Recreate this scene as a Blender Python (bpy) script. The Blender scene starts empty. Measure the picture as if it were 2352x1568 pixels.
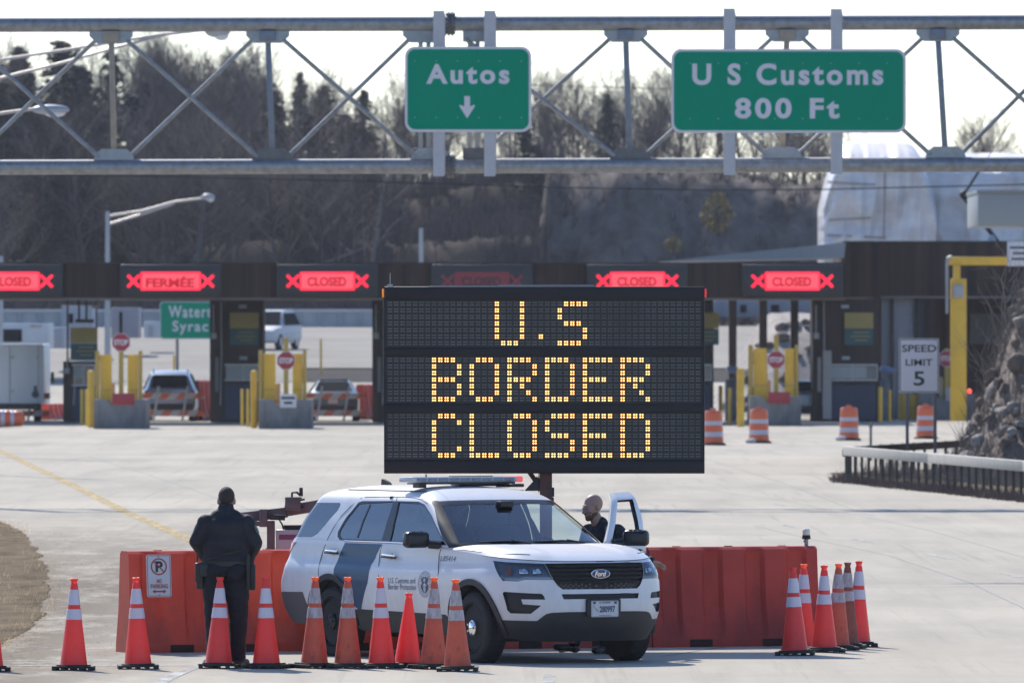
import bpy, bmesh, math, random
import numpy as np
from mathutils import Vector, Matrix, geometry, noise as mnoise
random.seed(7)
R = math.radians
SC = bpy.context.scene
COL = SC.collection
# ------------------------------------------------------------------ camera, world, sun, exposure
F = 26134.0          # focal length in units of 1/2352 of the picture width (400 mm on a 36 mm sensor)
CAMZ = 3.44
YH = 747.0           # horizon row in the same units
cam = bpy.data.cameras.new("camera")
cam.lens = 400.0; cam.sensor_width = 36.0; cam.clip_start = 1.0; cam.clip_end = 6000.0
cam.shift_y = -(784.0 - YH) / 2352.0
cam.dof.use_dof = True; cam.dof.focus_distance = 116.5; cam.dof.aperture_fstop = 9.0
camo = bpy.data.objects.new("camera", cam); COL.objects.link(camo)
camo.location = (0, 0, CAMZ); camo.rotation_euler = (R(90), 0, 0)
SC.camera = camo
SUN_EL, SUN_AZ = 40.0, -20.0      # azimuth from +Y, negative = left of the view
w = bpy.data.worlds.new("World"); SC.world = w; w.use_nodes = True
nt = w.node_tree
sky = nt.nodes.new("ShaderNodeTexSky"); sky.sky_type = 'NISHITA'; sky.sun_disc = False
sky.sun_elevation = R(SUN_EL); sky.sun_rotation = R(SUN_AZ)
sky.air_density = 1.0; sky.dust_density = 0.4; sky.ozone_density = 2.5; sky.altitude = 80
bg = nt.nodes["Background"]; bg.inputs[1].default_value = 0.125
tint = nt.nodes.new("ShaderNodeMix"); tint.data_type = 'RGBA'; tint.blend_type = 'MULTIPLY'; tint.inputs[0].default_value = 1.0; tint.inputs[7].default_value = (.90, .985, 1.16, 1)
nt.links.new(sky.outputs[0], tint.inputs[6]); nt.links.new(tint.outputs[2], bg.inputs[0])
sl = bpy.data.lights.new("sun", 'SUN'); sl.energy = 4.2; sl.angle = R(0.53); sl.color = (1.0, 0.945, 0.86)
so = bpy.data.objects.new("sun", sl); COL.objects.link(so)
sd = Vector((math.sin(R(SUN_AZ)) * math.cos(R(SUN_EL)), math.cos(R(SUN_AZ)) * math.cos(R(SUN_EL)), math.sin(R(SUN_EL))))
so.rotation_euler = sd.to_track_quat('Z', 'Y').to_euler(); so.location = (0, 60, 80)
vs = SC.view_settings; vs.view_transform = 'Standard'; vs.look = 'None'; vs.gamma = 1.0; vs.exposure = 0.50
vs.use_curve_mapping = False
cy = SC.cycles
cy.max_bounces = 7; cy.diffuse_bounces = 3; cy.glossy_bounces = 4; cy.transmission_bounces = 6; cy.transparent_max_bounces = 12
cy.volume_bounces = 0; cy.caustics_reflective = False; cy.caustics_refractive = False; cy.sample_clamp_indirect = 6.0
cy.use_denoising = True
try: cy.denoiser = 'OPENIMAGEDENOISE'
except Exception: pass
# ------------------------------------------------------------------ helpers
def P(x, y, d):
    "the point seen at column x, row y of a 2352 wide picture, d metres away"
    return Vector(((x - 1176.0) / F * d, d, CAMZ + (YH - y) / F * d))
def G(x, y):
    "the point of the level ground seen at column x, row y"
    d = CAMZ * F / (y - YH)
    return Vector(((x - 1176.0) / F * d, d, 0.0))
def tag(o, label=None, cat=None, group=None, kind=None):
    if label: o['label'] = label
    if cat: o['category'] = cat
    if group: o['group'] = group
    if kind: o['kind'] = kind
    return o
def empty(name, loc=(0, 0, 0), rz=0.0, label=None, cat=None, group=None, kind=None):
    o = bpy.data.objects.new(name, None); COL.objects.link(o)
    o.location = loc; o.rotation_euler = (0, 0, rz); o.empty_display_size = 0.2
    return tag(o, label, cat, group, kind)
def link_mesh(name, me, parent=None, loc=None):
    o = bpy.data.objects.new(name, me); COL.objects.link(o)
    if parent: o.parent = parent
    if loc is not None: o.location = loc
    return o
def copy_tree(o, parent=None):
    c = o.copy(); COL.objects.link(c)
    if parent is not None: c.parent = parent
    for ch in list(o.children): copy_tree(ch, c)
    return c
class MB:
    def __init__(s): s.bm = bmesh.new(); s.mi = 0
    def _fin(s, fs):
        for f in fs: f.material_index = s.mi
    def face(s, pts):
        f = s.bm.faces.new([s.bm.verts.new(p) for p in pts]); f.material_index = s.mi; return f
    def box(s, c, sz, rz=0.0, bev=0.0, rot=None, seg=2):
        g = bmesh.ops.create_cube(s.bm, size=1.0)
        M = Matrix.Translation(c) @ (rot.to_4x4() if rot else Matrix.Rotation(rz, 4, 'Z')) @ Matrix.Diagonal((sz[0], sz[1], sz[2], 1))
        bmesh.ops.transform(s.bm, matrix=M, verts=g['verts'])
        fs = set(f for v in g['verts'] for f in v.link_faces); s._fin(fs)
        if bev > 0:
            es = list(set(e for v in g['verts'] for e in v.link_edges))
            r = bmesh.ops.bevel(s.bm, geom=es, offset=bev, segments=seg, affect='EDGES', profile=0.5)
            s._fin(r['faces'])
    def bar(s, p0, p1, w, h, bev=0.0, up=(0, 0, 1)):
        p0, p1 = Vector(p0), Vector(p1); d = p1 - p0; L = d.length; z = d.normalized()
        u = Vector(up)
        if abs(z.dot(u)) > .98: u = Vector((0, 1, 0))
        x = u.cross(z).normalized(); y = z.cross(x)
        rot = Matrix((x, y, z)).transposed()
        s.box((p0 + p1) / 2, (w, h, L), rot=rot, bev=bev)
    def ring(s, c, ax, r, n, ph=0.0):
        ax = Vector(ax).normalized(); u = ax.orthogonal().normalized(); v = ax.cross(u)
        return [s.bm.verts.new(Vector(c) + (u * math.cos(2 * math.pi * k / n + ph) + v * math.sin(2 * math.pi * k / n + ph)) * r) for k in range(n)]
    def cyl(s, p0, p1, r0, r1=None, n=16, cap=True):
        r1 = r0 if r1 is None else r1
        p0, p1 = Vector(p0), Vector(p1); ax = p1 - p0
        a, b = s.ring(p0, ax, max(r0, 1e-5), n), s.ring(p1, ax, max(r1, 1e-5), n)
        fs = [s.bm.faces.new((a[k], a[(k + 1) % n], b[(k + 1) % n], b[k])) for k in range(n)]
        if cap: fs += [s.bm.faces.new(a[::-1]), s.bm.faces.new(b)]
        s._fin(fs)
    def tube(s, pts, r, n=8, cap=True):
        pts = [Vector(p) for p in pts]; rs = r if isinstance(r, (list, tuple)) else [r] * len(pts)
        t0 = (pts[1] - pts[0]).normalized(); u = t0.orthogonal().normalized(); rings = []
        for i, p in enumerate(pts):
            t = (pts[min(i + 1, len(pts) - 1)] - pts[max(i - 1, 0)]).normalized()
            u = (u - t * u.dot(t)).normalized(); v = t.cross(u)
            rings.append([s.bm.verts.new(p + (u * math.cos(2 * math.pi * k / n) + v * math.sin(2 * math.pi * k / n)) * rs[i]) for k in range(n)])
        fs = []
        for a, b in zip(rings, rings[1:]):
            fs += [s.bm.faces.new((a[k], a[(k + 1) % n], b[(k + 1) % n], b[k])) for k in range(n)]
        if cap: fs += [s.bm.faces.new(rings[0][::-1]), s.bm.faces.new(rings[-1])]
        s._fin(fs)
    def lathe(s, prof, n=24, M=None, cap=True):
        M = M or Matrix.Identity(4); rings = []
        for r, z in prof:
            rings.append([s.bm.verts.new(M @ Vector((r * math.cos(2 * math.pi * k / n), r * math.sin(2 * math.pi * k / n), z))) for k in range(n)])
        fs = []
        for a, b in zip(rings, rings[1:]):
            fs += [s.bm.faces.new((a[k], a[(k + 1) % n], b[(k + 1) % n], b[k])) for k in range(n)]
        if cap: fs += [s.bm.faces.new(rings[0][::-1]), s.bm.faces.new(rings[-1])]
        s._fin(fs)
    def prism(s, poly, depth, M=None):
        "polygon in local xy, extruded along local z by depth"
        M = M or Matrix.Identity(4)
        a = [s.bm.verts.new(M @ Vector((p[0], p[1], 0))) for p in poly]
        b = [s.bm.verts.new(M @ Vector((p[0], p[1], depth))) for p in poly]
        n = len(poly)
        fs = [s.bm.faces.new(a[::-1]), s.bm.faces.new(b)]
        fs += [s.bm.faces.new((a[k], a[(k + 1) % n], b[(k + 1) % n], b[k])) for k in range(n)]
        s._fin(fs)
    def sphere(s, c, r, seg=12, M=None):
        g = bmesh.ops.create_uvsphere(s.bm, u_segments=seg, v_segments=max(6, seg * 2 // 3), radius=1.0)
        sc = r if isinstance(r, (tuple, list)) else (r, r, r)
        T = Matrix.Translation(c) @ (M if M else Matrix.Identity(4)) @ Matrix.Diagonal((sc[0], sc[1], sc[2], 1))
        bmesh.ops.transform(s.bm, matrix=T, verts=g['verts'])
        s._fin(set(f for v in g['verts'] for f in v.link_faces))
    def build(s, name, mats, parent=None, smooth=35.0, loc=None, fixn=True):
        if fixn: bmesh.ops.recalc_face_normals(s.bm, faces=s.bm.faces)
        me = bpy.data.meshes.new(name); s.bm.to_mesh(me); s.bm.free()
        for m in (mats if isinstance(mats, (list, tuple)) else [mats]): me.materials.append(m)
        if smooth:
            me.polygons.foreach_set('use_smooth', [True] * len(me.polygons)); me.set_sharp_from_angle(angle=R(smooth))
        return link_mesh(name, me, parent, loc)
XZ = Matrix(((1, 0, 0, 0), (0, 0, -1, 0), (0, 1, 0, 0), (0, 0, 0, 1)))   # local xy -> world xz, local z -> -Y (towards the camera)
def at(x, y, z, rz=0.0): return Matrix.Translation((x, y, z)) @ Matrix.Rotation(rz, 4, 'Z') @ XZ
def rrect(w, h, r, n=5, cx=0.0, cy=0.0):
    out = []
    for (sx, sy, a0) in ((1, 1, 0), (-1, 1, 90), (-1, -1, 180), (1, -1, 270)):
        for k in range(n + 1):
            a = R(a0 + 90.0 * k / n); out.append((cx + sx * (w / 2 - r) + r * math.cos(a), cy + sy * (h / 2 - r) + r * math.sin(a)))
    return out
# ------------------------------------------------------------------ materials
def mat(name, col, rough=0.6, metal=0.0, var=0.0, vscale=6.0, bump=0.0, bscale=60.0, col2=None, spec=0.5, emit=None, estr=0.0, coat=0.0, trans=0.0, alpha=1.0, detail=5.0, coords='Object', stretch=None, rvar=0.0):
    m = bpy.data.materials.new(name); m.use_nodes = True
    t = m.node_tree; b = t.nodes["Principled BSDF"]
    b.inputs['Base Color'].default_value = (*col, 1); b.inputs['Roughness'].default_value = rough; b.inputs['Metallic'].default_value = metal
    b.inputs['Specular IOR Level'].default_value = spec; b.inputs['Coat Weight'].default_value = coat
    b.inputs['Transmission Weight'].default_value = trans; b.inputs['Alpha'].default_value = alpha
    if emit: b.inputs['Emission Color'].default_value = (*emit, 1); b.inputs['Emission Strength'].default_value = estr
    if var > 0 or bump > 0 or rvar > 0:
        tc = t.nodes.new('ShaderNodeTexCoord'); src = tc.outputs[coords]
        if stretch:
            mp = t.nodes.new('ShaderNodeMapping'); mp.inputs['Scale'].default_value = stretch; t.links.new(src, mp.inputs[0]); src = mp.outputs[0]
    if var > 0 or rvar > 0:
        nz = t.nodes.new('ShaderNodeTexNoise'); nz.inputs['Scale'].default_value = vscale; nz.inputs['Detail'].default_value = detail; nz.inputs['Roughness'].default_value = 0.62
        t.links.new(src, nz.inputs['Vector'])
    if var > 0:
        mx = t.nodes.new('ShaderNodeMix'); mx.data_type = 'RGBA'
        cr = t.nodes.new('ShaderNodeMapRange'); cr.inputs['From Min'].default_value = 0.5 - 0.22; cr.inputs['From Max'].default_value = 0.5 + 0.22
        t.links.new(nz.outputs['Fac'], cr.inputs[0]); t.links.new(cr.outputs[0], mx.inputs[0])
        c2 = col2 if col2 else tuple(c * (1 - var) for c in col)
        mx.inputs[6].default_value = (*col, 1); mx.inputs[7].default_value = (*c2, 1)
        t.links.new(mx.outputs[2], b.inputs['Base Color'])
    if rvar > 0:
        rr = t.nodes.new('ShaderNodeMapRange'); rr.inputs['From Min'].default_value = .3; rr.inputs['From Max'].default_value = .7
        rr.inputs['To Min'].default_value = max(0, rough - rvar); rr.inputs['To Max'].default_value = min(1, rough + rvar)
        t.links.new(nz.outputs['Fac'], rr.inputs[0]); t.links.new(rr.outputs[0], b.inputs['Roughness'])
    if bump > 0:
        n2 = t.nodes.new('ShaderNodeTexNoise'); n2.inputs['Scale'].default_value = bscale; n2.inputs['Detail'].default_value = 4
        t.links.new(src, n2.inputs['Vector'])
        bp = t.nodes.new('ShaderNodeBump'); bp.inputs['Strength'].default_value = bump; bp.inputs['Distance'].default_value = 0.02
        t.links.new(n2.outputs['Fac'], bp.inputs['Height']); t.links.new(bp.outputs[0], b.inputs['Normal'])
    return m
def add_translucent(m, fac, col):
    "thin moulded plastic: part of the light passes through the shell"
    t = m.node_tree; b = t.nodes["Principled BSDF"]; o = t.nodes["Material Output"]
    tr = t.nodes.new('ShaderNodeBsdfTranslucent'); tr.inputs[0].default_value = (*col, 1)
    mx = t.nodes.new('ShaderNodeMixShader'); mx.inputs[0].default_value = fac
    t.links.new(b.outputs[0], mx.inputs[1]); t.links.new(tr.outputs[0], mx.inputs[2]); t.links.new(mx.outputs[0], o.inputs[0])
def add_wear(m, scale, lo, hi, stretch=(1, 1, 1)):
    "paint worn through to the surface below in patches"
    t = m.node_tree; b = t.nodes["Principled BSDF"]; tc = t.nodes.new('ShaderNodeTexCoord'); mp = t.nodes.new('ShaderNodeMapping'); mp.inputs['Scale'].default_value = stretch
    nz = t.nodes.new('ShaderNodeTexNoise'); nz.inputs['Scale'].default_value = scale; nz.inputs['Detail'].default_value = 8; nz.inputs['Roughness'].default_value = .7
    r = t.nodes.new('ShaderNodeMapRange'); r.inputs[1].default_value = lo; r.inputs[2].default_value = hi
    t.links.new(tc.outputs['Object'], mp.inputs[0]); t.links.new(mp.outputs[0], nz.inputs['Vector']); t.links.new(nz.outputs['Fac'], r.inputs[0]); t.links.new(r.outputs[0], b.inputs['Alpha'])
def foot_dirt(m, z_top, z_low, col, scale=6.0, amt=1.0, lo=.50, hi=.72, squash=.5):
    "road dirt and scuffs, a noise pattern that is denser on the lower part of the thing"
    t = m.node_tree; b = t.nodes['Principled BSDF']; N = t.nodes.new; L = t.links.new; ln = b.inputs['Base Color'].links; base = tuple(b.inputs['Base Color'].default_value)
    tc = N('ShaderNodeTexCoord'); mp = N('ShaderNodeMapping'); mp.inputs['Scale'].default_value = (1, 1, squash); L(tc.outputs['Object'], mp.inputs[0])
    n_ = N('ShaderNodeTexNoise'); n_.inputs['Scale'].default_value = scale; n_.inputs['Detail'].default_value = 9; n_.inputs['Roughness'].default_value = .7; L(mp.outputs[0], n_.inputs['Vector'])
    sp = N('ShaderNodeSeparateXYZ'); L(tc.outputs['Object'], sp.inputs[0]); zr = N('ShaderNodeMapRange'); zr.inputs[1].default_value = z_top; zr.inputs[2].default_value = z_low; zr.inputs[3].default_value = -.10; zr.inputs[4].default_value = .16; L(sp.outputs[2], zr.inputs[0])
    ad = N('ShaderNodeMath'); L(n_.outputs['Fac'], ad.inputs[0]); L(zr.outputs[0], ad.inputs[1]); rg = N('ShaderNodeMapRange'); rg.inputs[1].default_value = lo; rg.inputs[2].default_value = hi; rg.inputs[4].default_value = amt; L(ad.outputs[0], rg.inputs[0])
    mx = N('ShaderNodeMix'); mx.data_type = 'RGBA'; mx.inputs[7].default_value = (*col, 1)
    if ln: src = ln[0].from_socket; L(src, mx.inputs[6])
    else: mx.inputs[6].default_value = base
    L(rg.outputs[0], mx.inputs[0]); L(mx.outputs[2], b.inputs['Base Color'])
def vary(m, c1, c2):
    "each object made of this material gets its own tone between two colours"
    t = m.node_tree; b = t.nodes["Principled BSDF"]; oi = t.nodes.new('ShaderNodeObjectInfo'); mx = t.nodes.new('ShaderNodeMix'); mx.data_type = 'RGBA'; mx.inputs[6].default_value = (*c1, 1); mx.inputs[7].default_value = (*c2, 1)
    t.links.new(oi.outputs['Random'], mx.inputs[0]); t.links.new(mx.outputs[2], b.inputs['Base Color'])
def thin_glass(name, tint, gloss=0.06, rough=0.02, opacity=0.0, dark=(0.02, 0.03, 0.035)):
    "a pane: tinted see-through sheet with a Fresnel reflection; opacity mixes in a dark tint film"
    m = bpy.data.materials.new(name); m.use_nodes = True; t = m.node_tree
    for n in list(t.nodes):
        if n.type != 'OUTPUT_MATERIAL': t.nodes.remove(n)
    o = [n for n in t.nodes if n.type == 'OUTPUT_MATERIAL'][0]
    tr = t.nodes.new('ShaderNodeBsdfTransparent'); tr.inputs[0].default_value = (*tint, 1)
    df = t.nodes.new('ShaderNodeBsdfDiffuse'); df.inputs[0].default_value = (*dark, 1)
    m1 = t.nodes.new('ShaderNodeMixShader'); m1.inputs[0].default_value = opacity
    gl = t.nodes.new('ShaderNodeBsdfGlossy'); gl.inputs['Roughness'].default_value = rough
    lw = t.nodes.new('ShaderNodeFresnel'); lw.inputs['IOR'].default_value = 1.55
    ad = t.nodes.new('ShaderNodeMath'); ad.operation = 'ADD'; ad.inputs[1].default_value = gloss; ad.use_clamp = True
    m2 = t.nodes.new('ShaderNodeMixShader')
    t.links.new(tr.outputs[0], m1.inputs[1]); t.links.new(df.outputs[0], m1.inputs[2])
    t.links.new(lw.outputs[0], ad.inputs[0]); t.links.new(ad.outputs[0], m2.inputs[0])
    t.links.new(m1.outputs[0], m2.inputs[1]); t.links.new(gl.outputs[0], m2.inputs[2]); t.links.new(m2.outputs[0], o.inputs[0])
    return m
def glow(name, col, s):
    m = bpy.data.materials.new(name); m.use_nodes = True; t = m.node_tree; b = t.nodes["Principled BSDF"]
    b.inputs['Base Color'].default_value = (*[c * .3 for c in col], 1); b.inputs['Emission Color'].default_value = (*col, 1); b.inputs['Emission Strength'].default_value = s
    return m
# ------------------------------------------------------------------ text
def text_bm(txt, size, bold=0.0, shear=0.0, spacing=1.0, align='CENTER', depth=0.0, xs=1.0):
    cu = bpy.data.curves.new("lettering", 'FONT'); cu.body = txt; cu.size = size; cu.align_x = align; cu.align_y = 'CENTER'
    cu.offset = bold; cu.shear = shear; cu.space_character = spacing; cu.extrude = depth; cu.resolution_u = 4; cu.fill_mode = 'BOTH' if depth else 'FRONT'
    o = bpy.data.objects.new("lettering", cu); COL.objects.link(o)
    dg = bpy.context.evaluated_depsgraph_get(); dg.update()
    me = bpy.data.meshes.new_from_object(o.evaluated_get(dg))
    bpy.data.objects.remove(o); bpy.data.curves.remove(cu)
    vs = np.empty(len(me.vertices) * 3); me.vertices.foreach_get('co', vs); vs = vs.reshape(-1, 3); vs[:, 0] *= xs
    fs = [tuple(p.vertices) for p in me.polygons]
    bpy.data.meshes.remove(me)
    return vs, fs
def add_text(mb, txt, size, M, capfit=None, width=None, **k):
    "flat lettering into a mesh; capfit: exact height of the block; width: exact overall width"
    vs, fs = text_bm(txt, size, **k)
    if capfit:
        h = vs[:, 1].max() - vs[:, 1].min(); vs = vs * (capfit / h)
    if width:
        vs[:, 0] *= width / (vs[:, 0].max() - vs[:, 0].min())
    al = k.get('align', 'CENTER')
    if al == 'CENTER': vs[:, 0] -= (vs[:, 0].max() + vs[:, 0].min()) / 2
    vs[:, 1] -= (vs[:, 1].max() + vs[:, 1].min()) / 2
    bv = [mb.bm.verts.new(M @ Vector(v)) for v in vs]
    for f in fs:
        try:
            ff = mb.bm.faces.new([bv[i] for i in f]); ff.material_index = mb.mi
        except ValueError: pass
    return vs
def stroke(mb, pts, wd, M, closed=False):
    "flat ribbon of constant width along 2D points, mitred"
    n = len(pts); pts = [Vector((p[0], p[1])) for p in pts]; L, Rr = [], []
    for i in range(n):
        a = pts[i - 1] if (i > 0 or closed) else None; b = pts[(i + 1) % n] if (i < n - 1 or closed) else None
        d0 = (pts[i] - a).normalized() if a is not None else None; d1 = (b - pts[i]).normalized() if b is not None else None
        if d0 is None: d0 = d1
        if d1 is None: d1 = d0
        t = (d0 + d1); t = t.normalized() if t.length > 1e-6 else d0
        nn = Vector((-t.y, t.x)); c = max(0.45, nn.dot(Vector((-d0.y, d0.x)))); q = nn * (wd / 2 / c)
        L.append(pts[i] + q); Rr.append(pts[i] - q)
    lv = [mb.bm.verts.new(M @ Vector((p.x, p.y, 0))) for p in L]; rv = [mb.bm.verts.new(M @ Vector((p.x, p.y, 0))) for p in Rr]
    for i in range(n if closed else n - 1):
        j = (i + 1) % n; f = mb.bm.faces.new((rv[i], rv[j], lv[j], lv[i])); f.material_index = mb.mi
def arc(cx, cy, rx, ry, a0, a1, n=10): return [(cx + rx * math.cos(R(a0 + (a1 - a0) * k / n)), cy + ry * math.sin(R(a0 + (a1 - a0) * k / n))) for k in range(n + 1)]
def smooth01(t): t = max(0.0, min(1.0, t)); return t * t * (3 - 2 * t)
# ================================================================== SETTING
def fbm(x, y, s, o=3):
    v = 0; a = 1; t = 0
    for k in range(o):
        v += a * mnoise.noise(Vector((x * s, y * s, 3.7 * k))); t += a; a *= .5; s *= 2.1
    return v / t
def crest(x):
    "height of the wooded hill along its length"
    return 10.6 + 1.2 * math.sin(x * .11 + 1) + (0.9 if x < -8 else 0) - 5.5 * smooth01((x - 19) / 9.0)
def gz(x, y):
    if y < 432: return 0.0
    z = 1.25 * smooth01((y - 440) / 40.0) * 1.0
    z += 2.1 * max(0, min(1, (y - 470) / 120.0))
    if y > 604:
        c = crest(x) - 3.3
        if 1.5 < x < 19.5:      # rock cut: steep face
            t = smooth01((y - 640 - 4 * fbm(x, 0, .22)) / 9.0); t = .15 * smooth01((y - 604) / 40) + .85 * t
            z += c * t + (fbm(x, y * .5, .45, 4) * 1.1 + abs(mnoise.noise(Vector((x * .8, y * .5, 9)))) * 1.1 + .5 * mnoise.noise(Vector((x * 2.1, y * 1.2, 3)))) * smooth01((y - 612) / 25)
        else:
            z += c * (.18 * smooth01((y - 604) / 40) + .42 * smooth01((y - 636 - 6 * fbm(x, 2, .15)) / 6.0) + .40 * smooth01((y - 660 - 6 * fbm(x, 7, .1)) / 7.0)) + (fbm(x, y, .12, 4) * 1.3 + .45 * mnoise.noise(Vector((x * 1.3, y * .9, 3)))) * smooth01((y - 612) / 40)
        z -= 5.0 * smooth01((y - 800) / 250.0)
    return z
def sheet(name, xs, ys, mats, fz, kind='structure', clip=None):
    V = [(x, y, fz(x, y)) for y in ys for x in xs]; n = len(xs); Fc = []
    for j in range(len(ys) - 1):
        for i in range(n - 1): Fc.append((j * n + i, j * n + i + 1, (j + 1) * n + i + 1, (j + 1) * n + i))
    me = bpy.data.meshes.new(name); me.from_pydata(V, [], Fc); me.materials.append(mats)
    me.polygons.foreach_set('use_smooth', [True] * len(Fc))
    return tag(link_mesh(name, me), kind=kind)
def frange(a, b, s): return list(np.arange(a, b + 1e-6, s))
M_dirt = mat("dry hillside", (0.062, 0.047, 0.042), .97, var=.55, vscale=.8, bump=1.0, bscale=1.6, col2=(.020, .017, .018), detail=10, spec=.1)
gx = [-400, -200, -120, -80] + frange(-60, -30, 3) + frange(-29, 31, .5) + frange(33, 60, 3) + [80, 120, 200, 400]
gy = [-60, 0, 60, 120, 200, 300, 400, 425] + frange(431, 600, 6) + frange(603, 672, .8) + frange(675, 720, 3) + frange(725, 860, 9) + [900, 1000, 1150, 1400]
gro = sheet('ground', gx, gy, M_dirt, gz)
M_cliff = mat("grey rock cut", (.190, .162, .145), .95, var=.7, vscale=.75, bump=1.0, bscale=1.3, col2=(.042, .036, .034), detail=12, spec=.1)
gro.data.materials.append(M_cliff)
for p in gro.data.polygons:
    c = p.center
    if 630 < c.y < 662 and 2.0 + 1.5 * mnoise.noise(Vector((c.y * .3, 0, 0))) < c.x < 20: p.material_index = 1
# ---- road slab: pale worn concrete, dirtier towards the left edge
def road_material():
    m = mat("pale worn concrete road", (.40, .38, .35), .95, spec=.02); t = m.node_tree; b = t.nodes["Principled BSDF"]
    L = t.links.new; N = t.nodes.new
    geo = N('ShaderNodeTexCoord'); src = geo.outputs['Object']
    def nz(s, d=6, st=None, r=.6):
        v = src
        if st:
            mp = N('ShaderNodeMapping'); mp.inputs['Scale'].default_value = st; L(src, mp.inputs[0]); v = mp.outputs[0]
        n = N('ShaderNodeTexNoise'); n.inputs['Scale'].default_value = s; n.inputs['Detail'].default_value = d; n.inputs['Roughness'].default_value = r; L(v, n.inputs['Vector']); return n.outputs['Fac']
    def rng(f, a, c, lo=0., hi=1.):
        r = N('ShaderNodeMapRange'); r.inputs[1].default_value = a; r.inputs[2].default_value = c; r.inputs[3].default_value = lo; r.inputs[4].default_value = hi; L(f, r.inputs[0]); return r.outputs[0]
    def mix(f, a, c):
        x = N('ShaderNodeMix'); x.data_type = 'RGBA'; L(f, x.inputs[0])
        for i, v in ((6, a), (7, c)):
            if isinstance(v, tuple): x.inputs[i].default_value = (*v, 1)
            else: L(v, x.inputs[i])
        return x.outputs[2]
    def mul(a, c):
        x = N('ShaderNodeMath'); x.operation = 'MULTIPLY'
        for i, v in ((0, a), (1, c)):
            if isinstance(v, float): x.inputs[i].default_value = v
            else: L(v, x.inputs[i])
        return x.outputs[0]
    c = mix(rng(nz(.09, 5), .35, .65), (.56, .505, .41), (.46, .42, .345))
    c = mix(mul(rng(nz(1.0, 5, (.9, .06, 1)), .48, .75), .5), c, (.315, .285, .24))        # tyre-polished bands along the lanes
    c = mix(mul(rng(nz(2.2, 8), .55, .8), .35), c, (.29, .27, .24))
    c = mix(mul(rng(nz(1.0, 8, (.28, .025, 1), .7), .50, .72), .50), c, (.34, .31, .265))      # long patches of newer and older slab
    c = mix(mul(rng(nz(1.0, 6, (5.0, .05, 1), .6), .57, .75), .45), c, (.24, .222, .195))       # narrow tyre tracks
    c = mix(mul(rng(nz(1.0, 8, (1.6, .35, 1), .75), .60, .78), .55), c, (.215, .198, .175))      # drips and stains
    c = mix(mul(rng(nz(60, 3), .3, .7), .30), c, (.27, .255, .235))
    sx = N('ShaderNodeSeparateXYZ'); L(src, sx.inputs[0])
    dm = mul(rng(sx.outputs[0], -5.2, -2.9, 1., 0.), rng(sx.outputs[1], 215., 150., 0., 1.))
    dm = mul(dm, rng(nz(.9, 9, (1.4, .30, 1), .72), .32, .52))
    c = mix(dm, c, (.225, .190, .145))
    L(c, b.inputs['Base Color'])
    bp = N('ShaderNodeBump'); bp.inputs['Strength'].default_value = .35; bp.inputs['Distance'].default_value = .01; L(nz(30, 6), bp.inputs['Height']); L(bp.outputs[0], b.inputs['Normal'])
    return m
M_road = road_material()
sheet('road', frange(-75, 75, 5), [-50, 50, 100, 200, 300, 400, 431], M_road, lambda x, y: .004)
def flat_poly(name, pts, m, z, kind='structure', rough_edge=0.0, sub=6):
    q = []
    for i, p in enumerate(pts):
        a = Vector(p); b = Vector(pts[(i + 1) % len(pts)])
        for k in range(sub):
            v = a.lerp(b, k / sub)
            if rough_edge: v = v + Vector((mnoise.noise(Vector((v.x * 1.3, v.y * .35, 1))) * rough_edge + mnoise.noise(Vector((v.x * 7, v.y * 2.3, 1))) * rough_edge * .7, mnoise.noise(Vector((v.x * .9, v.y * .3, 5))) * rough_edge * 3 + mnoise.noise(Vector((v.x * 9, v.y * 3, 8))) * rough_edge * 3))
            q.append(v)
    tr = geometry.tessellate_polygon([[Vector((v.x, v.y, 0)) for v in q]])
    me = bpy.data.meshes.new(name); me.from_pydata([(v.x, v.y, z) for v in q], [], [tuple(t) for t in tr]); me.materials.append(m)
    return tag(link_mesh(name, me), kind=kind)
def ribbon(name, pts, wd, m, z, zf=None, jit=0.0):
    mb = MB(); P2 = []
    for a, b in zip(pts, pts[1:]):
        a, b = Vector(a[:2]), Vector(b[:2]); n = max(2, int((b - a).length / 3))
        for k in range(n):
            v = a.lerp(b, k / n); v.x += random.uniform(-jit, jit); P2.append(v)
    P2.append(Vector(pts[-1][:2]))
    stroke(mb, [(v.x, v.y) for v in P2], wd, Matrix.Translation((0, 0, z)))
    if zf:
        for v in mb.bm.verts: v.co.z = zf(v.co.x, v.co.y) + z
    return tag(mb.build(name, m, fixn=False), kind='structure')
M_verge = mat("dry verge grass and grit", (.235, .175, .11), .97, var=.7, vscale=1.6, bump=1.0, bscale=6, col2=(.062, .048, .030), detail=12, spec=.02, stretch=(1, .28, 1))
M_grit = mat("sandy grit", (.36, .31, .24), .95, var=.5, vscale=1.8, bump=.6, bscale=20, col2=(.17, .14, .105), detail=12, spec=.02, stretch=(1, .3, 1))
def gl(*ps): return [tuple(G(x, y)[:2]) for x, y in ps]
flat_poly('gravel_shoulder', [(-6.6, 128), (-6.9, 150), (-8.3, 185), (-9.6, 198), (-30, 200), (-30, 124)] if True else gl((-200, 1188), (0, 1192), (75, 1222), (135, 1300), (165, 1400), (150, 1470), (70, 1512), (-10, 1530)) + [(-9, 116), (-40, 140)], M_grit, .008, rough_edge=.30)
flat_poly('grass_verge', gl((-200, 1190), (0, 1197), (55, 1222), (102, 1295), (112, 1360), (90, 1420), (30, 1470), (-60, 1500)) + [(-9, 124), (-40, 140)], M_verge, .0105, rough_edge=.10, sub=60)
flat_poly('verge', [(7.3, 264.5), (8.3, 250), (10.3, 227.0), (16, 190), (60, 190), (60, 300), (13.2, 300), (11.5, 276)], M_verge, .009, rough_edge=.15)
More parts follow.
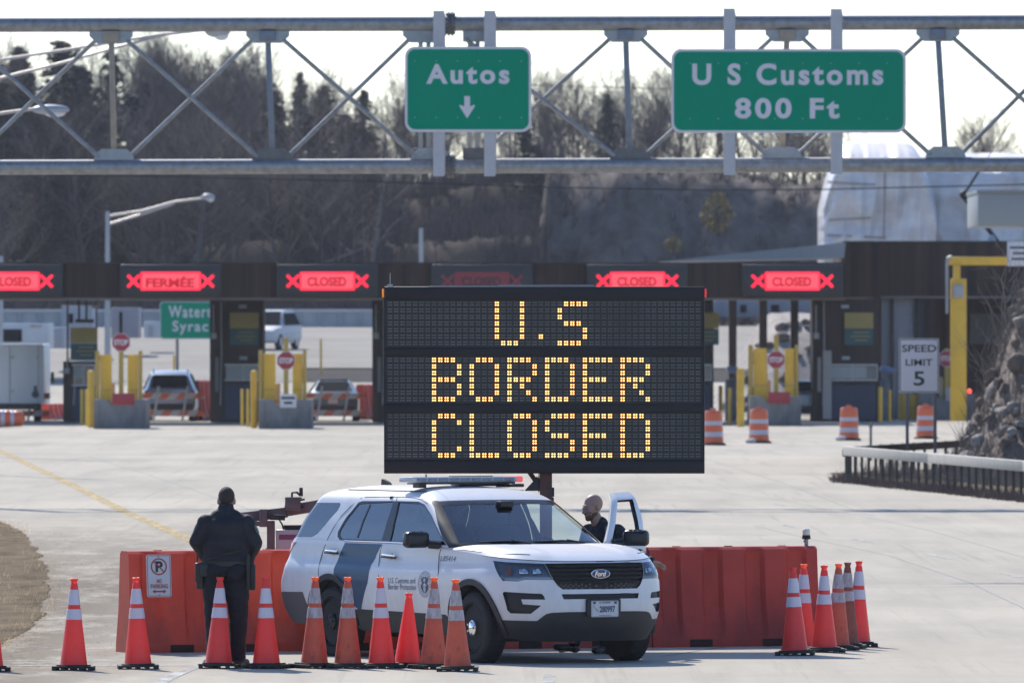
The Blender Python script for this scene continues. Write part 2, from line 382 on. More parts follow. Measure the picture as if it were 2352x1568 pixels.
# ---- markings
M_white = mat("worn white road paint", (.60, .585, .55), .9, var=.25, vscale=5, detail=8, spec=.05); add_wear(M_white, 2.2, .30, .62, (2, .5, 1))
M_yellow = mat("faded yellow road paint", (.62, .46, .21), .9, var=.3, vscale=4, col2=(.52, .42, .26), detail=8, spec=.05)
add_wear(M_yellow, 1.6, .28, .62, (2.5, .25, 1))
M_crack = mat("dark sealed crack", (.20, .195, .19), .7, var=.3, vscale=3)
ribbon('edge_line', gl((-120, 985), (0, 1035), (162, 1112), (290, 1176), (431, 1238), (560, 1296)), .24, M_yellow, .008, jit=.012)
for k, (x, y) in enumerate(((1809, 1208), (1978, 1242), (2160, 1279), (2328, 1322), (1650, 1181), (1500, 1160), (1360, 1136), (1790, 1160), (1990, 1182))):
    c = G(x, y); ribbon('lane_dash', [(c.x + .085, c.y - 1.5), (c.x - .085, c.y + 1.5)], .13 if k < 4 else .09, M_white, .008)
ribbon('stop_line', [(-7, 114.9), (-2.9, 115.0)], .28, M_white, .008)
ribbon('stop_line', [(-7, 116.6), (-3.3, 116.4)], .14, M_white, .008)
ribbon('turn_line', gl((318, 1600), (385, 1558), (470, 1524)), .13, M_white, .009, jit=.01)
ribbon('lane_dash', gl((1262, 1548), (1255, 1640)), .12, M_white, .008)
for pts, wd in ((((1740, 1210), (1865, 1238), (2046, 1277), (2226, 1338), (2400, 1420)), .035), (((200, 1048), (341, 1090), (504, 1146), (591, 1177), (700, 1225)), .03), (((1500, 1108), (1800, 1150), (2100, 1210), (2352, 1280)), .025),
                (((0, 1478), (120, 1488), (300, 1494)), .05), (((1520, 1508), (1700, 1480), (1900, 1497)), .03), (((600, 1064), (820, 1120), (1050, 1200)), .02), (((1640, 1060), (1800, 1110), (1960, 1170)), .025)):
    ribbon('road_crack', gl(*pts), wd, M_crack, .0065, jit=.02)
# ---- far road climbing away behind the booths
M_farroad = mat("far concrete road", (.36, .335, .295), .95, var=.22, vscale=.25, spec=.02, stretch=(1, .4, 1))
sheet('far_road', frange(-34, 26, 2), [431] + frange(434, 470, 4), M_road, lambda x, y: gz(x, y) + .03)
sheet('far_road', frange(-34, -9, 1), frange(470, 488, 3), M_farroad, lambda x, y: gz(x, y) + .045)
sheet('far_road', frange(-34, 26, 2), frange(488, 592, 4), M_farroad, lambda x, y: gz(x, y) + .05)
ribbon('far_edge_line', [(-34, 500), (-10, 498), (20, 497)], .5, M_yellow, .09, zf=gz)
# ---- low scrub on the hill: nobody could count it
def sticks(name, n, pos, hfun, m, rad=.03, per=9, lean=.5, kind='stuff', seed=1):
    rg = np.random.RandomState(seed); V = []; Fc = []
    for i in range(n):
        x, y, z = pos(rg)
        h = hfun(rg)
        for k in range(per):
            a = rg.uniform(0, 6.283); l = rg.uniform(0, lean); hh = h * rg.uniform(.5, 1)
            d = np.array([math.cos(a) * l, math.sin(a) * l, 1.0]); d /= np.linalg.norm(d)
            p0 = np.array([x + rg.uniform(-.2, .2), y, z - .1]); p1 = p0 + d * hh * .55 ; p2 = p1 + (d + rg.uniform(-.35, .35, 3)) * hh * .45
            r = rad * rg.uniform(.6, 1.3); b = len(V)
            sd_ = np.array([-d[1], d[0], 0]) if abs(d[2]) < .999 else np.array([1, 0, 0]); sd_ = np.array([math.cos(a + 1), math.sin(a + 1), 0])
            V += [p0 - sd_ * r, p0 + sd_ * r, p1 + sd_ * r * .7, p1 - sd_ * r * .7, p2]
            Fc += [(b, b + 1, b + 2, b + 3), (b + 3, b + 2, b + 4)]
            for t in range(3):
                q = p0 + (p1 - p0) * rg.uniform(.4, 1) ; e = q + np.array([rg.uniform(-.4, .4), rg.uniform(-.4, .4), rg.uniform(.1, .5)]) * hh * .5
                b = len(V); V += [q - sd_ * r * .4, q + sd_ * r * .4, e]; Fc += [(b, b + 1, b + 2)]
    me = bpy.data.meshes.new(name); me.from_pydata([tuple(v) for v in V], [], Fc); me.materials.append(m)
    return tag(link_mesh(name, me), kind=kind)
M_brush = mat("bare brown brush", (.155, .118, .108), .95, var=.55, vscale=.35, col2=(.070, .056, .055), spec=.05)
def hillpos(x0, x1, y0, y1):
    def f(rg):
        x = rg.uniform(x0, x1); y = rg.uniform(y0, y1); return x, y, gz(x, y)
    return f
sticks('undergrowth', 4600, hillpos(-34, 3, 606, 700), lambda r: r.uniform(.8, 3.4), M_brush, .026, 9, .8, seed=3)
sticks('undergrowth', 2800, hillpos(1, 21, 606, 700), lambda r: r.uniform(.3, 1.4), M_brush, .022, 9, 1.0, seed=4)
M_grassb = mat("dry standing grass", (.36, .27, .17), .95, var=.6, vscale=1.4, col2=(.17, .13, .085), spec=.02)
def v1(rg):
    x = rg.uniform(7.2, 11.2); y = 250.4 - (x - 7.33) * 9.96 + rg.uniform(-3.2, 3.5); return x, y, .06
sticks('dry_grass', 1700, v1, lambda r: .08 + r.uniform(.03, .28), M_brush, .008, 7, 1.1, seed=5)
def v2(rg):
    y = rg.uniform(128, 195); x = -5.9 - (y - 140) * .058 + rg.uniform(-2.2, -.1) - (.5 if y < 140 else 0); return x, y, .03
add_translucent(M_grassb, .5, (.55, .42, .26))
sticks('dry_grass', 4600, v2, lambda r: .10 + r.uniform(.01, .085), M_grassb, .005, 7, 1.9, seed=6)
def v7(rg):
    k = rg.randint(0, len(VE) - 1); t = rg.rand(); p = VE[k]; q = VE[k + 1]; return p[0] + (q[0] - p[0]) * t + rg.normal(-.05, .13), p[1] + (q[1] - p[1]) * t + rg.normal(0, .5), .03
VE = gl((0, 1197), (55, 1222), (102, 1295), (112, 1360), (90, 1420), (30, 1470), (-30, 1490))
sticks('dry_grass', 1500, v7, lambda r: .095 + r.uniform(.0, .07), M_grassb, .005, 7, 1.9, seed=16)
def pebbles(name, n, pos, r0, r1, m, seed):
    rg = np.random.RandomState(seed); V, Fc = [], []
    for i in range(n):
        x, y, z = pos(rg); r = rg.uniform(r0, r1); a = rg.uniform(0, 6.28); b = len(V)
        for k in range(5): V.append((x + r * rg.uniform(.7, 1.2) * math.cos(a + k * 1.2566), y + r * rg.uniform(.7, 1.2) * math.sin(a + k * 1.2566), z))
        V.append((x, y, z + r * rg.uniform(.25, .5))); Fc += [(b + k, b + (k + 1) % 5, b + 5) for k in range(5)]
    me = bpy.data.meshes.new(name); me.from_pydata(V, [], Fc); me.materials.append(m); return tag(link_mesh(name, me), kind='stuff')
def v5(rg):
    y = rg.uniform(113, 190); x = -5.0 - (y - 140) * .05 * (y > 140) + rg.gamma(1.6, .35) * rg.choice([-1, 1], p=[.62, .38]) - .3; return x, y, .006
M_peb = mat("grit and leaf litter", (.34, .29, .225), .95, var=.6, vscale=3.0, col2=(.13, .105, .08), spec=.05)
pebbles('gravel', 3000, v5, .004, .014, M_peb, 21)
def v6(rg):
    return rg.uniform(-6, 7), rg.uniform(111, 119), .005
pebbles('gravel', 160, v6, .003, .008, M_peb, 22)
# ---- trees
class Tubes:
    def __init__(s): s.V = []; s.F = []
    def add(s, pts, rs, n=3):
        pts = [np.array(p, float) for p in pts]; prev = None
        for i, p in enumerate(pts):
            t = pts[min(i + 1, len(pts) - 1)] - pts[max(i - 1, 0)]; t = t / (np.linalg.norm(t) + 1e-9)
            u = np.cross(t, [0.31, .87, .38]); u /= (np.linalg.norm(u) + 1e-9); v = np.cross(t, u); b = len(s.V)
            for k in range(n): s.V.append(p + (u * math.cos(6.2832 * k / n) + v * math.sin(6.2832 * k / n)) * rs[i])
            if prev is not None:
                for k in range(n): s.F.append((prev + k, prev + (k + 1) % n, b + (k + 1) % n, b + k))
            prev = b
    def mesh(s, name, m):
        me = bpy.data.meshes.new(name); me.from_pydata([tuple(v) for v in s.V], [], s.F); me.materials.append(m)
        me.polygons.foreach_set('use_smooth', [True] * len(s.F)); return me
M_bark = mat("grey brown bark", (.135, .108, .098), .95, var=.4, vscale=2)
M_twig = mat("twigs", (.16, .128, .122), .95, spec=.05); vary(M_twig, (.060, .047, .046), (.205, .165, .15)); vary(M_bark, (.045, .038, .036), (.20, .17, .155))
M_needle = mat("dark pine needles", (.045, .050, .042), .9, var=.6, vscale=.9, col2=(.085, .068, .055))
M_rust = mat("browned needles", (.085, .050, .038), .9, var=.5, vscale=.9, col2=(.05, .036, .03))
def wob(rg, s): return rg.uniform(-s, s, 3)
def bare_tree_meshes(seed, H=10.0, spread=.42, fork=.38, thick=.11):
    rg = np.random.RandomState(seed); T, C = Tubes(), Tubes()
    def branch(p, d, L, r, lev):
        n = 3; pts = [p]; q = p.copy(); dd = d.copy()
        for k in range(n):
            dd = dd + wob(rg, .20) + np.array([0, 0, .13 if lev < 3 else .03]); dd /= np.linalg.norm(dd); q = q + dd * L / n; pts.append(q.copy())
        C.add(pts, [r, r * .75, r * .5, r * .22], 3)
        if lev >= 3: return
        nb = (0, 7, 5, 0)[lev]
        for k in range(nb):
            t = rg.uniform(.25, 1.0); i = min(n - 1, int(t * n)); pp = pts[i] + (pts[i + 1] - pts[i]) * (t * n - i)
            a = rg.uniform(0, 6.283); side = np.array([math.cos(a), math.sin(a), rg.uniform(-.1, .6)])
            nd = dd * .75 + side * .62; nd /= np.linalg.norm(nd)
            branch(pp, nd, L * rg.uniform(.38, .62), max(.010, r * .5), lev + 1)
    tr = [np.zeros(3)]; d = np.array([0, 0, 1.0]); N = 8
    for k in range(N):
        d = d + wob(rg, .07) * np.array([1, 1, .2]); d /= np.linalg.norm(d); tr.append(tr[-1] + d * H * .93 / N)
    rs = [thick * (1 - .9 * k / N) + .012 for k in range(N + 1)]
    T.add(tr, rs, 6)
    for k in range(17):
        t = fork + (1 - fork) * (k / 16.0); i = min(N - 1, int(t * N)); pp = tr[i] + (tr[i + 1] - tr[i]) * (t * N - i)
        a = k * 2.4 + rg.uniform(-.5, .5); el = rg.uniform(.35, 1.0)
        nd = np.array([math.cos(a) * spread * 2, math.sin(a) * spread * 2, el]); nd /= np.linalg.norm(nd)
        branch(pp, nd, H * (.36 * (1 - .62 * (t - fork) / (1 - fork)) + .03), rs[i] * .55, 1)
    return T.mesh('trunk', M_bark), C.mesh('crown', M_twig)
def pine_meshes(seed, H=10.0, wid=.17, base=.12, dens=1.0, m=None):
    rg = np.random.RandomState(seed); T = Tubes()
    T.add([(0, 0, 0), (0, .0, H * .5), (0, 0, H * .98)], [.16, .10, .02], 6)
    V, Fc = [], []
    nw = int(30 * dens)
    for k in range(nw):
        t = base + (1 - base) * (k / nw); z = H * t; rad = H * wid * (1 - t) ** .58 * rg.uniform(.75, 1.15) + .12
        nb = int(6 + 5 * rg.rand())
        for j in range(nb):
            if rg.rand() < .16: continue
            a = rg.uniform(0, 6.283); L = rad * rg.uniform(.55, 1.2); d = np.array([math.cos(a), math.sin(a), rg.uniform(-.32, .18)]); nn = 7
            T.add([(0, 0, z), tuple(np.array([0, 0, z]) + d * L)], [.03, .008], 3)
            for q in range(nn):
                c = np.array([0, 0, z]) + d * L * (q + .8) / nn + wob(rg, .10)
                for e in range(3):
                    u = wob(rg, 1); u /= np.linalg.norm(u); v = np.cross(u, wob(rg, 1)); v /= (np.linalg.norm(v) + 1e-6)
                    sz = rg.uniform(.10, .24) * (H / 10); b = len(V)
                    V += [c - u * sz, c + v * sz * .45, c + u * sz, c - v * sz * .45]; Fc.append((b, b + 1, b + 2, b + 3))
    me = bpy.data.meshes.new('crown'); me.from_pydata([tuple(x) for x in V], [], Fc); me.materials.append(m or M_needle)
    return T.mesh('trunk', M_bark), me
BARE = [bare_tree_meshes(10 + k, spread=s, fork=f, thick=t) for k, (s, f, t) in enumerate(((.30, .38, .085), (.38, .32, .10), (.46, .28, .13), (.34, .42, .09), (.58, .25, .16), (.28, .34, .07)))]
PINE = [pine_meshes(40, 10, .25, .08, 1.25), pine_meshes(41, 10, .20, .10, 1.2), pine_meshes(42, 10, .28, .14, 1.2), pine_meshes(43, 10, .17, .08, 1.2)]
RUST = [pine_meshes(50, 10, .28, .05, 1.15, M_rust), pine_meshes(51, 10, .22, .08, 1.1, M_rust)]
def plant_tree(kind, x, ytop, d, wide=1.0, label=None, group=None, name='bare_tree'):
    X = (x - 1176) / F * d; z0 = gz(X, d) - .15; H = CAMZ + (YH - ytop) / F * d - z0
    o = empty(name, (X, d, z0), random.uniform(0, 6.28), label, 'tree', group)
    s = H / 10.0; o.scale = (s * wide, s * wide, s)
    link_mesh('trunk', kind[0], o); link_mesh('crown', kind[1], o)
    return o
GB, GP, GR = "bare deciduous trees on the wooded hill", "dark evergreens on the wooded hill", "browned evergreens on the wooded hill"
LB, LP, LR = "leafless tree with thin grey branches standing among others on the hill", "dark green conifer standing among bare trees on the hill", "reddish brown conifer standing among bare trees on the hill"
for k, (x, yt, d, wd) in enumerate(((-30, 95, 690, 1.2), (45, 105, 700, 1.0), (140, 92, 680, 1.25), (255, 112, 675, 1.0), (300, 215, 650, 1.1), (540, 225, 690, .9), (625, 190, 690, 1.0), (690, 165, 700, 1.0), (835, 205, 670, 1.0), (1205, 280, 665, 1.5), (1395, 215, 700, .75), (400, 250, 660, .9), (90, 240, 650, 1.2), (1120, 300, 690, .8), (-10, 190, 640, 1.5), (60, 170, 655, 1.3), (180, 150, 660, 1.3), (235, 260, 640, 1.2), (350, 300, 645, 1.1), (640, 240, 650, 1.3), (715, 260, 645, 1.2), (590, 300, 648, 1.0), (815, 280, 650, 1.1), (860, 330, 660, .9), (1230, 330, 655, 1.2), (130, 330, 630, 1.3), (480, 330, 650, .9))):
    plant_tree(PINE[k % 4], x, yt, d, wd, LP, GP, 'pine_tree')
for k, (x, yt, d, wd) in enumerate(((215, 240, 655, 1.2), (330, 190, 680, 1.0), (430, 300, 655, 1.3), (745, 195, 675, 1.2), (790, 260, 660, 1.2), (655, 330, 655, 1.3), (20, 330, 640, 1.3), (560, 350, 650, 1.2), (1650, 300, 720, .5), (1290, 390, 680, .8), (290, 330, 640, 1.3), (700, 370, 642, 1.2), (60, 420, 628, 1.3), (190, 400, 632, 1.2), (830, 400, 645, 1.1))):
    plant_tree(RUST[k % 2], x, yt, d, wd, LR, GR, 'brown_pine_tree')
rt = random.Random(11)
for k in range(104):                       # thin trees left and centre
    x = rt.choice([rt.uniform(-20, 420), rt.uniform(330, 600), rt.uniform(560, 900)])
    yt = {0: 110, 1: 95, 2: 120, 3: 165, 4: 190}.get(int(max(0, x) // 200), 150) + rt.uniform(0, 130)
    plant_tree(BARE[rt.choice([0, 1, 3, 5, 0, 5])], x, yt, rt.uniform(655, 760), rt.uniform(.7, 1.1), LB, GB)
for k in range(74):
    x = rt.uniform(870, 1560); yt = rt.uniform(165, 350); plant_tree(BARE[rt.choice([0, 1, 2, 3, 5])], x, yt, rt.uniform(680, 770), rt.uniform(.7, 1.05), LB, GB)
for k, (x, yt) in enumerate(((1290, 190), (1330, 165), (1430, 185), (1490, 175), (1560, 130), (1600, 205), (1700, 160), (1760, 210), (1800, 180), (1850, 230), (1880, 300), (1655, 240), (1520, 260))):
    plant_tree(BARE[(2, 4, 1, 2, 4)[k % 5]], x, yt, 690 + (k * 37) % 60, .95, "leafless broad-crowned tree with dark forked limbs above the rock cut", "spreading bare trees above the rock cut")
for k in range(46):                       # lower brown trees that clothe the left slope
    x = rt.uniform(-30, 900); plant_tree(BARE[rt.choice([1, 2, 3, 4])], x, rt.uniform(250, 440), rt.uniform(612, 652), rt.uniform(.9, 1.4), LB, GB)
for k in range(52):
    x = rt.uniform(1230, 1900); yt = rt.uniform(215, 400); plant_tree(BARE[rt.choice([1, 2, 4])], x, yt, rt.uniform(690, 760), rt.uniform(.8, 1.2), LB, GB)
for k in range(9):
    x = rt.uniform(2200, 2400); yt = rt.uniform(300, 370); plant_tree(BARE[rt.choice([1, 2])], x, yt, rt.uniform(720, 760), 1.0, "leafless tree showing above the white wrapped building", "bare trees behind the white wrapped building")
def leafy_bush(name, x, y0, y1, wpx, d, m, label, n=420, seed=1):
    rg = np.random.RandomState(seed); b = P(x, y1, d); H = (y1 - y0) / F * d; W = wpx / F * d; T = Tubes(); V, Fc = [], []
    for k in range(9): T.add([(0, 0, 0), (rg.uniform(-.3, .3) * W, rg.uniform(-.3, .3) * W, H * .5), (rg.uniform(-.5, .5) * W, rg.uniform(-.4, .4) * W, H * rg.uniform(.7, 1))], [.05, .03, .01], 3)
    for k in range(n):
        t = rg.rand(); rr = W * .5 * (.45 + .75 * math.sin(3.1 * t)); a = rg.uniform(0, 6.28); q = rg.rand() ** .5 * rr; c = np.array([math.cos(a) * q, math.sin(a) * q, H * (.12 + .88 * t)]); u = wob(rg, 1) * .13; v = wob(rg, 1) * .10; i = len(V)
        V += [c - u, c + v, c + u, c - v]; Fc.append((i, i + 1, i + 2, i + 3))
    o = empty(name, b, 0, label, 'shrub'); link_mesh('stems', T.mesh('stems', M_bark), o)
    me = bpy.data.meshes.new('foliage'); me.from_pydata([tuple(q) for q in V], [], Fc); me.materials.append(m); link_mesh('foliage', me, o)
M_olive = mat("yellow olive leaves", (.30, .22, .07), .9, var=.4, vscale=3)
leafy_bush('yellow_shrub', 1648, 445, 545, 70, 632, M_olive, "tall yellow-leaved shrub against the grey rock cut", 500, 2)
leafy_bush('yellow_shrub', 1545, 545, 585, 38, 628, M_olive, "small low orange-yellow shrub at the foot of the rock cut", 160, 3)
# ================================================================== SIGN GANTRY
M_galv = mat("galvanised steel", (.29, .31, .335), .5, .7, var=.35, vscale=7, bump=.1, bscale=30, col2=(.20, .20, .195), rvar=.15, detail=8)
M_galv2 = mat("galvanised plate", (.32, .35, .37), .55, .5, var=.25, vscale=9, detail=8)
M_alu = mat("aluminium beam", (.43, .43, .46), .5, .35, var=.12, vscale=5)
M_steelblue = mat("dark galvanised strut", (.20, .23, .28), .55, .5, var=.3, vscale=6)
M_tan = mat("weathered tan strut", (.36, .31, .24), .6, .3, var=.3, vscale=6)
M_darkgal = mat("dark weathered plate", (.15, .15, .155), .6, .4, var=.3, vscale=6)
M_signgreen = mat("green reflective sheeting", (.0, .25, .150), .85, var=.05, vscale=2, spec=.0)
M_signwhite = mat("grey white reflective sheeting", (.60, .575, .625), .5, var=.06, vscale=3)
GD = 220.0
gs = F / GD
def gy_(x, top): return (57.5 - x * 6.0 / 2352) if top else (384.5 - x * 7.0 / 2352)
ga = empty('sign_gantry', P(1176, 384, GD), 0, "grey steel pipe truss spanning the road and carrying green signs", 'gantry')
o0 = ga.location.copy()
def gp(x, y, dy=0.0): v = P(x, y, GD) - o0; v.y += dy; return v
for top in (1, 0):
    mb = MB(); mb.cyl(gp(-260, gy_(-260, top)), gp(2650, gy_(2650, top)), .145, n=24); mb.build('chord', M_galv, ga)
    mb = MB(); mb.cyl(gp(-260, gy_(-260, top), 1.9), gp(2650, gy_(2650, top), 1.9), .145, n=16)
nodes = [(-105, -95), (255, 262), (615, 626), (975, 990), (1437, 1447), (1808, 1796), (2154, 2172), (2510, 2525)]
for i, (xt, xb) in enumerate(nodes):
    mvert = (M_tan, M_steelblue)[i % 2 == 0] if i != 4 and i != 6 else M_steelblue
    plate = (M_galv2, M_darkgal)[i in (2, 4)]
    yt, yb = gy_(xt, 1), gy_(xb, 0)
    mb = MB(); mb.prism([(-.42, 0), (.42, 0), (.42, -.11), (.27, -.25), (-.27, -.25), (-.42, -.11)], .03, Matrix.Translation(gp(xt, yt + 14, -.02)) @ XZ); mb.build('gusset_plate', M_galv2, ga)
    mb = MB(); mb.prism([(-.40, 0), (.40, 0), (.36, .13), (.24, .23), (-.24, .23), (-.36, .13)], .03, Matrix.Translation(gp(xb, yb - 14, -.02)) @ XZ); mb.build('gusset_plate', plate, ga)
    if i != 3:
        mb = MB(); mb.bar(gp(xt, yt + 24, .06), gp(xb, yb - 16, .06), .11, .11, .008); mb.build('vertical_strut', mvert, ga)
        mb = MB(); mb.box(gp(xt, yt + 27, -.07), (.30, .10, .20), bev=.01); mb.build('strut_cap', M_steelblue if mvert is M_steelblue else M_tan, ga)
    if i + 1 < len(nodes):
        xt2, xb2 = nodes[i + 1]
        if i == 3: continue
        mb = MB(); mb.cyl(gp(xt + 36, yt + 36, -.03), gp(xb2 - 34, gy_(xb2, 0) - 22, -.03), .042, n=10); mb.build('diagonal_brace', M_galv, ga)
        mb = MB(); mb.cyl(gp(xb + 34, yb - 22, .10), gp(xt2 - 36, gy_(xt2, 1) + 36, .10), .042, n=10); mb.build('diagonal_brace', M_galv, ga)
# the splice bay behind the first sign
mb = MB(); mb.cyl(gp(1070, gy_(1070, 1) + 36, -.03), gp(1412, gy_(1412, 0) - 22, -.03), .042, n=10); mb.build('diagonal_brace', M_galv, ga)
mb = MB(); mb.cyl(gp(1100, gy_(1100, 0) - 22, .10), gp(1400, gy_(1400, 1) + 36, .10), .042, n=10); mb.build('diagonal_brace', M_galv, ga)
for top in (1, 0):
    yy = gy_(1035, top)
    mb = MB(); mb.cyl(gp(1028, yy), gp(1034, yy), .235, n=28); mb.cyl(gp(1036, yy), gp(1042, yy), .235, n=28)
    for k in range(12):
        a = k * math.pi / 6; mb.cyl(gp(1024, yy) + Vector((0, math.cos(a) * .19, math.sin(a) * .19)), gp(1046, yy) + Vector((0, math.cos(a) * .19, math.sin(a) * .19)), .018, n=6)
    mb.build('splice_flange', M_darkgal, ga)
for x in (975, 1088):
    mb = MB(); mb.box(gp(x, gy_(x, 1) + 27), (.42, .08, .25), bev=.01); mb.build('gusset_plate', M_galv2, ga)
    mb = MB(); mb.box(gp(x, gy_(x, 0) - 27), (.42, .08, .25), bev=.01); mb.build('gusset_plate', M_darkgal, ga)
    for dx in (-9, 9):
        mb = MB(); mb.bar(gp(x + dx, gy_(x, 1) + 30, .03), gp(x + dx, gy_(x, 0) - 30, .03), .085, .085, .006); mb.build('vertical_strut', M_galv2, ga)
# gantry legs stand outside the picture on both sides of the road
for x in (-260, 2650):
    mb = MB(); t = gp(x, 20); mb.cyl((t.x, t.y, -o0.z), (t.x, t.y, t.z), .22, n=20); mb.build('column', M_galv, ga)
def highway_sign(x0, x1, y0, y1, lines, name, label, posts, arrow=False, d=GD - .42):
    c = P((x0 + x1) / 2, (y0 + y1) / 2, d); s = F / d; Wd, H = (x1 - x0) / s, (y1 - y0) / s
    o = empty(name, c, 0, label, 'sign'); M0 = XZ.copy()
    mb = MB(); mb.prism(rrect(Wd, H, .19, 8), .02, Matrix.Translation((0, .02, 0)) @ M0); mb.build('border', M_signwhite, o, smooth=30)
    mb = MB(); mb.prism(rrect(Wd - .10, H - .10, .155, 8), .006, Matrix.Translation((0, 0, 0)) @ M0); mb.build('face', M_signgreen, o, smooth=30)
    mb = MB()
    for (txt, xa, xb, cy_, cap) in lines:
        add_text(mb, txt, 1.0, Matrix.Translation(((((xa + xb) / 2) - (x0 + x1) / 2) / s, -.010, ((y0 + y1) / 2 - cy_) / s)) @ M0, capfit=cap / s, width=(xb - xa) / s, bold=.034, spacing=1.25)
    if arrow:
        q = 1 / s; ax, ay = (1073 - (x0 + x1) / 2) * q, ((y0 + y1) / 2 - 247) * q
        mb.face([Matrix.Translation((ax, -.010, ay)) @ M0 @ Vector((p[0] * q, p[1] * q, 0)) for p in ((-6.5, 26), (6.5, 26), (6.5, 2), (16, 6), (18, 3), (0, -25), (-18, 3), (-16, 6), (-6.5, 2))])
    mb.build('lettering', M_signwhite, o, smooth=None, fixn=False)
    mb = MB()
    for yy in (-.33, .33):
        for k in range(6 if arrow else 8):
            mb.cyl((Wd * (-.42 + .84 * k / (5 if arrow else 7)), -.006, yy * H), (Wd * (-.42 + .84 * k / (5 if arrow else 7)), -.012, yy * H), .011, n=6)
    mb.build('rivets', M_alu, o)
    for (px, ya, yb) in posts:
        mb = MB(); w_ = 26 / s
        a, b = P(px, ya, d + .07) - c, P(px, yb, d + .07) - c
        mb.box((a.x, .07, (a.z + b.z) / 2), (w_, .02, abs(a.z - b.z))); mb.box((a.x + .015, .155, (a.z + b.z) / 2 - .01), (w_, .02, abs(a.z - b.z) - .10)); mb.box((a.x, .112, (a.z + b.z) / 2), (.02, .065, abs(a.z - b.z)))
        mb.cyl((a.x - .01, .062, a.z - .15), (a.x - .01, .05, a.z - .15), .018, n=8); mb.cyl((a.x - .01, .062, b.z + .16), (a.x - .01, .05, b.z + .16), .018, n=8)
        mb.box((a.x - .012, .058, (a.z + b.z) / 2), (.012, .006, abs(a.z - b.z)))
        mb.build('mounting_post', M_alu, o)
    return o
highway_sign(930, 1220.5, 107.5, 303.5, [("Autos", 979, 1170, 170.5, 46)], 'lane_sign', "green overhead sign reading Autos above a white down arrow", [(1008, 25, 405), (1125, 25, 405)], arrow=True)
highway_sign(1542, 2081, 113, 305.5, [("U S Customs", 1590, 2029, 171, 50), ("800 Ft", 1688, 1928, 249, 48)], 'distance_sign', "wide green overhead sign reading U S Customs 800 Ft", [(1675, 20, 402), (1921, 21, 400)])
# ================================================================== MESSAGE BOARD ON ITS TRAILER
VD = 121.6; VS_ = F / VD
M_vblack = mat("matt black board", (.014, .013, .016), .55, var=.2, vscale=3, spec=.35)
M_vpanel = mat("black lens panel", (.008, .008, .010), .38, spec=.45)
M_vframe = mat("black painted frame", (.017, .015, .017), .5, var=.25, vscale=3)
M_ledoff = mat("unlit led", (.26, .255, .25), .4, spec=.4, var=.7, vscale=1.6, col2=(.05, .05, .055))
M_led = glow("amber led", (1.0, .62, .20), 2.3); M_ledhalo = glow("amber led halo", (1.0, .34, .05), .75)  # bloom around each lit led put in as a dim glowing disc
M_rust = mat("rusty brown painted steel", (.115, .055, .042), .75, var=.5, vscale=9, col2=(.06, .035, .03), bump=.2, bscale=50)
M_oldsteel = mat("rusted grey steel", (.105, .105, .112), .8, .1, var=.3, vscale=9, col2=(.085, .076, .076), bump=.2, bscale=60)
M_rub = mat("black rubber", (.018, .018, .019), .75, var=.2, vscale=8)
M_amber = mat("glowing amber reflector", (1.0, .32, .02), .3, emit=(1, .25, .0), estr=.25); M_redref = mat("glowing red reflector", (.9, .03, .03), .3, emit=(1, .03, .03), estr=.25)  # reflectors with a weak glow put into the material
vo = P(1250, 1087, VD); vo.z = 0
vm = empty('message_board', vo, 0, "black electronic message board reading U.S Border Closed in amber lights", 'message board')
def vp(x, y, dy=0.0): v = P(x, y, VD) - vo; v.y += dy; return v
a, b = vp(882, 1087), vp(1618.5, 658)
Wd, H = b.x - a.x, b.z - a.z; cx, cz = (a.x + b.x) / 2, (a.z + b.z) / 2
mb = MB(); mb.box((cx, .10, cz), (Wd, .18, H), bev=.006); mb.build('cabinet', M_vframe, vm)
for (ya, yb, nm) in ((658, 690, 'frame_rail'), (798.5, 819, 'frame_rail'), (928, 949, 'frame_rail'), (1058, 1087, 'frame_rail')):
    p, q = vp(884, yb), vp(1616, ya); mb = MB(); mb.box(((p.x + q.x) / 2, -.008, (p.z + q.z) / 2), (q.x - p.x, .035, q.z - p.z - .004), bev=.004); mb.build('frame_rail', M_vblack, vm)
for x in (884.5, 1615.5):
    p = vp(x, 874); mb = MB(); mb.box((p.x, -.006, cz), (.022, .03, H - .01)); mb.build('side_rail', M_vblack, vm)
GLY = {'U': ["1...1"] * 6 + [".111."], 'S': [".1111", "1....", "1....", ".111.", "....1", "....1", "1111."], 'B': ["1111.", "1...1", "1...1", "1111.", "1...1", "1...1", "1111."], 'O': [".111."] + ["1...1"] * 5 + [".111."],
       'R': ["1111.", "1...1", "1...1", "1111.", "1.1..", "1..1.", "1...1"], 'D': ["1111."] + ["1...1"] * 5 + ["1111."], 'E': ["11111", "1....", "1....", "1111.", "1....", "1....", "11111"], 'C': [".111.", "1...1", "1....", "1....", "1....", "1...1", ".111."], 'L': ["1...."] * 6 + ["11111"]}
pc = 14.44; pr = 15.03
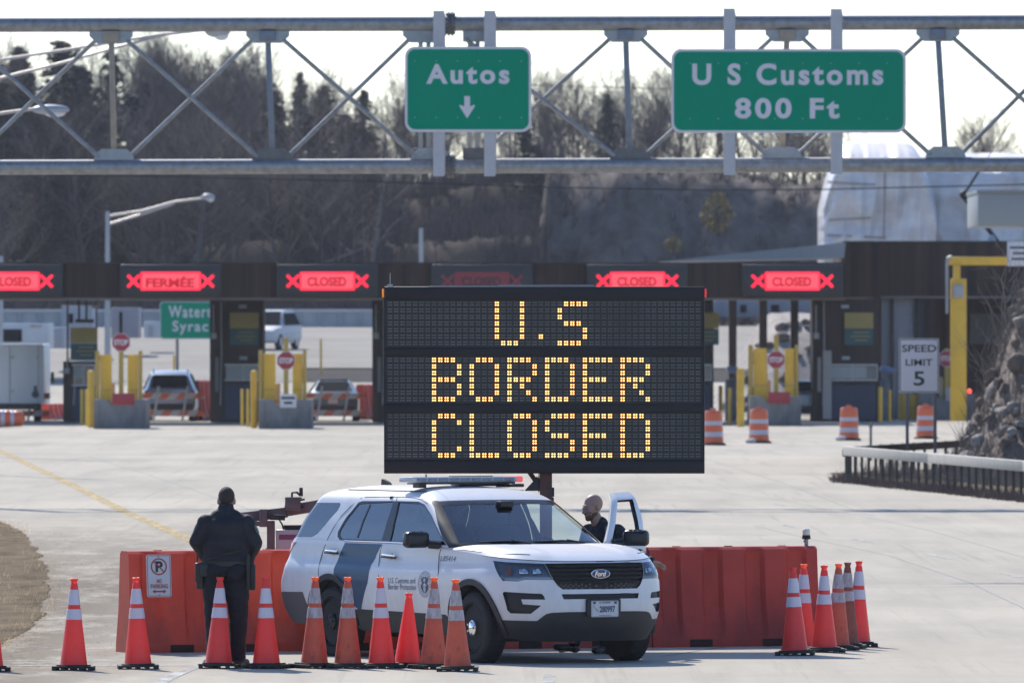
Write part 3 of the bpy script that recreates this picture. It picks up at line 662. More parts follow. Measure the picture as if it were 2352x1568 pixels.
for (ytop, items) in ((697.6, (("U", 17), ("S", 27))), (826.2, tuple(zip("BORDER", range(7, 43, 6)))), (954.9, tuple(zip("CLOSED", range(7, 43, 6))))):
    lit = set()
    for ch, c0 in items:
        for r in range(7):
            for c in range(5):
                if GLY[ch][r][c] == '1': lit.add((c0 + c, r))
    if len(items) == 2: lit.add((24, 5))
    p, q = vp(887, ytop + 6.6 * pr), vp(1613, ytop - .55 * pr)
    pm = MB(); pm.box(((p.x + q.x) / 2, .004, (p.z + q.z) / 2), (q.x - p.x, .02, q.z - p.z)); panel = pm.build('display_panel', M_vpanel, vm)
    on, rim, off = MB(), MB(), MB()
    for c in range(50):
        for r in range(7):
            for (ex, ey) in ((-.185, -.19), (.185, -.19), (-.185, .19), (.185, .19)):
                v = vp(895.8 + (c + ex) * pc, ytop + (r + ey) * pr)
                if (c, r) in lit:
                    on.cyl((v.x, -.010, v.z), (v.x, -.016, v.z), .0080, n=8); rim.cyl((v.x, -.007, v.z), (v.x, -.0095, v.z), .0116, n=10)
                else: off.bm.faces.new([off.bm.verts.new((v.x + dx, -.0075, v.z + dz)) for dx, dz in ((-.0105, -.0036), (.0105, -.0036), (.0105, .0036), (-.0105, .0036))])
    on.build('message_text', M_led, panel); rim.build('led_halos', M_ledhalo, panel); off.build('unlit_leds', M_ledoff, panel, smooth=None)
mb = MB(); mb.box((cx + .02, .10, cz + H / 2 + .010), (Wd * .30, .16, .018)); mb.box((cx - Wd * .21, .05, cz + H / 2 + .006), (Wd * .30, .10, .012)); mb.build('solar_panel', mat("blue solar glass", (.10, .14, .22), .2, spec=.8), vm)
v = vp(896, 657); mb = MB(); mb.cyl((v.x, .06, v.z), (v.x, .06, v.z + .02), .03, n=12); mb.tube([(v.x, .06, v.z + .02), (v.x, .06, v.z + .14)], .004, 6); mb.build('antenna', M_alu, vm)
v = vp(880, 673); mb = MB(); mb.box((v.x, .03, v.z), (.022, .05, .09), bev=.004); mb.build('side_marker', M_amber, vm)
v = vp(1620.5, 673); mb = MB(); mb.box((v.x, .03, v.z), (.020, .05, .09), bev=.004); mb.build('side_marker', M_redref, vm)
# mast, brace, control box, trailer frame, wheels, tongue
zb = a.z
mb = MB(); v = vp(1254, 1087); mb.box((v.x, .16, (zb + .45) / 2 + .2), (.132, .132, zb - .25), bev=.008); mb.build('mast', M_rust, vm)
mb = MB(); p, q = vp(1213, 1080), vp(1244, 1124); mb.bar((p.x, .16, p.z), (q.x, .16, q.z), .03, .05); mb.build('mast_brace', M_rust, vm)
mb = MB(); p = vp(1238, 1087); mb.tube([(p.x, .10, p.z), (p.x, .09, p.z - .12), (p.x - .002, .12, p.z - .2)], .006, 6); mb.build('cable', M_rub, vm)
mb = MB()
mb.prism([(0, 0), (-.165, 0), (-.06, .115), (-.035, .155), (0, .13)], .12, Matrix.Translation((vp(1240, 1087).x, .22, vp(1240, 1127).z)) @ XZ)
p = vp(1270, 1130); mb.box((p.x, .16, p.z), (.03, .09, .10), bev=.008); mb.box((p.x - .004, .16, p.z - .10), (.03, .09, .09), bev=.008); mb.build('winch_housing', mat("navy black housing", (.022, .024, .035), .6), vm)
mb = MB(); mb.box((-1.0, .35, .56), (3.9, .10, .12), bev=.008); mb.box((-1.0, 1.35, .56), (3.9, .10, .12), bev=.008)
for x in (-2.9, -1.6, 0, .9): mb.box((x, .85, .555), (.10, .90, .11), bev=.006)
mb.build('trailer_frame', M_rust, vm)
for yy in (.12, 1.58):
    wl = MB(); wl.lathe([(.19, -.085), (.30, -.095), (.33, -.06), (.335, 0), (.33, .06), (.30, .095), (.19, .085)], 28, Matrix.Translation((.35, yy, .335)) @ Matrix.Rotation(R(90), 4, 'X')); wl.build('wheel', M_rub, vm)
mb = MB()
def vb(p, q, w_, h, dy=.05): mb.bar(vp(*p, dy), vp(*q, dy), h, w_, .006, up=(0, 1, 0))
vb((540, 1190), (660, 1176), .05, .11); vb((655, 1173), (735, 1160), .05, .12); mb.build('tongue_beam', M_oldsteel, vm)
mb = MB(); mb.box(vp(672.5, 1157, .02), (.165, .13, .15), bev=.01); mb.box(vp(678, 1143, .02), (.14, .10, .018)); mb.cyl(vp(668, 1152, -.045), vp(668, 1152, -.065), .018, n=10); mb.cyl(vp(683, 1153, -.045), vp(683, 1153, -.065), .018, n=10)
mb.build('winch_box', M_oldsteel, vm)
mb = MB(); mb.tube([vp(670, 1145), vp(671, 1131), vp(682, 1130), vp(690, 1138)], .012, 8); mb.cyl(vp(691.5, 1139), vp(691.5, 1119.5), .021, .019, 10); mb.bar(vp(690, 1148), vp(700, 1146), .02, .02); mb.bar(vp(690, 1164), vp(698, 1163), .02, .02); mb.build('crank_handle', M_rub, vm)
mb = MB(); mb.box(vp(605, 1189, -.02), (.088, .10, .19), bev=.01); mb.box(vp(598, 1202, 0), (.23, .09, .05), bev=.006); mb.cyl(vp(607, 1188, -.07), vp(607, 1188, -.085), .022, n=12); mb.build('tongue_bracket', M_oldsteel, vm)
mb = MB(); mb.box(vp(622, 1232, .05), (.085, .085, .34), bev=.008); mb.box(vp(621, 1290, .05), (.10, .10, .3)); mb.box((vp(621, 1290).x, .05, .30), (.07, .07, .60)); mb.cyl(vp(621, 1207, -.0), vp(621, 1207, -.02), .036, n=16); mb.cyl(vp(621, 1207, -.02), vp(621, 1207, -.03), .018, n=12); mb.box((vp(621, 1290).x, .05, .012), (.25, .25, .024)); mb.build('jack_post', M_oldsteel, vm)
mb = MB(); mb.tube([vp(630, 1187, -.05), vp(655, 1188, -.05)], .03, 10); mb.tube([vp(618, 1185, -.06), vp(626, 1180, -.06), vp(634, 1184, -.06), vp(630, 1192, -.06), vp(622, 1192, -.06), vp(618, 1185, -.06)], .008, 6); mb.tube([vp(640, 1190, -.05), vp(648, 1203, -.04), vp(651, 1215, 0)], .009, 6); mb.build('hose', M_rub, vm)
M_greybox = mat("faded grey metal box", (.36, .365, .38), .5, .1, var=.15, vscale=6)
mb = MB(); mb.box(vp(670, 1258, .20), (.34, .35, .39), bev=.012); bx = mb.build('battery_box', M_greybox, vm)
mb = MB(); mb.box(vp(672, 1211, .20), (.20, .25, .05), bev=.006); mb.build('lid', M_rub, bx)
mb = MB(); mb.box(vp(660, 1233, .022), (.18, .004, .055)); mb.build('sticker', mat("maroon sticker", (.13, .028, .085), .5), bx)
# ================================================================== WATER FILLED BARRIERS
M_wb1 = mat("orange red plastic", (.72, .088, .045), .42, var=.22, vscale=2.5, col2=(.60, .065, .036), spec=.25, detail=8); add_translucent(M_wb1, .10, (.9, .10, .04))
M_wb2 = mat("dull red plastic", (.56, .080, .055), .5, var=.28, vscale=2.0, col2=(.40, .055, .042), spec=.2, detail=8); add_translucent(M_wb2, .06, (.8, .10, .05))  # duller, darker red for the other two barriers
foot_dirt(M_wb1, 1.1, .0, (.13, .055, .042), 3.2, .55, .52, .76); foot_dirt(M_wb2, 1.1, .0, (.11, .045, .04), 3.0, .55, .50, .76)
M_hole = mat("dark recess", (.03, .008, .006), .8)
def barrier_mesh(L, m):
    mb = MB(); nu, zs = 96, [0, .05, .10, .105, .20, .30, .40, .46, .50, .60, .75, .90, 1.0, 1.04, 1.062, 1.07]
    def half(z):
        if z < .10: return .27 - .01 * z
        if z < .46: return .265 - (z - .10) * .22
        if z < 1.04: return .186 - (z - .46) * .085
        return .137 - (z - 1.04) * 1.6
    def flute(u, z):
        p = (u * 4.0 + .5) % 1.0; t = min(smooth01((p - .16) / .10), smooth01((.84 - p) / .10))
        e = min(1, u * 28, (1 - u) * 28)
        return -.055 * (1 - t) * smooth01((z - .10) / .14) * smooth01((1.075 - z) / .12) * smooth01(e)
    rows = []
    for side in (-1, 1):
        rows.append([[mb.bm.verts.new((-L / 2 + L * i / nu, side * (half(z) + flute(i / nu, z)), z)) for i in range(nu + 1)] for z in zs])
    for sgn, row in zip((-1, 1), rows):
        for j in range(len(zs) - 1):
            for i in range(nu):
                q = (row[j][i], row[j][i + 1], row[j + 1][i + 1], row[j + 1][i]); mb.bm.faces.new(q if sgn < 0 else q[::-1])
    A, B = rows
    for i in range(nu):
        mb.bm.faces.new((A[-1][i], A[-1][i + 1], B[-1][i + 1], B[-1][i])); mb.bm.faces.new((A[0][i + 1], A[0][i], B[0][i], B[0][i + 1]))
    for i, s_ in ((0, 1), (nu, -1)):
        for j in range(len(zs) - 1):
            q = (A[j][i], A[j + 1][i], B[j + 1][i], B[j][i]); mb.bm.faces.new(q if s_ > 0 else q[::-1])
    return mb
b0 = Vector((-4.085, 119.4 + .27, 0)); b1 = Vector((3.236, 122.2 + .27, 0)); bd = (b1 - b0); bL = bd.length / 4; brz = math.atan2(bd.y, bd.x)
BAR = []
for k, lab in enumerate(("orange water-filled barrier carrying the no parking sign", "orange water-filled barrier hidden mostly behind the rear of the white patrol car", "red water-filled barrier seen under the middle of the white patrol car", "dull red water-filled barrier with an amber warning light on its top")):
    c = b0.lerp(b1, (k + .5) / 4); o = empty('water_barrier', c, brz, lab, 'barrier', 'water-filled barriers in a row across the road')
    m = M_wb1 if k < 2 else M_wb2
    barrier_mesh(bL - .012, m).build('body', m, o, smooth=40)
    for sx in (-.42, .42):
        mb = MB(); mb.box((sx, -.262, .045), (.26, .03, .082)); mb.build('lift_slot', M_hole, o)
    for sx in (-.6, 0, .62):
        mb = MB(); mb.cyl((sx, 0, 1.068), (sx, 0, 1.078), .045, n=16); mb.build('filler_cap', M_hole if sx == 0 else m, o)
    BAR.append(o)
# no parking sign on the first barrier
def bpt(px, py, d): return P(px, py, d)
M_nred = mat("red sign ink", (.36, .045, .035), .5); M_nblack = mat("black sign ink", (.03, .03, .035), .5); M_nwhite = mat("white sign face", (.58, .59, .61), .45, var=.08, vscale=4)
np_c = P(365, 1321.5, 119.23); s_ = F / 119.2; q = 1 / s_
no = empty('no_parking_sign', np_c, brz * .4, "white no parking sign with red arrow fixed to the orange barrier", 'sign'); W_, H_ = 59.5 * q, 97.5 * q
no.rotation_euler = (R(-4.5), 0, brz)
mb = MB(); mb.prism(rrect(W_, H_, .025, 6), .004, Matrix.Translation((0, .004, 0)) @ XZ); mb.build('panel', M_nwhite, no, smooth=30)
mb = MB(); stroke(mb, rrect(W_ - .022, H_ - .022, .018, 6), .006, Matrix.Translation((0, -.002, 0)) @ XZ, closed=True)
M2 = Matrix.Translation((0, -.005, 0)) @ XZ
zc = H_ * .215
stroke(mb, arc(0, zc, .082, .082, 0, 350, 35), .014, M2, closed=True); stroke(mb, [(-.058, zc + .058), (.058, zc - .058)], .013, Matrix.Translation((0, -.006, 0)) @ XZ)
add_text(mb, "NO", .1, Matrix.Translation((0, 0, -H_ * .125)) @ M2, capfit=.045, width=.055, bold=.002); add_text(mb, "PARKING", .1, Matrix.Translation((0, 0, -H_ * .245)) @ M2, capfit=.045, width=.190, bold=.002)
mb.face([M2 @ Vector((x, y - H_ * .37, 0)) for x, y in ((-.078, 0), (-.045, .022), (-.045, .008), (.045, .008), (.045, .022), (.078, 0), (.045, -.022), (.045, -.008), (-.045, -.008), (-.045, -.022))])
mb.build('red_legend', M_nred, no, smooth=None, fixn=False)
mb = MB(); add_text(mb, "P", .1, Matrix.Translation((.004, .002, zc)) @ M2, capfit=.115, width=.082, bold=.004); mb.build('letter', M_nblack, no, smooth=None, fixn=False)
mb = MB()
for z in (H_ * .455, -H_ * .455): mb.cyl((0, -.002, z), (0, -.008, z), .007, n=8)
mb.build('bolts', M_galv, no)
# amber warning light
wp = P(1852, 1255, 122.45); wp.z = 1.07
wl = empty('warning_light', wp, 0, "small amber and clear warning light on the red barrier end", 'warning light')
mb = MB(); mb.cyl((0, 0, 0), (0, 0, .075), .022, n=12); mb.cyl((-.03, 0, .05), (.0, 0, .05), .012, n=8); mb.build('stem', M_galv, wl)
mb = MB(); mb.lathe([(.03, .07), (.047, .075), (.047, .085), (.044, .10), (.044, .115)], 20); mb.build('base', M_rub, wl)
mb = MB(); mb.lathe([(.041, .085), (.043, .09), (.043, .118), (.041, .12)], 20); mb.build('amber_lens', mat("amber lens", (.85, .36, .02), .25), wl)
mb = MB(); mb.lathe([(.041, .12), (.042, .17), (.030, .182), (.01, .185)], 20); mb.build('clear_lens', mat("clear ribbed lens", (.62, .62, .58), .2), wl)
# ================================================================== TRAFFIC CONES
M_cone = mat("fluorescent red orange pvc", (.95, .075, .060), .38, var=.10, vscale=5, spec=.45, detail=8); add_translucent(M_cone, .30, (1.0, .13, .085))
M_cone2 = mat("brown weathered cone", (.34, .085, .050), .7, var=.6, vscale=6, col2=(.15, .05, .04), detail=9)
M_coneo = mat("faded dirty orange pvc", (.72, .125, .060), .6, var=.5, vscale=7, col2=(.48, .10, .062), detail=9); add_translucent(M_coneo, .16, (.8, .16, .05))
for m_, hi_, col_ in ((M_coneo, .34, (.10, .055, .045)), (M_cone, .13, (.45, .05, .045)), (M_cone2, .45, (.035, .028, .026))):      # black scuffs that thicken towards the foot
    t = m_.node_tree; b = t.nodes['Principled BSDF']; N = t.nodes.new; L = t.links.new; src_ = b.inputs['Base Color'].links[0].from_socket
    tc = N('ShaderNodeTexCoord'); mp = N('ShaderNodeMapping'); mp.inputs['Scale'].default_value = (1, 1, .45); L(tc.outputs['Object'], mp.inputs[0]); n_ = N('ShaderNodeTexNoise'); n_.inputs['Scale'].default_value = 15; n_.inputs['Detail'].default_value = 8; n_.inputs['Roughness'].default_value = .7; L(mp.outputs[0], n_.inputs['Vector'])
    sp = N('ShaderNodeSeparateXYZ'); L(tc.outputs['Object'], sp.inputs[0]); zr = N('ShaderNodeMapRange'); zr.inputs[1].default_value = .75; zr.inputs[2].default_value = .03; zr.inputs[3].default_value = -.06; zr.inputs[4].default_value = .10; L(sp.outputs[2], zr.inputs[0])
    ad = N('ShaderNodeMath'); L(n_.outputs['Fac'], ad.inputs[0]); L(zr.outputs[0], ad.inputs[1]); rg_ = N('ShaderNodeMapRange'); rg_.inputs[1].default_value = .60; rg_.inputs[2].default_value = .74; rg_.inputs[4].default_value = hi_ * 2; L(ad.outputs[0], rg_.inputs[0])
    mx = N('ShaderNodeMix'); mx.data_type = 'RGBA'; L(rg_.outputs[0], mx.inputs[0]); L(src_, mx.inputs[6]); mx.inputs[7].default_value = (*col_, 1); L(mx.outputs[2], b.inputs['Base Color'])
M_conet = mat("orange cone tip", (.90, .20, .07), .45); add_translucent(M_conet, .45, (1, .3, .08))  # tip more orange and more see-through than the cone body
M_band = mat("white reflective collar", (.62, .57, .64), .45, var=.08, vscale=20, spec=.5)
M_bandd = mat("scuffed reflective collar", (.56, .52, .56), .6, var=.75, vscale=22, col2=(.22, .19, .19), detail=9, stretch=(1, 1, .35))
M_base = mat("black rubber base", (.018, .021, .019), .75, var=.3, vscale=10)
def cone_proto(body, band, tip, H=.914, bands=True, name='traffic_cone'):
    o = empty(name)
    k = H / .914; r0, r1, zb = .138, .036, .042
    rr = lambda z: r1 + (r0 - r1) * (1 - (z - zb) / (H - .06 - zb)) if z < H - .06 else r1
    mb = MB(); mb.lathe([(r0 + .012, zb - .004), (r0, zb + .012)] + [(rr(z), z) for z in np.linspace(zb + .03, H - .062, 12)] + [(.031, H - .052), (.029, H - .036)], 36, cap=False); mb.build('body', body, o, smooth=50)
    mb = MB(); mb.lathe([(.029, H - .036), (.030, H - .030), (.037, H - .022), (.039, H - .002), (.034, H), (.025, H - .004), (.022, H - .03)], 28, cap=False); mb.build('tip', tip, o)
    if bands:
        for zt_, zl in ((H - .112, H - .262), (H - .306, H - .408)):
            mb = MB(); mb.lathe([(rr(zl), zl - .001), (rr(zl) + .0035, zl), (rr(zt_) + .0035, zt_), (rr(zt_), zt_ + .001)], 36, cap=False); mb.build('reflective_collar', band, o, smooth=50)
    w_ = .41 * min(1, k + .05)
    mb = MB(); ring = rrect(w_, w_, .05, 4); mb.prism(ring, .020, Matrix.Translation((0, 0, .022))); mb.prism(rrect(w_ * .8, w_ * .8, .06, 4), .014, Matrix.Translation((0, 0, .041)))
    for i in range(5):
        for j in range(5):
            if i in (0, 4) or j in (0, 4): mb.box(((i - 2) * w_ * .22, (j - 2) * w_ * .22, .011), (w_ * .10, w_ * .10, .022))
    mb.build('base', M_base, o, smooth=30)
    return o
protos = {}
rc = random.Random(3)
def place_cone(kind, x, y, label, rz, group="traffic cones set out across the road", tilt=None):
    tilt = tilt or (rc.uniform(-1.2, 1.2), rc.uniform(-1.5, 1.5))
    fn = {'new': (M_cone, M_band, M_cone), 'neworange': (M_cone, M_band, M_conet), 'dirty': (M_coneo, M_bandd, M_conet), 'brown': (M_cone2, M_bandd, M_cone2), 'small': (M_cone, M_band, M_cone)}
    if kind not in protos: o = protos[kind] = cone_proto(*fn[kind], H=.75 if kind == 'small' else .914, bands=kind != 'small')
    else: o = copy_tree(protos[kind])
    c = G(x, y - 2.0); o.location = (c.x, c.y, 0.004); o.rotation_euler = (R(tilt[0]), R(tilt[1]), R(rz)); tag(o, label, 'traffic cone', group)
for args in (
    ('new', -24, 1543, "bright cone cut off by the left edge of the picture", 5), ('new', 169, 1541, "bright red cone standing alone left of the orange barrier", -3),
    ('new', 317, 1538, "bright red cone in front of the no parking sign", 4), ('new', 502, 1536.5, "bright red cone standing against the legs of the officer in black", 2),
    ('new', 612, 1537, "bright red cone between the officer in black and the rear of the patrol car", -20), ('dirty', 722, 1536, "dirty faded orange cone in front of the rear wheel of the patrol car", 33),
    ('dirty', 799, 1536.5, "dirty faded orange cone in front of the blue door stripe", -6), ('neworange', 877, 1536.5, "clean red cone under the door lettering of the patrol car", 7),
    ('small', 936, 1535, "small plain red cone without white collars", 12), ('dirty', 995, 1538, "scuffed orange cone just behind the one at the front wheel of the patrol car", 28),
    ('dirty', 1051, 1543.5, "scuffed orange cone in front of the front wheel of the patrol car", -2),
    ('neworange', 1845, 1496, "bright cone half hidden behind the foremost cone beside the red barrier", 10), ('new', 1826, 1507, "foremost bright cone beside the red barrier with a sunlit patch low on it", -4),
    ('new', 1893, 1499.5, "bright red cone between the barrier and two dirty cones", 6), ('dirty', 1922, 1494.5, "dirty orange cone squeezed between a bright cone and a brown one", 12),
    ('brown', 1943, 1490.5, "dark brown weathered cone with black smears", -8), ('new', 1970, 1486.5, "bright red cone farthest from the barrier in the right hand group", 3)):
    place_cone(*args)
# ================================================================== PATROL CAR
TH = R(31.0); CX, CD = -0.306, 117.63
SN, CSN = math.sin(TH), math.cos(TH)
car = empty('patrol_car', (CX, CD, 0), math.atan2(-CSN, SN), "white and blue patrol car with a roof light bar and its driver door open", 'police car')
def to_world(p): return (CX + p[0] * SN + p[1] * CSN, CD - p[0] * CSN + p[1] * SN, p[2])
def to_pic(p):
    X, Y, Z = to_world(p); return 1176 + X / Y * F, YH - (Z - CAMZ) / Y * F
def table(pts, sm=.035):
    z = np.linspace(pts[0][0], pts[-1][0], 240); v = np.interp(z, [p[0] for p in pts], [p[1] for p in pts]); k = max(1, int(sm / (z[1] - z[0])))
    if k > 1:
        g = np.exp(-.5 * (np.arange(-2 * k, 2 * k + 1) / k) ** 2); g /= g.sum()
        e = np.concatenate([2 * v[0] - v[1:2 * k + 1][::-1], v, 2 * v[-1] - v[-2 * k - 1:-1][::-1]]); v = np.convolve(e, g, 'valid')
    return lambda q: float(np.interp(q, z, v))
LSIDE = 4.0
class Surf:
    def __init__(s, W, XF, xs, XR, xr, p=3.0, q=2.2, pr=3.0, qr=2.3): s.W, s.XF, s.xs, s.XR, s.xr, s.p, s.q, s.pr, s.qr = W, XF, xs, XR, xr, p, q, pr, qr; s.U1 = math.pi / 2; s.U2 = s.U1 + LSIDE; s.UM = s.U2 + math.pi / 2
    def __call__(s, u, z):
        sg = -1.0 if u >= 0 else 1.0; a = abs(u); W = s.W(z)
        if a <= s.U1:
            y = W * math.sin(a) ** (2 / s.p); x = s.xs(z) + (s.XF(z) - s.xs(z)) * max(0.0, math.cos(a)) ** (2 / s.q)
        elif a <= s.U2: x = s.xs(z) + (s.xr(z) - s.xs(z)) * (a - s.U1) / LSIDE; y = W
        else:
            f = min(math.pi / 2, a - s.U2); y = W * max(0.0, math.cos(f)) ** (2 / s.pr); x = s.xr(z) + (s.XR(z) - s.xr(z)) * math.sin(f) ** (2 / s.qr)
        return Vector((x, sg * y, z))
    def n(s, u, z, e=2e-3):
        if abs(u) < .02: u = .02 if u >= 0 else -.02
        if abs(u) > s.UM - .02: u = math.copysign(s.UM - .02, u)
        a = s(u + e, z) - s(u - e, z); b = s(u, z + e) - s(u, z - e); v = b.cross(a)
        if v.length < 1e-12: return Vector((1, 0, 0))
        v.normalize(); c = s(u, z) - Vector((-.3, 0, z))
        return v if v.dot(c) > 0 else -v
    def ux(s, x, z, side=1):
        xs, xr = s.xs(z), s.xr(z)
        if x > xs: return side * math.acos(min(1, max(0, (x - xs) / (s.XF(z) - xs))) ** (s.q / 2))
        if x >= xr: return side * (s.U1 + LSIDE * (x - xs) / (xr - xs))
        return side * (s.U2 + math.asin(min(1, max(0, (x - xr) / (s.XR(z) - xr))) ** (s.qr / 2)))
    def uy(s, y, z, side=1): return side * math.asin(min(1, (abs(y) / s.W(z))) ** (s.p / 2))
    def inv(s, xd, yd, zr):
        best = None
        for i in range(0, 140):
            u = .002 + (s.UM - .01) * i / 139
            for j in range(24):
                z = zr[0] + (zr[1] - zr[0]) * j / 23; q = to_pic(s(u, z)); d = (q[0] - xd) ** 2 + (q[1] - yd) ** 2
                nn = s.n(u, z)
                if nn.x * CSN - nn.y * SN < -.05: continue
                if best is None or d < best[0]: best = (d, u, z)
        _, u, z = best
        for k in range(12):
            q = to_pic(s(u, z)); e = 1e-3; qu = to_pic(s(u + e, z)); qz = to_pic(s(u, z + e))
            J = np.array([[(qu[0] - q[0]) / e, (qz[0] - q[0]) / e], [(qu[1] - q[1]) / e, (qz[1] - q[1]) / e]]); r = np.array([xd - q[0], yd - q[1]])
            try: dlt = np.linalg.solve(J + np.eye(2) * 1e-3, r)
            except Exception: break
            u += float(np.clip(dlt[0], -.08, .08)); z += float(np.clip(dlt[1], -.04, .04)); u = min(max(u, .002), s.UM - .004); z = min(max(z, zr[0] - .02), zr[1] + .02)
        return u, z
XFl = table([(.18, 2.20), (.28, 2.27), (.40, 2.345), (.52, 2.375), (.64, 2.38), (.76, 2.355), (.9, 2.335), (1.0, 2.30), (1.05, 2.26), (1.12, 2.16), (1.25, 2.0)])
XRl = table([(.18, -2.45), (.30, -2.50), (.42, -2.60), (.55, -2.67), (.75, -2.68), (.85, -2.63), (1.0, -2.60), (1.25, -2.53)])
LOW = Surf(table([(.18, .87), (.28, .905), (.40, .945), (.52, .972), (.66, .992), (.80, .998), (.90, .992), (.965, .968), (1.0, .947), (1.08, .932), (1.15, .928), (1.25, .90)], .02), XFl, lambda z: XFl(z) - .74, XRl, lambda z: XRl(z) + .30, 3.2, 2.2, 3.4, 2.6)
XFu = table([(1.12, 1.24), (1.20, 1.12), (1.40, .775), (1.63, .365), (1.68, .24), (1.72, .10)], .012)
XRu = table([(1.12, -2.56), (1.20, -2.53), (1.45, -2.40), (1.62, -2.27), (1.66, -2.25), (1.72, -2.15)], .012)
xsu = table([(1.12, .88), (1.20, .80), (1.63, .10), (1.72, -.10)], .012)
UPP = Surf(table([(1.12, .915), (1.20, .905), (1.40, .848), (1.60, .765), (1.64, .742), (1.68, .700), (1.72, .63)], .014), XFu, xsu, XRu, lambda z: XRu(z) + .26, 3.0, 2.2, 3.2, 2.4)
def subdiv_poly(polys, du, dz):
    allp = [p for q in polys for p in q]; tr = geometry.tessellate_polygon([[Vector((p[0], p[1], 0)) for p in q] for q in polys])
    bm = bmesh.new(); vs_ = [bm.verts.new((p[0], p[1], 0)) for p in allp]
    for t in tr:
        try: bm.faces.new([vs_[i] for i in t])
        except ValueError: pass
    bmesh.ops.remove_doubles(bm, verts=bm.verts, dist=1e-6)
    us = [p[0] for p in allp]; zs = [p[1] for p in allp]
    for ax, lo, hi, st in ((0, min(us), max(us), du), (1, min(zs), max(zs), dz)):
        k = math.ceil(lo / st) * st + 1e-4
        while k < hi:
            co = (k, 0, 0) if ax == 0 else (0, k, 0); no_ = (1, 0, 0) if ax == 0 else (0, 1, 0)
            bmesh.ops.bisect_plane(bm, geom=bm.verts[:] + bm.edges[:] + bm.faces[:], dist=1e-6, plane_co=co, plane_no=no_); k += st
    bm.verts.index_update(); P2 = [(v.co.x, v.co.y) for v in bm.verts]; Fc = [[v.index for v in f.verts] for f in bm.faces]; bm.free()
    return P2, Fc
class PM:
    "collects surface panels with exact surface normals"
    def __init__(s): s.V, s.Fc, s.N = [], [], []
    def panel(s, S, polys, off=0.0, du=.09, dz=.045, flip=False):
        P2, Fc = subdiv_poly(polys, du, dz); b = len(s.V); ns = []
        for u, z in P2:
            n = S.n(u, z); s.V.append(S(u, z) + n * off); ns.append(-n if flip else n)
        for f in Fc:
            idx = [b + i for i in f]; a = (s.V[idx[1]] - s.V[idx[0]]).cross(s.V[idx[2]] - s.V[idx[0]])
            nm = ns[f[0]] + ns[f[1]] + ns[f[2]]
            if a.dot(nm) < 0: idx = idx[::-1]; f = f[::-1]
            s.Fc.append(idx); s.N.append([ns[i] for i in f])
    def walls(s, S, loop, o0, o1, step=.06):
        q = []
        for i, p in enumerate(loop):
            r = loop[(i + 1) % len(loop)]; n = max(1, int(math.hypot(r[0] - p[0], r[1] - p[1]) / step))
            q += [(p[0] + (r[0] - p[0]) * k / n, p[1] + (r[1] - p[1]) * k / n) for k in range(n)]
        m = len(q); b = len(s.V)
        for u, z in q:
            n = S.n(u, z); c = S(u, z); s.V.append(c + n * o0); s.V.append(c + n * o1)
        for i in range(m):
            j = (i + 1) % m; s.Fc.append([b + 2 * i, b + 2 * j, b + 2 * j + 1, b + 2 * i + 1]); s.N.append([Vector((0, 0, 0))] * 4)
    def grid(s, rows):
        b = len(s.V); n = len(rows[0])
        for r in rows: s.V += [Vector(p) for p in r]
        for j in range(len(rows) - 1):
            for i in range(n - 1): s.Fc.append([b + j * n + i, b + j * n + i + 1, b + (j + 1) * n + i + 1, b + (j + 1) * n + i]); s.N.append([Vector((0, 0, 0))] * 4)
    def build(s, name, m, parent):
        me = bpy.data.meshes.new(name); me.from_pydata([tuple(v) for v in s.V], [], s.Fc); me.materials.append(m)
        me.polygons.foreach_set('use_smooth', [True] * len(me.polygons))
        me.normals_split_custom_set([tuple(n) for f in s.N for n in f])
        return link_mesh(name, me, parent)
def mirror(pl): return [(-u, z) for u, z in pl][::-1]
def tr_(S, zr, f, pts): return [S.inv(*f(*p), zr) for p in pts]
def zoomf(x0, y0, k): return lambda x, y: ((x0 + x / k) / 1.08844, (y0 + y / k) / 1.08844)
ZF = zoomf(1230, 1370, 5.6); ZS = zoomf(640, 1160, 2.866); ZR_ = zoomf(680, 1200, 7.84); ZD = zoomf(940, 1330, 7.84)
M_paint = mat("white car paint", (.66, .67, .69), .36, spec=.4, coat=.12, var=.05, vscale=4)
foot_dirt(M_paint, 1.0, .35, (.34, .32, .30), 3.0, .42, .46, .80)
M_blue = mat("dark blue car stripe", (.012, .052, .115), .40, coat=.1, spec=.35)
M_clad = mat("grey black moulded plastic", (.030, .031, .034), .6, var=.25, vscale=6, spec=.4)
M_gloss = mat("gloss black trim", (.010, .011, .014), .28, spec=.4)
M_chrome = mat("chrome", (.75, .76, .78), .12, 1.0)
M_silver = mat("dull silver plastic", (.42, .43, .45), .4, .3)
M_tyre = mat("tyre rubber", (.020, .020, .022), .82, var=.25, vscale=10, bump=.3, bscale=60)
M_rim = mat("black steel wheel", (.020, .021, .024), .45, .3)
M_dark = mat("dark car interior", (.018, .018, .020), .8)
M_seat = mat("black seat cloth", (.022, .022, .025), .85, var=.2, vscale=8)
G_wind = thin_glass("windscreen glass", (.66, .80, .74), .11, .015)
G_side = thin_glass("tinted side glass", (.20, .24, .26), .12, .02)
G_priv = thin_glass("dark privacy glass", (.07, .09, .10), .14, .02)
G_lamp = thin_glass("lamp cover", (.90, .93, .95), .04, .02)
M_inkblue = mat("navy decal", (.035, .05, .12), .4); M_inkgrey = mat("blue grey decal", (.085, .105, .175), .45)
def zt(x):
    return float(np.interp(x, [-2.7, -2.3, -1.0, 0, .5, .95, 1.3, 1.7, 2.0, 2.2, 2.4], [1.215, 1.21, 1.195, 1.185, 1.18, 1.15, 1.125, 1.09, 1.065, 1.045, 1.035]))
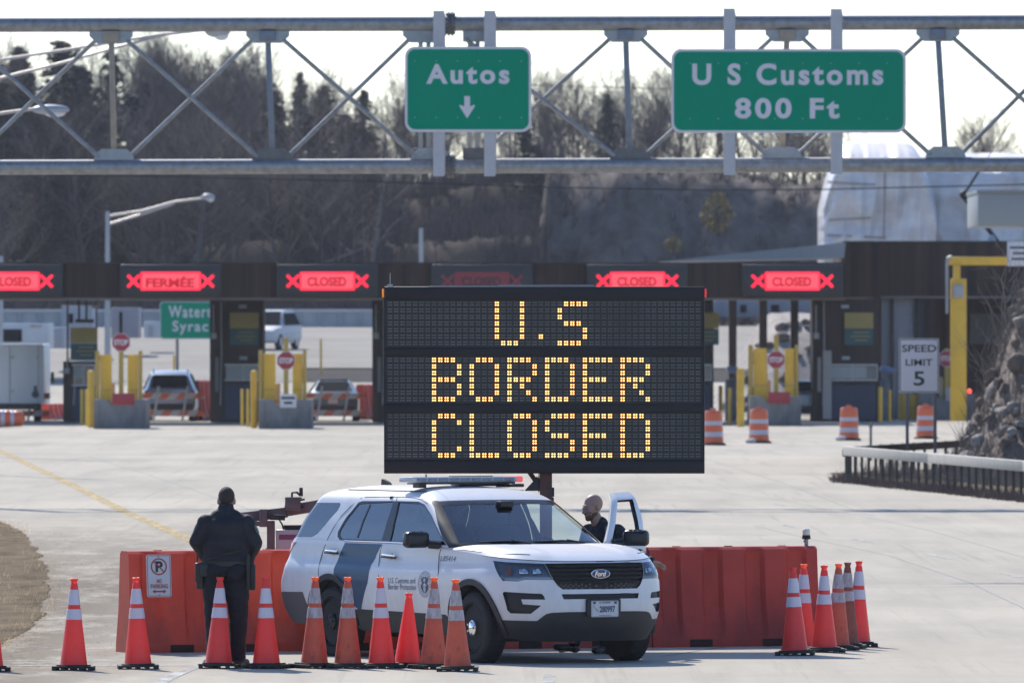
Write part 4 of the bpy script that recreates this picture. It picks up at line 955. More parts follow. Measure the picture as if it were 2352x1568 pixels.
# ---- outlines traced on the surface
headl = tr_(LOW, (.7, 1.15), ZF, [(14, 172), (40, 260), (105, 395), (150, 452), (370, 462), (450, 438), (855, 440), (790, 320), (732, 214), (480, 205), (200, 192)])
grl = tr_(LOW, (.6, 1.1), ZF, [(735, 212), (860, 442), (925, 530), (990, 574)])
gtop, gbot = grl[0][1], grl[3][1]
grille = [(-u, z) for u, z in grl] + [(u, gbot) for u in (-.25, 0, .25)] + grl[::-1]
grille = grille + [(u, gtop + .002) for u in (.2, 0, -.2)]
slotl = tr_(LOW, (.4, 1.0), ZF, [(972, 640), (1005, 712)])
slot = [slotl[0], slotl[1], (-slotl[1][0], slotl[1][1]), (-slotl[0][0], slotl[0][1])]
fog = tr_(LOW, (.3, 1.0), ZF, [(165, 606), (150, 630), (215, 865), (262, 908), (545, 914), (690, 800), (430, 780), (408, 712), (746, 716), (725, 665), (695, 634)])
wb = tr_(LOW, (.25, .9), ZF, [(66, 1000), (630, 1014), (700, 960), (760, 918), (840, 900), (1060, 890)])
pass
zc0 = wb[-1][1]
ARCR = .500; ARCI = .440; WZ = .362; AX = 1.432
def archpts(ax, r, z0, rev=False, a_lo=None):
    out = []
    z_end = z0; aa = math.asin((z_end - WZ) / r)
    for k in range(33):
        a = aa + (math.pi - 2 * aa) * k / 32; out.append((ax + r * math.cos(a), WZ + r * math.sin(a)))
    return out      # front foot -> over the top -> rear foot
ZSILL = .475; ZREARB = .60
fa = [(LOW.ux(x, z), z) for x, z in archpts(AX, ARCR, ZSILL)]
zfa = wb[0][1]
fa = [(LOW.ux(x, z), z) for x, z in archpts(AX, ARCR, min(zfa, .56)) ]
ra = [(LOW.ux(x, z), z) for x, z in archpts(-AX, ARCR, .50)]
bottomR = [(0, zc0)] + wb[::-1] + [p for p in fa if True]
bottomR += [(LOW.ux(.88, ZSILL + .01), ZSILL + .01), (LOW.ux(-.88, ZSILL + .03), ZSILL + .03)] + ra + [(LOW.ux(-2.0, .66), .66), (LOW.ux(-2.3, .655), .655), (LOW.U2 + .5, .65), (LOW.UM, .65)]
def topz(u): return zt(LOW(u, 1.12).x)
topR = [(u, topz(u)) for u in np.linspace(LOW.UM, 0.0, 90)]
outer = bottomR + topR[:-1]
outerL = mirror(outer)
full = bottomR + topR[:-1] + [(0, topz(0.0))]
full = [(-u, z) for u, z in bottomR[::-1]][:-1] + bottomR + topR[:-1] + [(0, topz(0))] + [(-u, z) for u, z in topR[::-1]][1:]
# tail lamp cut and door seams
tail = [(LOW.ux(-2.25, 1.172), 1.172), (LOW.ux(-2.32, 1.12), 1.12), (LOW.ux(-2.395, 1.06), 1.06), (LOW.ux(-2.43, 1.03), 1.03), (LOW.U2 + 1.0, 1.03), (LOW.U2 + 1.0, 1.172)]
dfr, dre = .92, -.27      # front door front and rear edge
def dl(S, pts, side): return [(S.ux(x, z, side), z) for x, z in pts]
doorlow = [(dfr - .02, 1.172), (dfr + .02, 1.10), (dfr + .03, .9), (dfr, .62), (dfr - .06, .53), (-.24, .53), (-.265, .7), (-.255, .95), (-.27, 1.186), (0, 1.183), (.5, 1.178)]
doorL = dl(LOW, doorlow, -1)
pm = PM(); pm.panel(LOW, [full, headl, mirror(headl), grille, slot, fog, mirror(fog), tail, mirror(tail), doorL]); body = pm.build('body', M_paint, car)
# lower cladding all round
cl_top = bottomR
def lowedge(u): x = LOW(u, .4).x; return float(np.interp(x, [-2.7, -2.2, -1.9, -.9, .9, 1.95, 2.2, 2.4], [.40, .33, .30, .29, .27, .27, .235, .235]))
clad = []
fi = [(LOW.ux(x, z), z) for x, z in archpts(AX, ARCI, .27)]; ri = [(LOW.ux(x, z), z) for x, z in archpts(-AX, ARCI, .31)]
front_c = [(0, zc0 + .004)] + [(u, z + .004) for u, z in wb[::-1]] + [(fa[0][0], fa[0][1])] + [p for p in fi[:8]][::-1]
front_c = [(0, zc0 + .002)] + wb[::-1] + [fa[0]] + [(LOW.ux(x, z), z) for x, z in archpts(AX, ARCI, .27)][:1] + [(u, lowedge(u)) for u in (1.2, 1.0, .8, .6, .4, .2, 0)]
side_c = [fa[-1], (LOW.ux(.88, ZSILL + .01), ZSILL + .01), (LOW.ux(-.88, ZSILL + .03), ZSILL + .03), ra[0], ri[0], (LOW.ux(-.9, .285), .285), (LOW.ux(.9, .27), .27), fi[-1]]
rear_c = [ra[-1], (LOW.ux(-2.0, .66), .66), (LOW.ux(-2.3, .655), .655), (LOW.U2 + .5, .65), (LOW.UM, .65), (LOW.UM, .40), (LOW.U2 + .5, .39), (LOW.ux(-2.2, .33), .33), ri[-1]]
for nm, pl in (('front_cladding', front_c), ('sill_cladding', side_c), ('rear_cladding', rear_c)):
    pm = PM(); pm.panel(LOW, [pl], .003); pm.panel(LOW, [mirror(pl)], .003)
    pm.build(nm, M_clad if nm != 'rear_cladding' else mat("dark grey bumper plastic", (.09, .092, .10), .5), car)
for ax in (AX, -AX):
    for sd_ in (1, -1):
        pm = PM()
        zf = .27 if ax > 0 else .31
        o_ = [(LOW.ux(x, z, sd_), z) for x, z in archpts(ax, ARCR, zf + .03)]; i_ = [(LOW.ux(x, z, sd_), z) for x, z in archpts(ax, ARCI, zf + .03)]
        rng_ = o_ + i_[::-1]; pm.panel(LOW, [rng_], .016); pm.walls(LOW, rng_, .016, -.10); pm.build('wheel_arch_trim', M_clad, car)
# ---- bonnet and cowl
ub = LOW.ux(.95, 1.15)
rows = []
for j in range(31):
    t = j / 30; r = []
    for i in range(101):
        k = -1 + 2 * i / 100; u = k * ub; E = LOW(u, topz(u)); zc_ = 1.19 + .022 * (1 - k * k); uu = UPP.uy(.845, zc_) * math.copysign(abs(k) ** 1.0, k)
        C = UPP(uu, zc_); C = Vector((C.x + .015, C.y, zc_ - .012)); p = E.lerp(C, t)
        lip = (1 - (1 - t) ** 7); hz_ = E.z + (C.z - E.z) * (.42 * lip + .58 * t) + .022 * math.sin(math.pi * t) * (1 - k ** 4)
        hz_ += .012 * smooth01((abs(p.y) - .40) / .10) * smooth01(t * 6) * smooth01((1 - t) * 4) * (1 if abs(p.y) < .75 else smooth01((.9 - abs(p.y)) / .15))
        r.append((p.x, p.y, hz_))
    rows.append(r)
pm = PM(); pm.grid(rows); hood = pm.build('bonnet', M_paint, car)
hood.data.flip_normals() if hood.data.polygons[1500].normal.z < 0 else None
mb = MB()
for sgn in (1, -1): mb.tube([Vector((p[0], p[1], p[2] + .001)) for p in [rows[3][i] for i in (range(2, 36) if sgn > 0 else range(65, 99))]], .0035, 6)
for jj in (0,):
    mb.tube([LOW(u, topz(u) - .004) + LOW.n(u, topz(u)) * .001 for u in np.linspace(-1.45, 1.45, 50)], .004, 6)
mb.build('bonnet_seam', M_gloss, car)
for k in range(2):
    mb = MB(); x0 = 1.13 - .02 * k; y0 = (.55, -.10)[k]
    mb.tube([(x0 - .02, y0, 1.212), (x0 - .04, y0 - .25, 1.232), (x0 - .05, y0 - .58, 1.222)], .010, 6); mb.tube([(x0 + .03, y0, 1.205), (x0 - .03, y0 - .20, 1.240)], .009, 6); mb.build('wiper', M_gloss, car)
# ---- greenhouse
ZW0, ZW1 = 1.175, 1.632
def wh(z): return float(np.interp(z, [1.19, 1.63], [.845, .665]))
ws = [(UPP.uy(wh(z), z), z) for z in np.linspace(ZW0, ZW1, 12)]
wind = [(-u, z) for u, z in ws] + [(u, ZW1 + .012 * (1 - (u / ws[-1][0]) ** 2)) for u in np.linspace(-ws[-1][0], ws[-1][0], 17)[1:-1]] + ws[::-1]
ZRU = (1.15, 1.70)
dlo = tr_(UPP, ZRU, ZS, [(600, 543), (583, 516), (588, 480), (650, 375), (735, 272), (765, 263), (985, 262), (1165, 267), (1208, 287), (1262, 372)])
zb_ = dlo[0][1]; zfr = 1.19
dlo = dlo + [(UPP.ux(.70, 1.25), 1.25), (UPP.ux(.80, zfr), zfr), (UPP.ux(.3, zfr + .01), zfr + .01), (UPP.ux(-.4, zb_ - .004), zb_ - .004)]
qg = tr_(UPP, ZRU, ZR_, [(850, 438), (1335, 442), (1343, 490), (1290, 590), (1040, 880), (900, 1040), (830, 1088), (770, 1113), (385, 1102)])
UPM = UPP.UM
rearw = [(UPP.U2 + .45, 1.25), (UPP.U2 + .45, 1.60), (UPM, 1.615), (UPM, 1.235)]
rearwF = rearw + [(-u, z) for u, z in rearw[::-1]] if False else None
zt0, zt1 = 1.150, 1.700
gh_half = [(0, zt0)] + [(u, zt0) for u in np.linspace(.2, UPM, 40)] + [(u, zt1) for u in np.linspace(UPM, 0, 60)]
gh = [(-u, zt0) for u in np.linspace(UPM, .2, 40)] + [(0, zt0)] + [(u, zt0) for u in np.linspace(.2, UPM, 40)] + [(u, zt1) for u in np.linspace(UPM, -UPM, 120)]
rwR = [(UPP.U2 + .42, 1.25), (UPM - .002, 1.24), (UPM - .002, 1.61), (UPP.U2 + .42, 1.59)]
# left front door cut out of the greenhouse
ufa = lambda x, z: UPP.ux(x, z, -1)
zdt = max(z for u, z in dlo) + .035
doorU = [(ufa(.90, 1.155), 1.155), (ufa(.80, 1.235), 1.235), (ufa(.25, 1.60), 1.60), (ufa(.13, zdt), zdt), (ufa(-.43, zdt + .004), zdt + .004), (ufa(-.40, 1.45), 1.45), (ufa(-.28, 1.155), 1.155)]
ML = mirror(dlo)
rear_dlo_L = [p for p in ML]
# rear part of the left opening only (rear door window)
ubp = lambda z: UPP.ux(-.46 + (1.2 - z) * .10, z)
rdw = [p for p in dlo if p[0] > ubp(p[1]) + .01]
rdwR = rdw + [(ubp(zb_), zb_)] if False else None
zlo, zhi = zb_, max(z for u, z in dlo)
rear_w = [(ubp(zlo) + .04, zlo)] + dlo[:6] + [(ubp(zhi) + .04, zhi)]
front_w = [(ubp(zhi) - .12, zhi)] + dlo[7:13] + [(ubp(zlo) - .12, zlo + .0)]
pm = PM(); pm.panel(UPP, [gh, wind, dlo, qg, mirror(rear_w), mirror(qg), doorU, rwR, mirror(rwR)]); pm.build('cabin_shell', M_paint, car)
# roof skin
rows = []
us_ = np.linspace(-UPM, UPM, 160)
for s_ in (1.0, .985, .96, .92, .86, .78, .68, .55, .40, .22, .08, .0):
    r = []
    for u in us_:
        p = UPP(u, zt1); xc_ = -1.0; kx = 1 - (1 - s_) * .70
        r.append((xc_ + (p.x - xc_) * kx, p.y * s_, zt1 + .078 * (1 - s_ ** 2.6)))
    rows.append(r)
pm = PM(); pm.grid(rows); roof = pm.build('roof', M_paint, car)
def roofpt(x, y):
    best = min((p for r in rows for p in r), key=lambda p: (p[0] - x) ** 2 + 4 * (p[1] - y) ** 2); return (x, y, best[2] + .002)
if roof.data.polygons[500].normal.z < 0: roof.data.flip_normals()
mb = MB()
for sgn in (1, -1): mb.tube([roofpt(x, sgn * .585) for x in np.linspace(-1.75, -.15, 24)], .006, 6)
mb.build('roof_seam', M_clad, car)
pm = PM(); pm.panel(UPP, [wind], -.004); wsd = pm.build('windscreen', G_wind, car)
pm = PM()
for sg_ in (1, -1):       # black screen surround and A pillars
    ap = ws + [(UPP.ux(.17, 1.635), 1.64), (UPP.ux(.28, 1.58), 1.58), (UPP.ux(.70, 1.25), 1.25), (UPP.ux(.86, 1.165), 1.165)]
    ap = [(u, z) for u, z in ap]
    pm.panel(UPP, [ap if sg_ > 0 else mirror(ap)], .004)
top = [(u, ZW1 + .020 * (1 - (u / ws[-1][0]) ** 2)) for u in np.linspace(-ws[-1][0], ws[-1][0], 17)] + [(u, ZW1 - .045 + .014 * (1 - (u / ws[-1][0]) ** 2)) for u in np.linspace(ws[-1][0], -ws[-1][0], 17)]
pm.panel(UPP, [top], -.002)
bot = [(u * 1.0, 1.168) for u in np.linspace(-ws[0][0], ws[0][0], 17)] + [(u, 1.212 + .02 * (1 - (u / ws[0][0]) ** 2)) for u in np.linspace(ws[1][0], -ws[1][0], 17)]
pm.panel(UPP, [bot], -.001)
pm.build('pillar_trim', M_gloss, car)
for l_ in (rear_w, mirror(rear_w)): pm = PM(); pm.panel(UPP, [l_], -.008); pm.build('rear_door_window', G_priv, car)
for l_ in (qg, mirror(qg)): pm = PM(); pm.panel(UPP, [l_], -.004); pm.build('quarter_window', G_priv, car)
pm = PM(); pm.panel(UPP, [front_w], -.008); pm.build('front_door_window', G_side, car)
for l_ in (rwR, mirror(rwR)): pm = PM(); pm.panel(UPP, [l_], -.004); pm.build('rear_window', G_priv, car)
pm = PM()
bp_ = [(ubp(zlo) + .05, zlo), (ubp(zhi) + .05, zhi), (ubp(zhi) - .14, zhi), (ubp(zlo) - .14, zlo)]
pm.panel(UPP, [bp_], .001)
def edge_band(loop, w_):
    c = np.array(loop); ce = c.mean(0); return loop, [tuple(ce + (p - ce) * (1 - w_ / (np.linalg.norm((p - ce) * np.array([1, 2.2])) + 1e-6))) for p in c]
for lp, w_ in ((rear_w, .055), (front_w, .045)):
    o_, i_ = edge_band(lp, w_); pm.panel(UPP, [o_, i_], -.003)
u0, u1 = ubp(1.3) + .86, ubp(1.3) + .90
pm.panel(UPP, [[(UPP.ux(-1.06, 1.24), 1.24), (UPP.ux(-1.0, 1.585), 1.585), (UPP.ux(-.975, 1.585), 1.585), (UPP.ux(-1.03, 1.24), 1.24)]], -.003)
pm.build('window_surround', M_gloss, car)
mb = MB(); mb.tube([UPP(UPP.ux(x, zb_ - .008 - .012 * max(0, x + .3)), zb_ - .008 - .012 * max(0, x + .3)) + Vector((0, -.007, 0)) for x in np.linspace(-1.28, .5, 14)], .0085, 6); mb.build('belt_moulding', M_chrome, car)
# ---- nose details
pm = PM(); pm.panel(LOW, [grille], -.045); pm.walls(LOW, grille, 0, -.045); pm.panel(LOW, [slot], -.03); pm.walls(LOW, slot, 0, -.03); pm.panel(LOW, [fog], -.035); pm.walls(LOW, fog, 0, -.035); pm.panel(LOW, [mirror(fog)], -.035); pm.walls(LOW, mirror(fog), 0, -.035)
gr = pm.build('grille', M_clad, car)
mb = MB()
for k in range(5):
    z = gtop - .018 - k * (gtop - gbot) * .165; um = float(np.interp(z, [gbot, grl[1][1], gtop], [grl[3][0], grl[1][0], grl[0][0]])) - .02
    pts = [LOW(u, z) + LOW.n(u, z) * -.014 for u in np.linspace(-um, um, 30)]
    for a, b in zip(pts, pts[1:]): mb.bar(a, b, .022, .022, up=(0, 0, 1))
mb.build('grille_bars', mat('black grille plastic', (.010, .010, .012), .6, spec=.25), gr)
def hexmesh(u0, u1, z0, z1, off):
    mb = MB(); k = 0
    for j, z in enumerate(np.arange(z0, z1, .020)):
        for i, u in enumerate(np.arange(u0 + (.025 if j % 2 else 0), u1, .05)):
            c = LOW(u, z) + LOW.n(u, z) * off; mb.tube([c + Vector((0, .011 * math.cos(a), .009 * math.sin(a))) for a in np.linspace(0, 6.283, 7)], .0016, 3, cap=False)
    return mb
hexmesh(-.42, .42, gbot + .014, gbot + .065, -.03).build('grille_mesh', M_silver, gr)
# emblem
zc_ = to_pic; ez = LOW.inv(*ZF(1518, 355), (.7, 1.1))[1]
mb = MB(); Mx = Matrix.Translation((LOW(0, ez).x + .006, 0, ez)) @ Matrix(((0, 0, 1, 0), (1, 0, 0, 0), (0, 1, 0, 0), (0, 0, 0, 1)))
ov = [(.112 * math.cos(a), .046 * math.sin(a)) for a in np.linspace(0, 6.283, 41)[:-1]]
mb.prism(ov, .014, Mx @ Matrix.Translation((0, 0, -.008))); em = mb.build('emblem', M_inkblue, car)
mb = MB(); mb.tube([Mx @ Vector((.108 * math.cos(a), .043 * math.sin(a), .008)) for a in np.linspace(0, 6.283, 41)], .0045, 6, cap=False)
add_text(mb, "Ford", .1, Mx @ Matrix.Translation((0, 0, .0085)), capfit=.052, width=.135, shear=.28, bold=.002); mb.build('emblem_script', M_chrome, em, fixn=False)
# plate
pz = .565; px_ = 2.405
mb = MB(); mb.box((px_ - .012, .0, pz + .008), (.05, .40, .185), bev=.012); pb = mb.build('plate_holder', M_clad, car)
Mp = Matrix.Translation((px_ + .022, 0, pz)) @ Matrix(((0, 0, 1, 0), (1, 0, 0, 0), (0, 1, 0, 0), (0, 0, 0, 1)))
mb = MB(); mb.prism(rrect(.325, .165, .014, 5), .004, Mp @ Matrix.Translation((0, 0, -.004))); pl = mb.build('number_plate', mat("plate face", (.52, .53, .56), .4), pb, smooth=30)
mb = MB()
add_text(mb, "280997", .1, Mp @ Matrix.Translation((.028, -.004, .002)), capfit=.068, width=.185, bold=.004); add_text(mb, "U.S. GOVERNMENT", .1, Mp @ Matrix.Translation((0, .063, .002)), capfit=.016, width=.14, bold=.003)
for ch, x, y in (("D", -.130, .022), ("H", -.108, -.003), ("S", -.086, -.020)): add_text(mb, ch, .1, Mp @ Matrix.Translation((x, y, .002)), capfit=.026, width=.014, bold=.002)
add_text(mb, "FOR OFFICIAL USE ONLY", .1, Mp @ Matrix.Translation((0, -.066, .002)), capfit=.010, width=.14, bold=.002)
stroke(mb, rrect(.312, .152, .010, 5), .003, Mp @ Matrix.Translation((0, 0, .0015)), closed=True)
for x in (-.125, .125): mb.face([Mp @ Vector((x + a, .062 + b, .002)) for a, b in ((-.016, -.012), (.016, -.012), (.016, .012), (-.016, .012))])
mb.build('plate_characters', M_inkblue, pb, smooth=None, fixn=False)
# headlamps
for sg_, hp in ((1, headl), (-1, mirror(headl))):
    c = np.array(hp); um, zm = c.mean(0)
    pm = PM(); pm.panel(LOW, [hp], -.06); pm.walls(LOW, hp, 0, -.06); hl = pm.build('headlight', mat("lamp housing", (.22, .235, .26), .3, .5), car)
    pm = PM(); pm.panel(LOW, [hp], .001); pm.build('lens_cover', G_lamp, hl)
    us0, us1 = sorted([hp[8 if sg_ > 0 else 2][0], hp[2 if sg_ > 0 else 8][0]])
    A = lambda k: LOW.uy(0, 1) if False else None
    uu = [float(np.interp(k, [0, 1], [abs(headl[8][0]), abs(headl[2][0])])) for k in (0.16, .46, .74, .93)]
    z1_ = zm + .012
    mb = MB()
    for kk in (0, 1):
        u = uu[kk] * sg_; cpt = LOW(u, z1_) + LOW.n(u, z1_) * -.05; n_ = LOW.n(u, z1_) * .6 + Vector((.4, 0, 0))
        mb.box(cpt + n_ * .02, (.05, .105, .055), rot=n_.to_track_quat('X', 'Z').to_matrix(), bev=.012); mb.cyl(cpt + n_ * .04, cpt + n_ * .062, .016, .024, 16)
    mb.build('reflector', mat('bowl', (.5, .52, .55), .18, .9), hl)
    pm = PM(); aa = [(uu[2] * sg_, z1_ - .035), (uu[2] * sg_, z1_ + .04), (uu[3] * sg_, z1_ + .045), (uu[3] * sg_ * .985, z1_ - .03)]; pm.panel(LOW, [aa], -.03); pm.build('indicator', mat("amber lamp", (.45, .10, .03), .3), hl)
    pm = PM(); lo = [(hp[i][0], hp[i][1] + .006) for i in ((2, 3, 4, 5, 6) if sg_ > 0 else (8, 7, 6, 5, 4))]; hi = [(u * .995, z + .026) for u, z in lo[::-1]]; pm.panel(LOW, [lo + hi], -.02); pm.build('lamp_strip', M_silver, hl)
for sg_, tp in ((1, tail), (-1, mirror(tail))):
    pm = PM(); pm.panel(LOW, [tp], .008); pm.walls(LOW, tp, .008, -.03); pm.build('tail_light', mat("red tail lamp", (.40, .025, .035), .18, coat=.5), car)
# ---- stripe, seams, handles, lettering on the near side
st = [LOW.inv(*ZS(*p), (.4, 1.25)) for p in ((640, 562), (905, 572), (865, 645), (828, 715), (800, 850), (756, 1054), (606, 1048), (560, 960), (522, 850), (560, 745), (600, 645))]
st = st[:6] + [(u, z) for (u, z), (x, zz) in zip(ra, archpts(-AX, ARCR, .50)) if x > -1.36 and zz < .86 and zz > .515] + st[-2:]
pm = PM(); pm.panel(LOW, [[(u, min(z, zt(LOW(u, z).x) - .004)) for u, z in st]], .0025); pm.build('blue_stripe', M_blue, car)
mb = MB()
def seam(pts, S=LOW, zr=(.4, 1.25)):
    q = [S.inv(*ZS(*p), zr) for p in pts]; mb.tube([S(u, z) + S.n(u, z) * .0005 for u, z in q], .0042, 5)
seam([(498, 575), (478, 630), (458, 700), (448, 760), (447, 800)]); seam([(905, 578), (888, 640), (880, 720), (879, 800), (878, 900), (877, 1062)]); seam([(1326, 606), (1312, 650), (1306, 780), (1302, 900), (1300, 1000)])
seam([(760, 238), (680, 300), (612, 370), (555, 455), (515, 530), (500, 565)], UPP, (1.16, 1.699)); seam([(780, 236), (900, 233), (1050, 234), (1130, 240), (1185, 252), (1228, 283)], UPP, (1.16, 1.699)); seam([(1012, 240), (1006, 262)], UPP, (1.16, 1.699))
mb.build('door_seam', M_clad, car)
for p0, p1 in (((514, 632), (606, 640)), ((920, 664), (1020, 674))):
    a = LOW.inv(*ZS(*p0), (.8, 1.2)); b = LOW.inv(*ZS(*p1), (.8, 1.2)); A_, B_ = LOW(*a) + LOW.n(*a) * .035, LOW(*b) + LOW.n(*b) * .035
    mb = MB(); mb.bar(A_, B_, .030, .024, .009, up=(0, 0, 1)); hd = mb.build('door_handle', M_gloss, car)
    mb = MB(); mb.bar(A_ + Vector((.01, -.002, .016)), B_ + Vector((-.01, -.002, .016)), .012, .026, .004); mb.build('chrome_cap', M_chrome, hd)
    m_ = (LOW(*a) + LOW(*b)) / 2; mb = MB(); mb.sphere(m_ + Vector((.0, .012, 0)), (.045, .018, .052), 16); mb.build('handle_cup', mat("paint with cup shade", (.42, .43, .46), .4), hd)  # shade of the grip recess put into the cup colour
def side_text(txts, m, name, parent):
    mb = MB()
    for txt, p0, p1, cap, kw in txts:
        a = LOW.inv(*p0, (.4, 1.2)); b = LOW.inv(*p1, (.4, 1.2)); A_, B_ = LOW(*a), LOW(*b)
        vs_, fs_ = text_bm(txt, .1, **kw); w0 = vs_[:, 0].max() - vs_[:, 0].min(); vs_[:, 0] = (vs_[:, 0] - vs_[:, 0].min()) / w0; h = vs_[:, 1].max() - vs_[:, 1].min(); vs_[:, 1] = (vs_[:, 1] - (vs_[:, 1].max() + vs_[:, 1].min()) / 2) / h * cap
        bv = []
        for v in vs_:
            x = A_.x + (B_.x - A_.x) * v[0]; z = A_.z + (B_.z - A_.z) * v[0] + v[1]; u = LOW.ux(x, z); bv.append(mb.bm.verts.new(LOW(u, z) + LOW.n(u, z) * .004))
        for f in fs_:
            try: mb.bm.faces.new([bv[i] for i in f])
            except ValueError: pass
    return mb.build(name, m, parent, smooth=None)
side_text([("U.S. Customs and", ZD(243, 940), ZD(772, 946), .056, {}), ("Border Protection", ZD(243, 1062), ZD(787, 1075), .056, {})], M_inkgrey, 'door_lettering', car)
side_text([("L85414", ZD(1272, 510), ZD(1568, 520), .054, dict(shear=.2))], M_inkgrey, 'fleet_number', car)
su, sz_ = LOW.inv(*ZD(955, 1015), (.4, 1.2)); sx_ = LOW(su, sz_).x
def on_side(px2, pz2, off=.004): z = sz_ + pz2; u = LOW.ux(sx_ + px2, z); return LOW(u, z) + LOW.n(u, z) * off
mb = MB()
def disc(r0, r1, off, a0=0, a1=360, n=36, sx=1, sy=1, cy_=0):
    for k in range(n):
        a, b = R(a0 + (a1 - a0) * k / n), R(a0 + (a1 - a0) * (k + 1) / n)
        q = [(r1 * math.cos(a), r1 * math.sin(a)), (r1 * math.cos(b), r1 * math.sin(b)), (r0 * math.cos(b), r0 * math.sin(b)), (r0 * math.cos(a), r0 * math.sin(a))]
        mb.face([on_side(x * sx, y * sy + cy_, off) for x, y in (q if r0 > 0 else q[:3])])
disc(.128, .133, .004); disc(.092, .095, .004); disc(0, .075, .004, 200, 340, 16, cy_=-.012); 
for sg_ in (1, -1): mb.face([on_side(sg_ * x, y, .0045) for x, y in ((0, .075), (.028, .078), (.05, .055), (.072, .082), (.066, .03), (.045, -.01), (.02, .0), (0, .02))]); mb.face([on_side(sg_ * x, y, .0045) for x, y in ((.025, -.01), (.075, .0), (.07, -.045), (.04, -.02))])
for k in range(24):
    a = R(15 * k); mb.face([on_side(.111 * math.cos(a) + dx, .111 * math.sin(a) + dy, .004) for dx, dy in ((-.005, -.006), (.005, -.006), (.005, .006), (-.005, .006))])
seal = mb.build('door_seal', M_inkblue, car, smooth=None)
mb = MB(); disc(0, .020, .006, n=16, cy_=.042); disc(0, .034, .0055, n=20, cy_=-.048, sx=.7); mb.build('seal_shield', M_silver, seal, smooth=None)
# ---- mirrors
def mirror_mesh(): 
    mb = MB(); mb.box((0, 0, 0), (.13, .27, .165), bev=.045, seg=4); mb.box((-.03, 0, .0), (.10, .25, .15), bev=.03); 
    for k in range(3): mb.box((.02, -.05 + .05 * k, .084), (.03, .035, .006))
    return mb
mb = mirror_mesh()
for v in mb.bm.verts: v.co += Vector((.56, -1.125, 1.245))
mb.tube([(.60, -1.0, 1.20), (.68, -.90, 1.19)], .045, 10); mb.build('wing_mirror', M_gloss, car)
# ---- roof equipment
mb = MB(); mb.box((-.43, 0, 1.845), (.28, 1.30, .055), bev=.02, seg=3); lb = mb.build('light_bar', mat("grey light bar lens", (.42, .45, .50), .25, spec=.6), car)
mb = MB()
for k in range(9): mb.box((-.286, -.56 + k * .132, 1.845), (.012, .112, .034), bev=.003)
mb.build('led_module', mat("led module", (.22, .26, .33), .3, .3, var=.5, vscale=40), lb)
mb = MB(); mb.box((-.43, .625, 1.845), (.285, .09, .062), bev=.018); mb.build('red_lens', mat("red lens", (.80, .10, .11), .25, emit=(1, .12, .12), estr=.35), lb)
mb = MB(); mb.box((-.43, -.625, 1.845), (.285, .09, .062), bev=.018); mb.build('clear_lens', mat("clear lens", (.5, .53, .56), .25), lb)
mb = MB(); mb.box((-.43, 0, 1.808), (.24, 1.16, .022)); mb.box((-.43, -.5, 1.79), (.12, .09, .06)); mb.box((-.43, .5, 1.79), (.12, .09, .06)); mb.box((-.40, .1, 1.876), (.05, .5, .01)); mb.box((-.55, .25, 1.79), (.2, .5, .035), bev=.01); mb.box((-.2, .52, 1.782), (.10, .16, .035), bev=.012); mb.build('bar_mounts', M_gloss, lb)
mb = MB(); mb.cyl((-.40, -.44, 1.85), (-.40, -.44, 1.90), .012, .006, 10); mb.tube([(-.40, -.44, 1.90), (-.398, -.44, 2.285)], .0028, 5); mb.build('whip_antenna', M_rub, car)
mb = MB(); mb.prism([(-.10, 0), (.09, 0), (.05, .03), (-.06, .062), (-.09, .06)], .03, Matrix.Translation((-1.95, .015, 1.768)) @ XZ); mb.build('fin_antenna', M_clad, car)
# ---- wheels, wheel wells, underbody
def wheel(x, y, sg_, steer=0.0):
    Mw = Matrix.Translation((x, y, WZ)) @ Matrix.Rotation(steer, 4, 'Z') @ Matrix.Rotation(R(90) * sg_, 4, 'X')     # local +z points outward
    w_ = MB(); w_.lathe([(.245, .085), (.262, .118), (.325, .120), (.352, .104), (.364, .07), (.366, .0), (.364, -.07), (.352, -.104), (.325, -.12), (.25, -.118)], 56, Mw)
    for k in range(56):
        a = 2 * math.pi * k / 56
        for zz in (-.062, 0, .062): w_.box(Mw @ Vector((.366 * math.cos(a + zz), .366 * math.sin(a + zz), zz)), (.010, .022, .05), rot=(Mw.to_3x3() @ Matrix.Rotation(a, 3, 'Z')))
    wo = w_.build('wheel', M_tyre, car, smooth=40)
    w_ = MB(); w_.lathe([(.245, .10), (.252, .112), (.246, .116), (.236, .095), (.225, .06), (.17, .045), (.12, .07), (.085, .08), (.084, .09), (.0, .09)], 40, Mw, cap=False)
    w_.build('rim', M_rim, wo, smooth=30)
    w_ = MB()
    for k in range(8):
        a = 2 * math.pi * k / 8; c = Mw @ Vector((.185 * math.cos(a), .185 * math.sin(a), .052)); n_ = (Mw.to_3x3() @ Vector((0, 0, 1))); w_.cyl(c, c + n_ * .004, .024, n=10)
    w_.build('rim_holes', M_hole, wo)
    w_ = MB(); w_.lathe([(.082, .085), (.080, .115), (.060, .132), (.03, .14), (.0, .141)], 24, Mw, cap=False)
    for k in range(5): a = 2 * math.pi * k / 5; c = Mw @ Vector((.06, 0, .13)); w_.cyl(Mw @ Vector((.058 * math.cos(a), .058 * math.sin(a), .12)), Mw @ Vector((.058 * math.cos(a), .058 * math.sin(a), .142)), .011, n=8)
    w_.build('hub_cap', M_chrome if x > 0 else M_rim, wo)
for x in (AX, -AX):
    for sg_ in (1, -1): wheel(x, -sg_ * .862, sg_, R(-3) if x > 0 else 0)
mb = MB()
